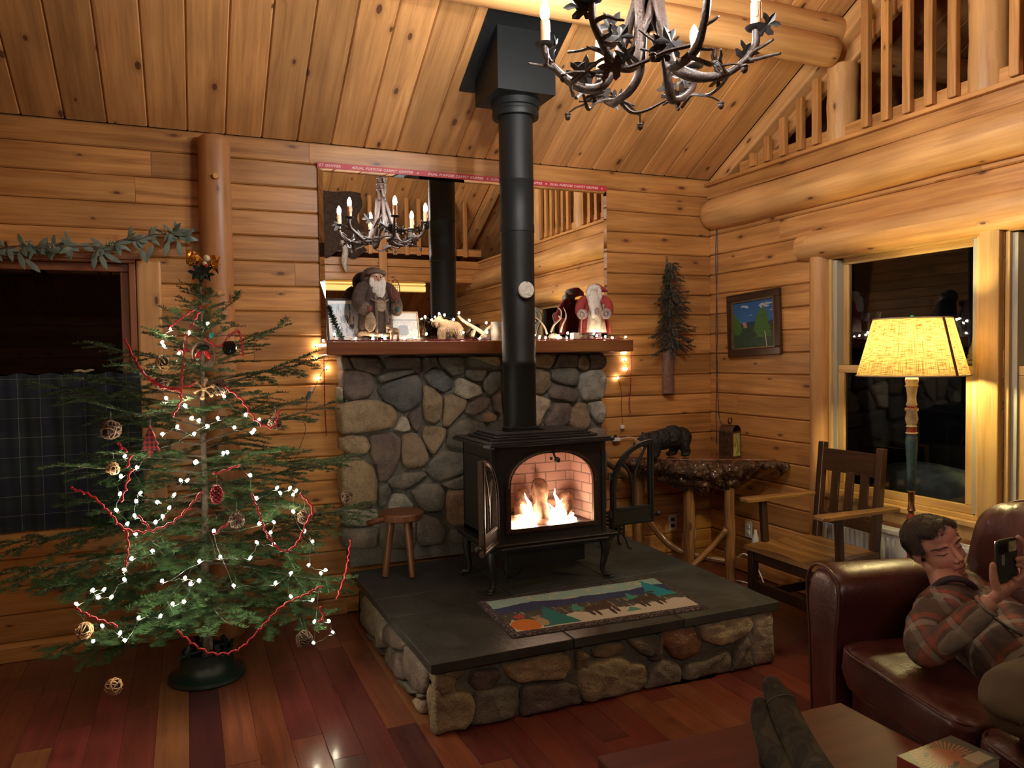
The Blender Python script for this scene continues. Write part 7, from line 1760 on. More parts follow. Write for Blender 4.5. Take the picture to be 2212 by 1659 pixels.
# little black iron basket on the hearth, right of the stove
q = at(1328, 1186, 2, HZ); q.y = min(q.y, 4.2); q.x = at(1328, 1150, 1, q.y).x
t = empty('iron_basket', (q.x, q.y, HZ), 'small black iron slatted basket on curved legs behind the open stove door', 'log basket')
mb = MB()
for z in (.10, .125, .15, .175, .20, .225): mb.box((q.x - .045, q.y - .05, HZ + z), (q.x + .045, q.y + .05, HZ + z + .010))
for sx in (-.04, 0, .04):
    for sy in (-.048, .048): mb.box((q.x + sx - .004, q.y + sy - .004, HZ + .09), (q.x + sx + .004, q.y + sy + .004, HZ + .24))
mb.build('slatted_body', IRON, t)
for sx in (-1, 1):
    for sy in (-1, 1): mb = MB(); mb.tube(smoothpath([(q.x + .035 * sx, q.y + .04 * sy, HZ + .10), (q.x + .055 * sx, q.y + .05 * sy, HZ + .06), (q.x + .065 * sx, q.y + .06 * sy, HZ + .02), (q.x + .085 * sx, q.y + .065 * sy, HZ + .008)], 4), .0065, 7); mb.build('leg', IRON, t, smooth=True)

# ---------------------------------------------------------------- wooden armchair
t = empty('wooden_armchair', (3.15, 3.18, 0), 'dark mission style wooden armchair with a worn scooped seat', 'chair')
SZ = .465
yf0, yf1, yr0, yr1, xf, xr = 2.90, 3.44, 2.975, 3.43, 2.915, 3.40
mb = MB(); nx, ny = 26, 26; V = []
for k in (0, 1):
    for j in range(ny + 1):
        for i in range(nx + 1):
            u, v = i / nx, j / ny; x = xf - .012 + (xr + .01 - xf + .012) * u; a, b = yf0 - .01 + (yr0 - yf0) * u, yf1 + .01 + (yr1 - yf1) * u; y = a + (b - a) * v
            s_ = math.sin(PI * min(1, max(0, (u + .05) / .95))) ** .6 * (math.sin(PI * v) ** .7); fr = .018 * math.cos((v - .5) * 2 * PI) * (1 - u) ** 3
            z = SZ - .020 * s_ + fr * .6 if k else SZ - .032
            V.append((x, y, z))
N_ = (nx + 1) * (ny + 1); Fs = []; uvs = []
for j in range(ny):
    for i in range(nx):
        a = j * (nx + 1) + i; f = (N_ + a, N_ + a + 1, N_ + a + nx + 2, N_ + a + nx + 1); Fs.append(f); uvs.append([(V[q][1], V[q][0]) for q in f]); f = (a, a + nx + 1, a + nx + 2, a + 1); Fs.append(f); uvs.append([(V[q][1], V[q][0]) for q in f])
rim = [i for i in range(nx + 1)] + [nx + j * (nx + 1) for j in range(1, ny + 1)] + [ny * (nx + 1) + i for i in range(nx - 1, -1, -1)] + [j * (nx + 1) for j in range(ny - 1, 0, -1)]
for k in range(len(rim)): a, b = rim[k], rim[(k + 1) % len(rim)]; f = (a, b, N_ + b, N_ + a); Fs.append(f); uvs.append([(V[q][1] + V[q][0], V[q][2]) for q in f])
mb.add(V, Fs, uvs, (.5,) * 3); mb.build('seat', SEATW, t, smooth=True, auto=45)
for y in (yf0 + .005, yf1 - .05): mb = MB(); mb.box((xf, y, .0005), (xf + .045, y + .045, SZ - .034), grain=2); mb.build('leg', DARKW, t, bevel=.004)
posts = []
for y in (yr0, yr1 - .042):
    mb = MB(); mb.obox((xr + .035, y + .021, .0005), (xr + .01, y + .021, .46), .042, .042, up=(1, 0, 0)); mb.obox((xr + .01, y + .021, .455), (xr + .065, y + .021, 1.02), .042, .040, up=(1, 0, 0)); mb.build('leg', DARKW, t, bevel=.004)
def bx(z): return xr + .01 + .055 * (z - .46) / .56
for z0, z1, nm in ((.855, .985, 'top_rail'), (.555, .615, 'lower_rail')):
    mb = MB(); V = []; m = 10
    for sgn in (0, 1):
        for zz in (z0, z1):
            for i in range(m + 1): v = i / m; V.append((bx((z0 + z1) / 2) - .010 + .02 * sgn + .010 * math.sin(PI * v), yr0 + .04 + (yr1 - yr0 - .08) * v, zz))
    k = m + 1; Fs = [(i, k + i, k + i + 1, i + 1) for i in range(m)] + [(2 * k + i, 2 * k + i + 1, 3 * k + i + 1, 3 * k + i) for i in range(m)] + [(k + i, 3 * k + i, 3 * k + i + 1, k + i + 1) for i in range(m)] + [(i, i + 1, 2 * k + i + 1, 2 * k + i) for i in range(m)]
    mb.add(V, Fs, [[(V[q][1], V[q][2]) for q in f] for f in Fs]); mb.build(nm, DARKW, t)
for i in range(3):
    y = yr0 + .125 + .103 * i; mb = MB(); mb.obox((bx(.6) + .008, y, .60), (bx(.87) + .008, y, .865), .055, .014, up=(1, 0, 0)); mb.build('back_slat', DARKW, t, bevel=.002)
for y, sg in ((yf0 + .0, -1), (yf1 - .0, 1)):
    mb = MB(); mb.prism([(xf - .015, -.035), (xf + .02, -.048), (xf + .33, -.032), (xr + .05, -.026), (xr + .05, .026), (xf + .33, .03), (xf + .02, .048), (xf - .015, .035)], lambda x, yy, d: Vector((x, y + yy * 1. + sg * .01, .70 + d)), .022); mb.build('armrest', SEATW, t, bevel=.005)
    mb = MB(); mb.obox((xf + .14, y + sg * .005, .43), (xf + .125, y + sg * .008, .70), .030, .040, up=(1, 0, 0)); mb.build('arm_post', DARKW, t, bevel=.004)
mb = MB(); mb.box((xf + .01, yf0 + .05, SZ - .09), (xf + .035, yf1 - .05, SZ - .034)); mb.build('front_apron', DARKW, t, bevel=.002)
mb = MB(); mb.box((xf + .012, yf0 + .05, .20), (xf + .034, yf1 - .05, .26)); mb.build('front_stretcher', DARKW, t, bevel=.002)
for y in (yf0 + .016, yf1 - .038): mb = MB(); mb.box((xf + .045, y, SZ - .085), (xr + .0, y + .02, SZ - .034)); mb.build('side_apron', DARKW, t); mb = MB(); mb.box((xf + .045, y, .15), (xr + .02, y + .02, .20)); mb.build('side_stretcher', DARKW, t)

# ---------------------------------------------------------------- outside the right windows: a porch settee in the dark
t = empty('porch_settee', (4.5, 3.5, 0), 'porch settee with a pale floral cushion outside the right window', 'settee')
mb = MB(); mb.box((4.25, 2.8, .05), (4.9, 4.3, .50)); mb.box((4.78, 2.8, .50), (4.9, 4.3, .90)); mb.build('wicker_frame', plain('dark_wicker', (.03, .02, .015), .7, nz=.5, ns=60, bump=1.), t, bevel=.02)
mb = MB(); mb.ball((4.50, 3.52, .64), (.26, .50, .16), 24, nz=.1, nf=2); mb.build('cushion', plain('floral_cushion', (.80, .76, .64), .8, nz=.3, ns=12), t, smooth=True)
mb = MB(); mb.box((XR + .2, -1, -.25), (7, YB + 1, .049)); struct(mb.build('floor_porch', plain('porch_boards', (.05, .04, .035), .8)))
# ---------------------------------------------------------------- leather sofa
SU = Vector((.25, .968, 0)).normalized(); SV = Vector((SU.y, -SU.x, 0)); SP = Vector((2.22, 2.08, 0))
def S(a, v, z): return SP + SU * a + SV * v + Vector((0, 0, z))
SR = Matrix((SU, SV, Vector((0, 0, 1)))).transposed()
def spow(x, e): return math.copysign(abs(x) ** e, x)
def softbox(mb, o, h, e=.35, seg=36, R=None, wr=0, wf=6, seed=0, stretch=(1, 1, 1)):
    """superellipsoid cushion, half sizes h, axes R"""
    R = R or SR; V = []; rings = seg // 2
    for i in range(rings + 1):
        ph = -PI / 2 + PI * i / rings
        for k in range(seg):
            a = 2 * PI * k / seg
            p = Vector((spow(math.cos(ph), e) * spow(math.cos(a), e) * h[0], spow(math.cos(ph), e) * spow(math.sin(a), e) * h[1], spow(math.sin(ph), e) * h[2]))
            if wr: p *= 1 + wr * noise.noise(Vector((p.x * wf * stretch[0], p.y * wf * stretch[1], p.z * wf * stretch[2] + seed)))
            V.append(Vector(o) + R @ p)
    Fs = [(i * seg + k, i * seg + (k + 1) % seg, (i + 1) * seg + (k + 1) % seg, (i + 1) * seg + k) for i in range(rings) for k in range(seg)]
    mb.add(V, Fs)
t = empty('leather_sofa', tuple(SP), 'dark oxblood leather sofa with rolled arms', 'sofa')
LS = 1.95
mb = MB(); 
V = [S(a, v, z) for z in (.03, .30) for a, v in ((-LS, .03), (0.02, .03), (0.02, .90), (-LS, .90))]
mb.add(V, [(0, 3, 2, 1), (4, 5, 6, 7), (0, 1, 5, 4), (1, 2, 6, 5), (2, 3, 7, 6), (3, 0, 4, 7)]); mb.build('base', LEATHER, t, bevel=.02)
mb = MB(); softbox(mb, S(-LS / 2 - .1, .80, .50), (LS / 2 + .1, .12, .34), .35, 40); mb.build('back_frame', LEATHER, t, smooth=True)
# rolled arms: profile across u, extruded along v
def arm(a0, a1, name):
    mb = MB(); ac = (a0 + a1) / 2; hw = abs(a1 - a0) / 2
    prof = [(-hw * .93, .02), (-hw * .90, .30), (-hw * .98, .48), (-hw * 1.10, .56), (-hw * 1.16, .62), (-hw * 1.08, .68), (-hw * .80, .715), (-hw * .35, .732), (hw * .2, .735), (hw * .65, .715), (hw * .98, .67), (hw * 1.06, .61), (hw * .98, .54), (hw * .88, .47), (hw * .80, .30), (hw * .70, .02)]
    vs = [-.035, -.03, -.015, .02, .06, .3, .6, .86, .90, .915]; sc_ = [.0, .86, .95, .995, 1, 1, 1, 1, .97, .9]
    V = []; cz = .38
    for v, s_ in zip(vs, sc_):
        for a, z in prof: V.append(S(ac + a * s_, v, cz + (z - cz) * s_ + (.010 * noise.noise(Vector((v * 6, a * 9, z * 5))) if v > 0 else 0)))
    n = len(prof); Fs = [(i * n + k, (i + 1) * n + k, (i + 1) * n + (k + 1) % n, i * n + (k + 1) % n) for i in range(len(vs) - 1) for k in range(n)] + [tuple((len(vs) - 1) * n + k for k in range(n))]
    mb.add(V, Fs); o = mb.build(name, LEATHER, t, smooth=True); o.modifiers.new('sub', 'SUBSURF').render_levels = 2
    p = MB(); P_ = [S(ac + a * .985, -.022, cz + (z - cz) * .985) for a, z in prof]; p.tube(smoothpath(P_, 4), .006, 6); p.build('piping', LEATHER, o, smooth=True)
arm(.015, .222, 'arm'); arm(-LS - .27, -LS - .02, 'arm')
for k, (a0, a1) in enumerate(((-.66, -.005), (-1.30, -.67), (-1.94, -1.31))):
    mb = MB(); c = S((a0 + a1) / 2, .285, .405); softbox(mb, c, ((a1 - a0) / 2 + .01, .34, .085), .28, 64, wr=.05, wf=15, seed=k, stretch=(1.6, 1, 1)); o = mb.build('seat_cushion', LEATHER, t, smooth=True)
    p = MB(); pts = []
    for i in range(65): a = 2 * PI * i / 64; pts.append(c + SR @ Vector((spow(math.cos(a), .28) * ((a1 - a0) / 2 + .004), spow(math.sin(a), .28) * .333, .062)))
    p.tube(pts, .0065, 6); p.build('piping', LEATHER, o, smooth=True)
for k, a in enumerate((-.36, -1.0, -1.62)):
    mb = MB(); R2 = SR @ Matrix.Rotation(-.18, 3, 'X'); c = S(a + .03, .59, .745); softbox(mb, c, (.33, .17, .265), .62, 56, R=R2, wr=.05, wf=11, seed=k * 5, stretch=(2.2, .6, .5)); o = mb.build('back_cushion', LEATHER, t, smooth=True)
    p = MB(); pts = []
    for i in range(65): q = 2 * PI * i / 64; pts.append(c + R2 @ Vector((spow(math.cos(q), .62) * .333, -.03, spow(math.sin(q), .62) * .268)))
    p.tube(pts, .006, 6); p.build('piping', LEATHER, o, smooth=True)

# ---------------------------------------------------------------- the young man lying on the sofa
def D(px, py, d): return atd(px, py, d)
man = empty('person', tuple(D(2110, 1340, 2.6)), 'person with short brown hair in plaid flannel shirt lying on the sofa, holding a phone', 'person')
SKIN = NT('skin'); co = SKIN.node('ShaderNodeTexCoord').outputs['Object']; nk = SKIN.node('ShaderNodeTexNoise', {'Vector': co, 'Scale': 22., 'Detail': 4.})
SKIN = SKIN.done(SKIN.ramp(nk.outputs[0], [(.3, (.42, .20, .15)), (.7, (.54, .29, .22))]), .5, Subsurface_Weight=.12, Subsurface_Radius=(.02, .008, .004), Subsurface_Scale=.2)
def camv(x, y, z): return CX * x + CY * y - CZ * z        # right, up, towards the viewer
l_ = camv(.88, .37, -.17).normalized(); u_ = camv(-.45, .87, .04); u_ = (u_ - l_ * u_.dot(l_)).normalized(); n_ = l_.cross(u_)
HR = Matrix((l_, u_, n_)).transposed(); HC = D(2054, 1186, 2.70) - n_ * .075
def H(x, y, z): return HC + HR @ Vector((x, y, z))
def hb(mb, x, y, z, rx, ry, rz, seg=20): mb.ball(H(x, y, z), (rx, ry, rz), seg, rot=HR)
mb = MB()
hb(mb, 0, .026, -.012, .077, .080, .098, 28); hb(mb, 0, -.028, .026, .064, .078, .062, 24); hb(mb, 0, -.074, .026, .053, .044, .056); hb(mb, 0, -.102, .058, .027, .020, .024)
for s_ in (-1, 1):
    hb(mb, .032 * s_, -.034, .054, .025, .030, .026); hb(mb, .026 * s_, .020, .076, .026, .010, .014); hb(mb, .031 * s_, -.002, .070, .0165, .0095, .0125, 12)
    hb(mb, .0115 * s_, -.040, .095, .0085, .0085, .009, 10); hb(mb, .048 * s_, -.075, .005, .022, .035, .035)
    hb(mb, .079 * s_, -.012, -.012, .007, .031, .018, 14); hb(mb, .083 * s_, -.010, -.018, .006, .026, .012, 12)
mb.tube([H(0, .012, .082), H(0, -.010, .094), H(0, -.028, .106), H(0, -.038, .110)], [.009, .009, .011, .012], 10); hb(mb, 0, -.062, .082, .022, .0075, .012, 14); hb(mb, 0, -.073, .081, .018, .0075, .011, 14); hb(mb, 0, .05, .062, .05, .04, .03)
NK = D(2068, 1290, 2.64) + CZ * .02
mb.tube([H(0, -.05, -.02), H(0, -.10, -.015), NK], [.058, .056, .062], 18)
def hand(mb, wrist, palm, knuck_dir, side, nrm, fingers, thumb):
    """palm slab from wrist to the knuckles; fingers are lists of joints"""
    w = Vector(wrist); p = Vector(palm); d = (p - w).normalized(); sd = Vector(side).normalized()
    for f in (0, .25, .5, .75, 1): 
        for s_ in (-1, -.4, .4, 1): mb.ball(w.lerp(p, .25 + .75 * f) + sd * (.026 * s_ * (.75 + .3 * f)), (.0155,) * 3, 10)
    mb.tube([w - d * .03, w + d * .02], [.027, .029], 12)
    for i, F in enumerate(fingers):
        F = [Vector(q) for q in F]; r = .0098 if i < 3 else .0085
        mb.tube(smoothpath(F, 4), [r * (1.08 - .22 * k / (4 * (len(F) - 1))) for k in range(4 * (len(F) - 1) + 1)], 10); mb.ball(F[-1], (r * .84,) * 3, 8)
        for q in F[1:-1]: mb.ball(q, (r * 1.08,) * 3, 8)
    F = [Vector(q) for q in thumb]; mb.tube(smoothpath(F, 4), [.015 - .0045 * k / (4 * (len(F) - 1)) for k in range(4 * (len(F) - 1) + 1)], 10); mb.ball(F[-1], (.0105,) * 3, 8)
hm = MB(); hm.v, hm.f, hm.uv, hm.c, hm.m = mb.v, mb.f, mb.uv, mb.c, mb.m
head = organic('head', mb, SKIN, man, .0042, 3)
# near hand (his right): wrist at the cuff, thumb up the left edge of the phone
PH = D(2173, 1213, 2.36)
pr = camv(.975, .17, -.14).normalized(); pu = camv(-.19, .96, .20); pu = (pu - pr * pu.dot(pr)).normalized(); pn = pr.cross(pu)
def Q(a, b, c): return PH + pr * a + pu * b + pn * c
mb = MB(); W1_ = D(2131, 1308, 2.37)
hand(mb, W1_, Q(-.004, -.078, .012), None, pr * .9 + pu * .2, pn,
     [[Q(.030, -.070, .018), Q(.052, -.045, .022), Q(.046, -.020, .016), Q(.028, -.012, .0145)],
      [Q(.022, -.060, .020), Q(.058, -.022, .024), Q(.047, .004, .0165), Q(.026, .008, .0145)],
      [Q(.010, -.058, .016), Q(.030, -.056, .018), Q(.044, -.058, .016), Q(.050, -.074, .010)],
      [Q(.016, -.080, .014), Q(.036, -.082, .016), Q(.048, -.092, .012)]],
     [Q(-.034, -.088, .010), Q(-.046, -.058, .006), Q(-.047, -.028, .002), Q(-.045, -.002, .000)])
mb.tube([W1_ - (Q(-.004, -.078, .012) - W1_).normalized() * .03, D(2112, 1325, 2.39)], [.027, .028], 12)
organic('hand', mb, SKIN, man, .0038, 2)
# far hand (his left): fingertip over the top right corner of the phone
mb = MB(); W2_ = D(2262, 1300, 2.44)
hand(mb, W2_, Q(.066, -.060, -.004), None, pu * .8 + pr * .3, pn,
     [[Q(.072, -.030, .004), Q(.068, .022, .008), Q(.052, .058, .008), Q(.040, .074, .004)],
      [Q(.075, -.050, .010), Q(.078, -.020, .022), Q(.056, -.006, .020), Q(.040, -.004, .0155)],
      [Q(.072, -.068, .014), Q(.076, -.044, .026), Q(.058, -.032, .022), Q(.042, -.032, .018)],
      [Q(.070, -.085, .012), Q(.074, -.068, .024), Q(.060, -.062, .022)]],
     [Q(.085, -.070, -.012), Q(.070, -.040, -.016), Q(.048, -.015, -.012), Q(.030, .000, -.010)])
mb.tube([W2_, D(2300, 1335, 2.46)], [.028, .030], 12)
organic('hand', mb, SKIN, man, .0038, 2)
# hair
mb = MB(); hb(mb, 0, .033, -.026, .082, .077, .096, 28); hb(mb, 0, .072, .028, .062, .032, .050); hb(mb, -.016, .076, .050, .046, .024, .028); hb(mb, .03, .070, .046, .034, .022, .024); hb(mb, 0, -.02, -.068, .068, .060, .040)
for s_ in (-1, 1): hb(mb, .072 * s_, .022, -.004, .014, .030, .034); hb(mb, .073 * s_, .010, .014, .005, .018, .010)
HAIRM = NT('brown_hair'); co = HAIRM.node('ShaderNodeTexCoord').outputs['Object']; mp = HAIRM.node('ShaderNodeMapping', {'Vector': co, 'Rotation': (.4, .9, .6), 'Scale': (30, 420, 420)}); nh = HAIRM.node('ShaderNodeTexNoise', {'Vector': mp.outputs[0], 'Scale': 1., 'Detail': 3., 'Distortion': .5})
HAIRM.bump(nh.outputs[0], .8, .004); HAIRM = HAIRM.done(HAIRM.ramp(nh.outputs[0], [(.3, (.018, .012, .008)), (.7, (.075, .05, .032))]), .4)
hair = organic('hair', mb, HAIRM, man, .0045, 2, .003, .02)
sp = Spray(); rs = random.Random(6); inv = HR.transposed()
hv = [(v.co.copy(), v.normal.copy()) for v in hair.data.vertices]; rs.shuffle(hv); cnt_ = 0
for c, nn in hv:
    L = inv @ (c - HC)
    if L.y < .0 or cnt_ > 2600 or (L.z > .03 and L.y < .058): continue
    cnt_ += 1; d = (u_ * (-.25 - .4 * (L.z < 0)) + n_ * (.9 if L.y > .05 else -.3) + l_ * (-.35 if L.x < .02 else .5) + nn * .15); d = (d - nn * d.dot(nn) * .8).normalized()
    ln = rs.uniform(.012, .026); a = c + nn * .001; sp.twig([a, a + d * ln * .5 + nn * .004, a + d * ln + nn * .001], .0009, .0003, dens=0)
sp.build('hair_strands', [HAIRM, HAIRM], man)
from mathutils.bvhtree import BVHTree
hbv = BVHTree.FromPolygons([v.co.copy() for v in head.data.vertices], [tuple(p.vertices) for p in head.data.polygons])
def F(x, y, up=.0006, ang=.0):
    o = H(x, y, .30) + l_ * (.9 * x) ; h = hbv.ray_cast(o, (-n_ - l_ * (3.0 * x)).normalized())
    return (h[0] + h[1] * up) if h[0] is not None else H(x, y, .08)
for s_ in (-1, 1):
    mb = MB(); mb.tube(smoothpath([F(.013 * s_, .017), F(.024 * s_, .0215), F(.036 * s_, .0215), F(.047 * s_, .016), F(.053 * s_, .011)], 3), [.0022, .0026, .0030, .0032, .0032, .0030, .0028, .0027, .0024, .0021, .0017, .0012, .0008], 7); mb.build('eyebrow', HAIRM, man, smooth=True)
    mb = MB(); mb.tube(smoothpath([F(.016 * s_, -.0052), F(.024 * s_, -.0062), F(.032 * s_, -.0066), F(.040 * s_, -.0064), F(.047 * s_, -.0050)], 3), [.0006, .0008, .0010, .0013, .0015, .0016, .0016, .0015, .0014, .0012, .0010, .0008, .0006], 6); mb.build('eyelashes', plain('lash_brown', (.02, .010, .008), .7), man, smooth=True)
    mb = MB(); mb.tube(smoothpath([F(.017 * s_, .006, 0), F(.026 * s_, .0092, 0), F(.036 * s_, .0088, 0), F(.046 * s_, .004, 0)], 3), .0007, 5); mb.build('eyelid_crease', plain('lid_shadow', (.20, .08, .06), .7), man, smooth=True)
LIPM = plain('lips', (.42, .18, .15), .5)
mb = MB(); mb.tube(smoothpath([F(-.021, -.0690), F(-.010, -.0655), F(0, -.0662), F(.010, -.0655), F(.021, -.0690)], 3), [.0007, .0013, .0018, .0022, .0024, .0024, .0024, .0024, .0024, .0022, .0018, .0013, .0007], 8); mb.build('upper_lip', LIPM, man, smooth=True)
mb = MB(); mb.tube(smoothpath([F(-.018, -.0720), F(-.009, -.0745), F(0, -.0752), F(.009, -.0745), F(.018, -.0720)], 3), [.0007, .0015, .0021, .0025, .0028, .0029, .0029, .0029, .0028, .0025, .0021, .0015, .0007], 8); mb.build('lower_lip', LIPM, man, smooth=True)
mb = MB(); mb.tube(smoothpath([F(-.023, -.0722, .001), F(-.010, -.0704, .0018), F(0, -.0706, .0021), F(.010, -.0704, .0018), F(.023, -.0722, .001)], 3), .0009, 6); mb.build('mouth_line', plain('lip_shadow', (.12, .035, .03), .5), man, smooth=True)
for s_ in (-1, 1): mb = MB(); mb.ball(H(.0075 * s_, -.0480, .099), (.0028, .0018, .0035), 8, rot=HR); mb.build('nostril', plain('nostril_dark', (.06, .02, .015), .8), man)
# shirt: one continuous body of cloth
def flannel():
    q = NT('plaid_flannel'); co = q.node('ShaderNodeTexCoord').outputs['Object']; wn = q.node('ShaderNodeTexNoise', {'Vector': co, 'Scale': 5., 'Detail': 2.})
    wv = q.node('ShaderNodeVectorMath', operation='SCALE'); q.put(wv.inputs[0], wn.outputs[1]); wv.inputs['Scale'].default_value = .035
    ad = q.node('ShaderNodeVectorMath', operation='ADD'); q.put(ad.inputs[0], co); q.put(ad.inputs[1], wv.outputs[0])
    mp = q.node('ShaderNodeMapping', {'Vector': ad.outputs[0], 'Rotation': (.5, .6, .9)}); sp = q.node('ShaderNodeSeparateXYZ', {0: mp.outputs[0]})
    def band(s, per, lo, hi): f = q.math('FRACT', q.math('MULTIPLY', s, 1 / per)); return q.math('MULTIPLY', q.math('GREATER_THAN', f, lo), q.math('LESS_THAN', f, hi))
    c = q.mix(0., (.11, .07, .042), (.11, .07, .042))
    for s in (sp.outputs[0], sp.outputs[1]):
        c = q.mix(q.math('MULTIPLY', band(s, .115, .0, .42), .55), c, (.07, .045, .035)); c = q.mix(q.math('MULTIPLY', band(s, .115, .55, .72), .5), c, (.30, .27, .22)); c = q.mix(q.math('MULTIPLY', band(s, .115, .80, .92), .45), c, (.32, .07, .05))
    nf_ = q.node('ShaderNodeTexNoise', {'Vector': co, 'Scale': 9., 'Detail': 3., 'Distortion': 1.}); q.bump(nf_.outputs[0], .7, .02)
    return q.done(c, .9)
FLAN = flannel()
mb = MB()
SH1, SH2 = D(2020, 1325, 2.60), D(2160, 1262, 2.90)
CHS, BEL, HIP = D(2120, 1345, 2.68), D(2205, 1425, 2.45), D(2310, 1510, 2.28)
mb.tube([D(2078, 1290, 2.70), CHS, BEL, HIP], [.12, .155, .15, .15], 22); mb.tube([SH1, D(2075, 1300, 2.70), SH2], [.075, .10, .075], 16)
for a, b, r in ((SH1, CHS, .11), (SH2, CHS, .10)): mb.tube([a, b], [.08, r], 16)
EL = D(2003, 1408, 2.47)
mb.tube(smoothpath([SH1, D(1998, 1365, 2.54), EL], 4), [.074] + [.068] * 3 + [.062] * 5, 16); mb.ball(EL, .058, 14)
mb.tube(smoothpath([EL, D(2055, 1375, 2.42), D(2100, 1335, 2.39), D(2128, 1312, 2.37)], 4), [.057, .055, .053, .050, .048, .046, .045, .044, .043, .042, .040, .039, .038], 16)
mb.tube(smoothpath([SH2, D(2235, 1340, 2.72), D(2305, 1365, 2.56), D(2290, 1330, 2.48)], 4), [.07] * 4 + [.062] * 4 + [.05] * 5, 14)
shirt = organic('flannel_shirt', mb, FLAN, man, .009, 4, .006, .06)
mb = MB(); cfd = (D(2128, 1312, 2.37) - D(2100, 1335, 2.39)).normalized(); mb.torus(D(2131, 1309, 2.37), .034, .0065, ax=tuple(cfd), seg=22, sub=7); mb.build('cuff', FLAN, man, smooth=True)
mb = MB(); COLR = plain('dark_collar', (.03, .02, .022), .8)
nax = (H(0, -.10, -.015) - NK).normalized(); cc_ = NK + nax * .012
mb.torus(cc_, .066, .009, ax=tuple(nax), seg=30, sub=8); mb.torus(cc_ - nax * .014, .072, .010, ax=tuple(nax), seg=30, sub=8)
mb.build('collar', COLR, man, smooth=True)
mb = MB(); mb.tube(smoothpath([D(2088, 1280, 2.535), D(2110, 1300, 2.52), D(2150, 1335, 2.46), D(2205, 1372, 2.32)], 4), .008, 8, flat=.5); mb.build('button_placket', COLR, man, smooth=True)
KH = plain('khaki_cloth', (.085, .058, .028), .85, nz=.15, ns=12, bump=.3)
mb = MB(); mb.tube(smoothpath([HIP, D(2275, 1500, 2.12), D(2200, 1512, 1.98), D(2190, 1530, 1.97)], 4), [.13, .125, .12, .115, .11, .105, .10, .095, .09, .088, .085, .082, .08], 18); mb.ball(D(2198, 1522, 1.98), .082, 16); mb.tube(smoothpath([D(2198, 1525, 1.98), D(2270, 1570, 1.93), D(2380, 1650, 1.87)], 4), [.078, .072, .068, .064, .062, .060, .058, .056, .055], 14)
mb.tube([HIP, D(2420, 1560, 2.0), D(2600, 1660, 1.8)], [.12, .10, .08], 14); mb.ball(HIP, .14, 14)
organic('khaki_trousers', mb, KH, man, .010, 4, .003, .06)
# phone in his hands
t = empty('phone', tuple(PH), 'phone in a dark case with a twin lens camera, held by the person', 'phone')
R3 = Matrix((pr, pu, pn)).transposed()
mb = MB(); softbox(mb, PH, (.0375, .076, .0055), .25, 40, R=R3); mb.build('phone_case', plain('dark_phone_case', (.035, .04, .032), .35), t, smooth=True, auto=50)
mb = MB(); softbox(mb, Q(-.015, .050, .0065), (.0165, .018, .0022), .35, 20, R=R3); mb.build('camera_bump', BLACK, t, smooth=True)
for a, b in ((-.021, .057), (-.009, .045)): mb = MB(); mb.ball(Q(a, b, .0085), (.006, .006, .0016), 14, rot=R3); mb.build('camera_lens', plain('lens_black', (.005, .005, .007), .05), t, smooth=True)
STK = plain('pale_sticker', (.40, .34, .20), .5, nz=.5, ns=60); mb = MB(); softbox(mb, Q(.019, .050, .0056), (.014, .017, .0007), .3, 20, R=R3); mb.build('sticker', STK, t)
mb = MB(); softbox(mb, Q(-.014, .010, .0056), (.006, .019, .0007), .5, 20, R=R3); mb.build('sticker', plain('grey_sticker', (.22, .22, .20), .5), t)
scm = MB(); scm.add([Q(-.034, -.072, -.0058), Q(.034, -.072, -.0058), Q(.034, .072, -.0058), Q(-.034, .072, -.0058)], [(3, 2, 1, 0)]); scm.build('screen', emit('phone_screen', (1, .55, .50), 1.6), t)

# ---------------------------------------------------------------- coffee table, book, the viewer's feet
t = empty('coffee_table', (1.45, 1.4, 0), 'low dark red wooden coffee table with worn edges', 'table')
mb = MB(); e = []
TC = [(1.005, 1.12), (1.87, 1.12), (1.875, 1.775), (1.015, 1.815)]
for i in range(4):
    a, b = TC[i], TC[(i + 1) % 4]
    for k in range(16): p = lerp2(a, b, k / 16); e.append((p[0] + .003 * noise.noise(Vector((p[0] * 15, p[1] * 15, 0))), p[1] + .003 * noise.noise(Vector((p[0] * 15, p[1] * 15, 5)))))
mb.prism(e, lambda x, y, d: Vector((x, y, .405 + d)), .035); mb.build('tabletop', TABLEW, t, bevel=.004)
mb = MB(); mb.box((1.05, 1.16, .33), (1.84, 1.75, .404), grain=0); mb.build('apron', TABLEW, t, bevel=.003)
for x in (1.06, 1.77):
    for y in (1.17, 1.68): mb = MB(); mb.box((x, y, .0005), (x + .06, y + .06, .33), grain=2); mb.build('leg', TABLEW, t, bevel=.003)
TT = .4405
BA, BB_, BC_ = at(1938, 1632, 2, TT + .036), at(2055, 1588, 2, TT + .036), at(2146, 1637, 2, TT + .036)
bu = (BB_ - BA); bu.z = 0; BWd = bu.length; bu.normalize(); bv = Vector((bu.y, -bu.x, 0)); BH = .135; bo_ = Vector((BA.x, BA.y, TT))
sh = Vector((-.06, -.0, 0)) * 0
t = empty('book', tuple(bo_), 'thick paperback with an orange sunburst cover on the coffee table corner', 'book')
def Bk(a, b, z): return bo_ + bu * a + bv * b + Vector((0, 0, z))
def bbox(mb, a0, a1, b0, b1, z0, z1, uv=False):
    V = [Bk(a, b, z) for z in (z0, z1) for a, b in ((a0, b0), (a0, b1), (a1, b1), (a1, b0))]
    mb.add(V, [(3, 2, 1, 0), (4, 5, 6, 7), (0, 1, 5, 4), (1, 2, 6, 5), (2, 3, 7, 6), (3, 0, 4, 7)], [[(0, 0)] * 4, [(0, 1), (0, 0), (1, 0), (1, 1)]] + [[(0, 0)] * 4] * 4)
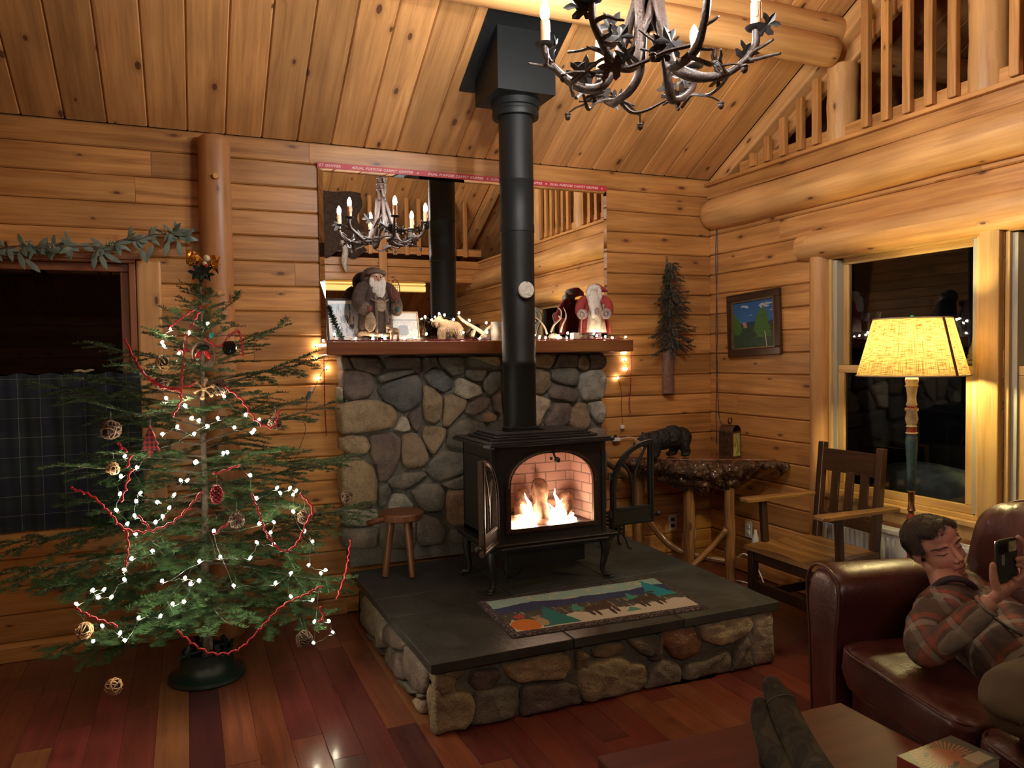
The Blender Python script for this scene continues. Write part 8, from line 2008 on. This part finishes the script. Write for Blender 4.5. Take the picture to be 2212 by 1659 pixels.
def cover(q, U, V, nz):
    dx = q.math('SUBTRACT', U, .47); dy = q.math('MULTIPLY', q.math('SUBTRACT', V, .52), .62); an = q.math('ARCTAN2', dy, dx); rd = q.math('SQRT', q.math('ADD', q.math('POWER', dx, 2.), q.math('POWER', dy, 2.)))
    ray_ = q.math('MULTIPLY', q.math('GREATER_THAN', q.math('FRACT', q.math('MULTIPLY', an, 46 / 6.283)), .5), q.math('LESS_THAN', rd, q.math('ADD', .36, q.math('MULTIPLY', nz(9.), .06))))
    c = q.mix(nz(3.), (.07, .08, .06), (.12, .11, .08)); c = q.mix(q.math('MULTIPLY', ray_, .85), c, (.42, .20, .08))
    c = q.mix(q.math('LESS_THAN', q.math('ADD', rd, q.math('MULTIPLY', nz(6., 1, 1, 2., 4.), .25)), .33), c, (.34, .12, .06)); c = q.mix(q.math('MULTIPLY', q.math('GREATER_THAN', nz(5., 1, 1, 3., 7.), .56), q.math('LESS_THAN', rd, .25)), c, (.06, .05, .045))
    lb = q.math('MULTIPLY', q.math('MULTIPLY', q.math('GREATER_THAN', U, .62), q.math('LESS_THAN', U, .93)), q.math('MULTIPLY', q.math('GREATER_THAN', V, .06), q.math('LESS_THAN', V, .36))); c = q.mix(lb, c, (.38, .32, .20))
    return q.done(c, .4)
mb = MB(); bbox(mb, 0, BWd, 0, BH, .034, .0355); mb.build('front_cover', art('book_cover', cover), t)
mb = MB(); bbox(mb, 0, BWd, 0, BH, .0005, .002); bbox(mb, -.0012, 0, 0, BH, .0005, .0355); mb.build('back_cover', plain('red_spine', (.28, .05, .03), .5), t)
mb = MB(); bbox(mb, .001, BWd - .003, .003, BH - .003, .0022, .0338); mb.build('pages', plain('page_edges', (.42, .35, .25), .8, nz=.2, ns=300), t)

t = empty('person', tuple(D(1700, 1560, 2.0)), 'person seen only as two crossed feet in dark socks on the coffee table', 'person')
SOCK = NT('dark_patterned_sock'); co = SOCK.node('ShaderNodeTexCoord').outputs['Object']; vs_ = SOCK.node('ShaderNodeTexNoise', {'Vector': co, 'Scale': 17., 'Detail': 1.}); wv2 = SOCK.node('ShaderNodeTexNoise', {'Vector': co, 'Scale': 400.})
SOCK.bump(wv2.outputs[0], .6, .002); SOCK = SOCK.done(SOCK.ramp(vs_.outputs[0], [(.40, (.016, .013, .010)), (.48, (.040, .034, .020)), (.56, (.024, .020, .015)), (.62, (.055, .046, .026))]), .95)
SKB = plain('sock_seam_olive', (.09, .085, .04), .95)
def foot(pts, name):
    mb = MB(); P_ = [Vector(p) for p, r in pts]; r = [q for _, q in pts]; sp_ = smoothpath(P_, 5); rr_ = [r[min(len(r) - 1, i // 5)] * (1 - (i % 5) / 5) + r[min(len(r) - 1, i // 5 + 1)] * (i % 5) / 5 for i in range(len(sp_))]
    mb.tube(sp_, rr_, 18); mb.ball(P_[0], (r[0] * .98,) * 3, 16); return mb
# near foot (right): toe up, heel on the table
m1_ = foot([(D(1668, 1482, 2.12), .029), (D(1684, 1515, 2.09), .040), (D(1703, 1560, 2.03), .042), (D(1728, 1610, 1.95), .043), (D(1757, 1665, 1.86), .047), (D(1830, 1790, 1.62), .055), (D(1960, 2000, 1.3), .065)], 'a')
hl = D(1716, 1618, 2.00); m1_.tube([D(1716, 1590, 2.02), Vector((hl.x, hl.y, TT + .034))], [.038, .033], 14); m1_.ball((hl.x, hl.y, TT + .034), .033, 14)
organic('right_foot_sock', m1_, SOCK, t, .007, 4)
m2_ = foot([(D(1640, 1520, 2.10), .021), (D(1646, 1552, 2.08), .031), (D(1660, 1600, 2.02), .035), (D(1690, 1660, 1.93), .040), (D(1730, 1740, 1.80), .047), (D(1800, 1900, 1.5), .060)], 'b')
hl = D(1664, 1640, 2.0); m2_.ball((hl.x, hl.y, TT + .032), .031, 14); m2_.tube([D(1668, 1620, 1.99), Vector((hl.x, hl.y, TT + .032))], [.035, .031], 14)
organic('left_foot_sock', m2_, SOCK, t, .007, 4)
mb = MB(); c = D(1686, 1520, 2.085); ax_ = (D(1703, 1560, 2.03) - D(1668, 1482, 2.12)).normalized(); mb.torus(c, .0405, .0022, ax=tuple(ax_), seg=28, sub=5); mb.build('toe_seam', SKB, t, smooth=True)
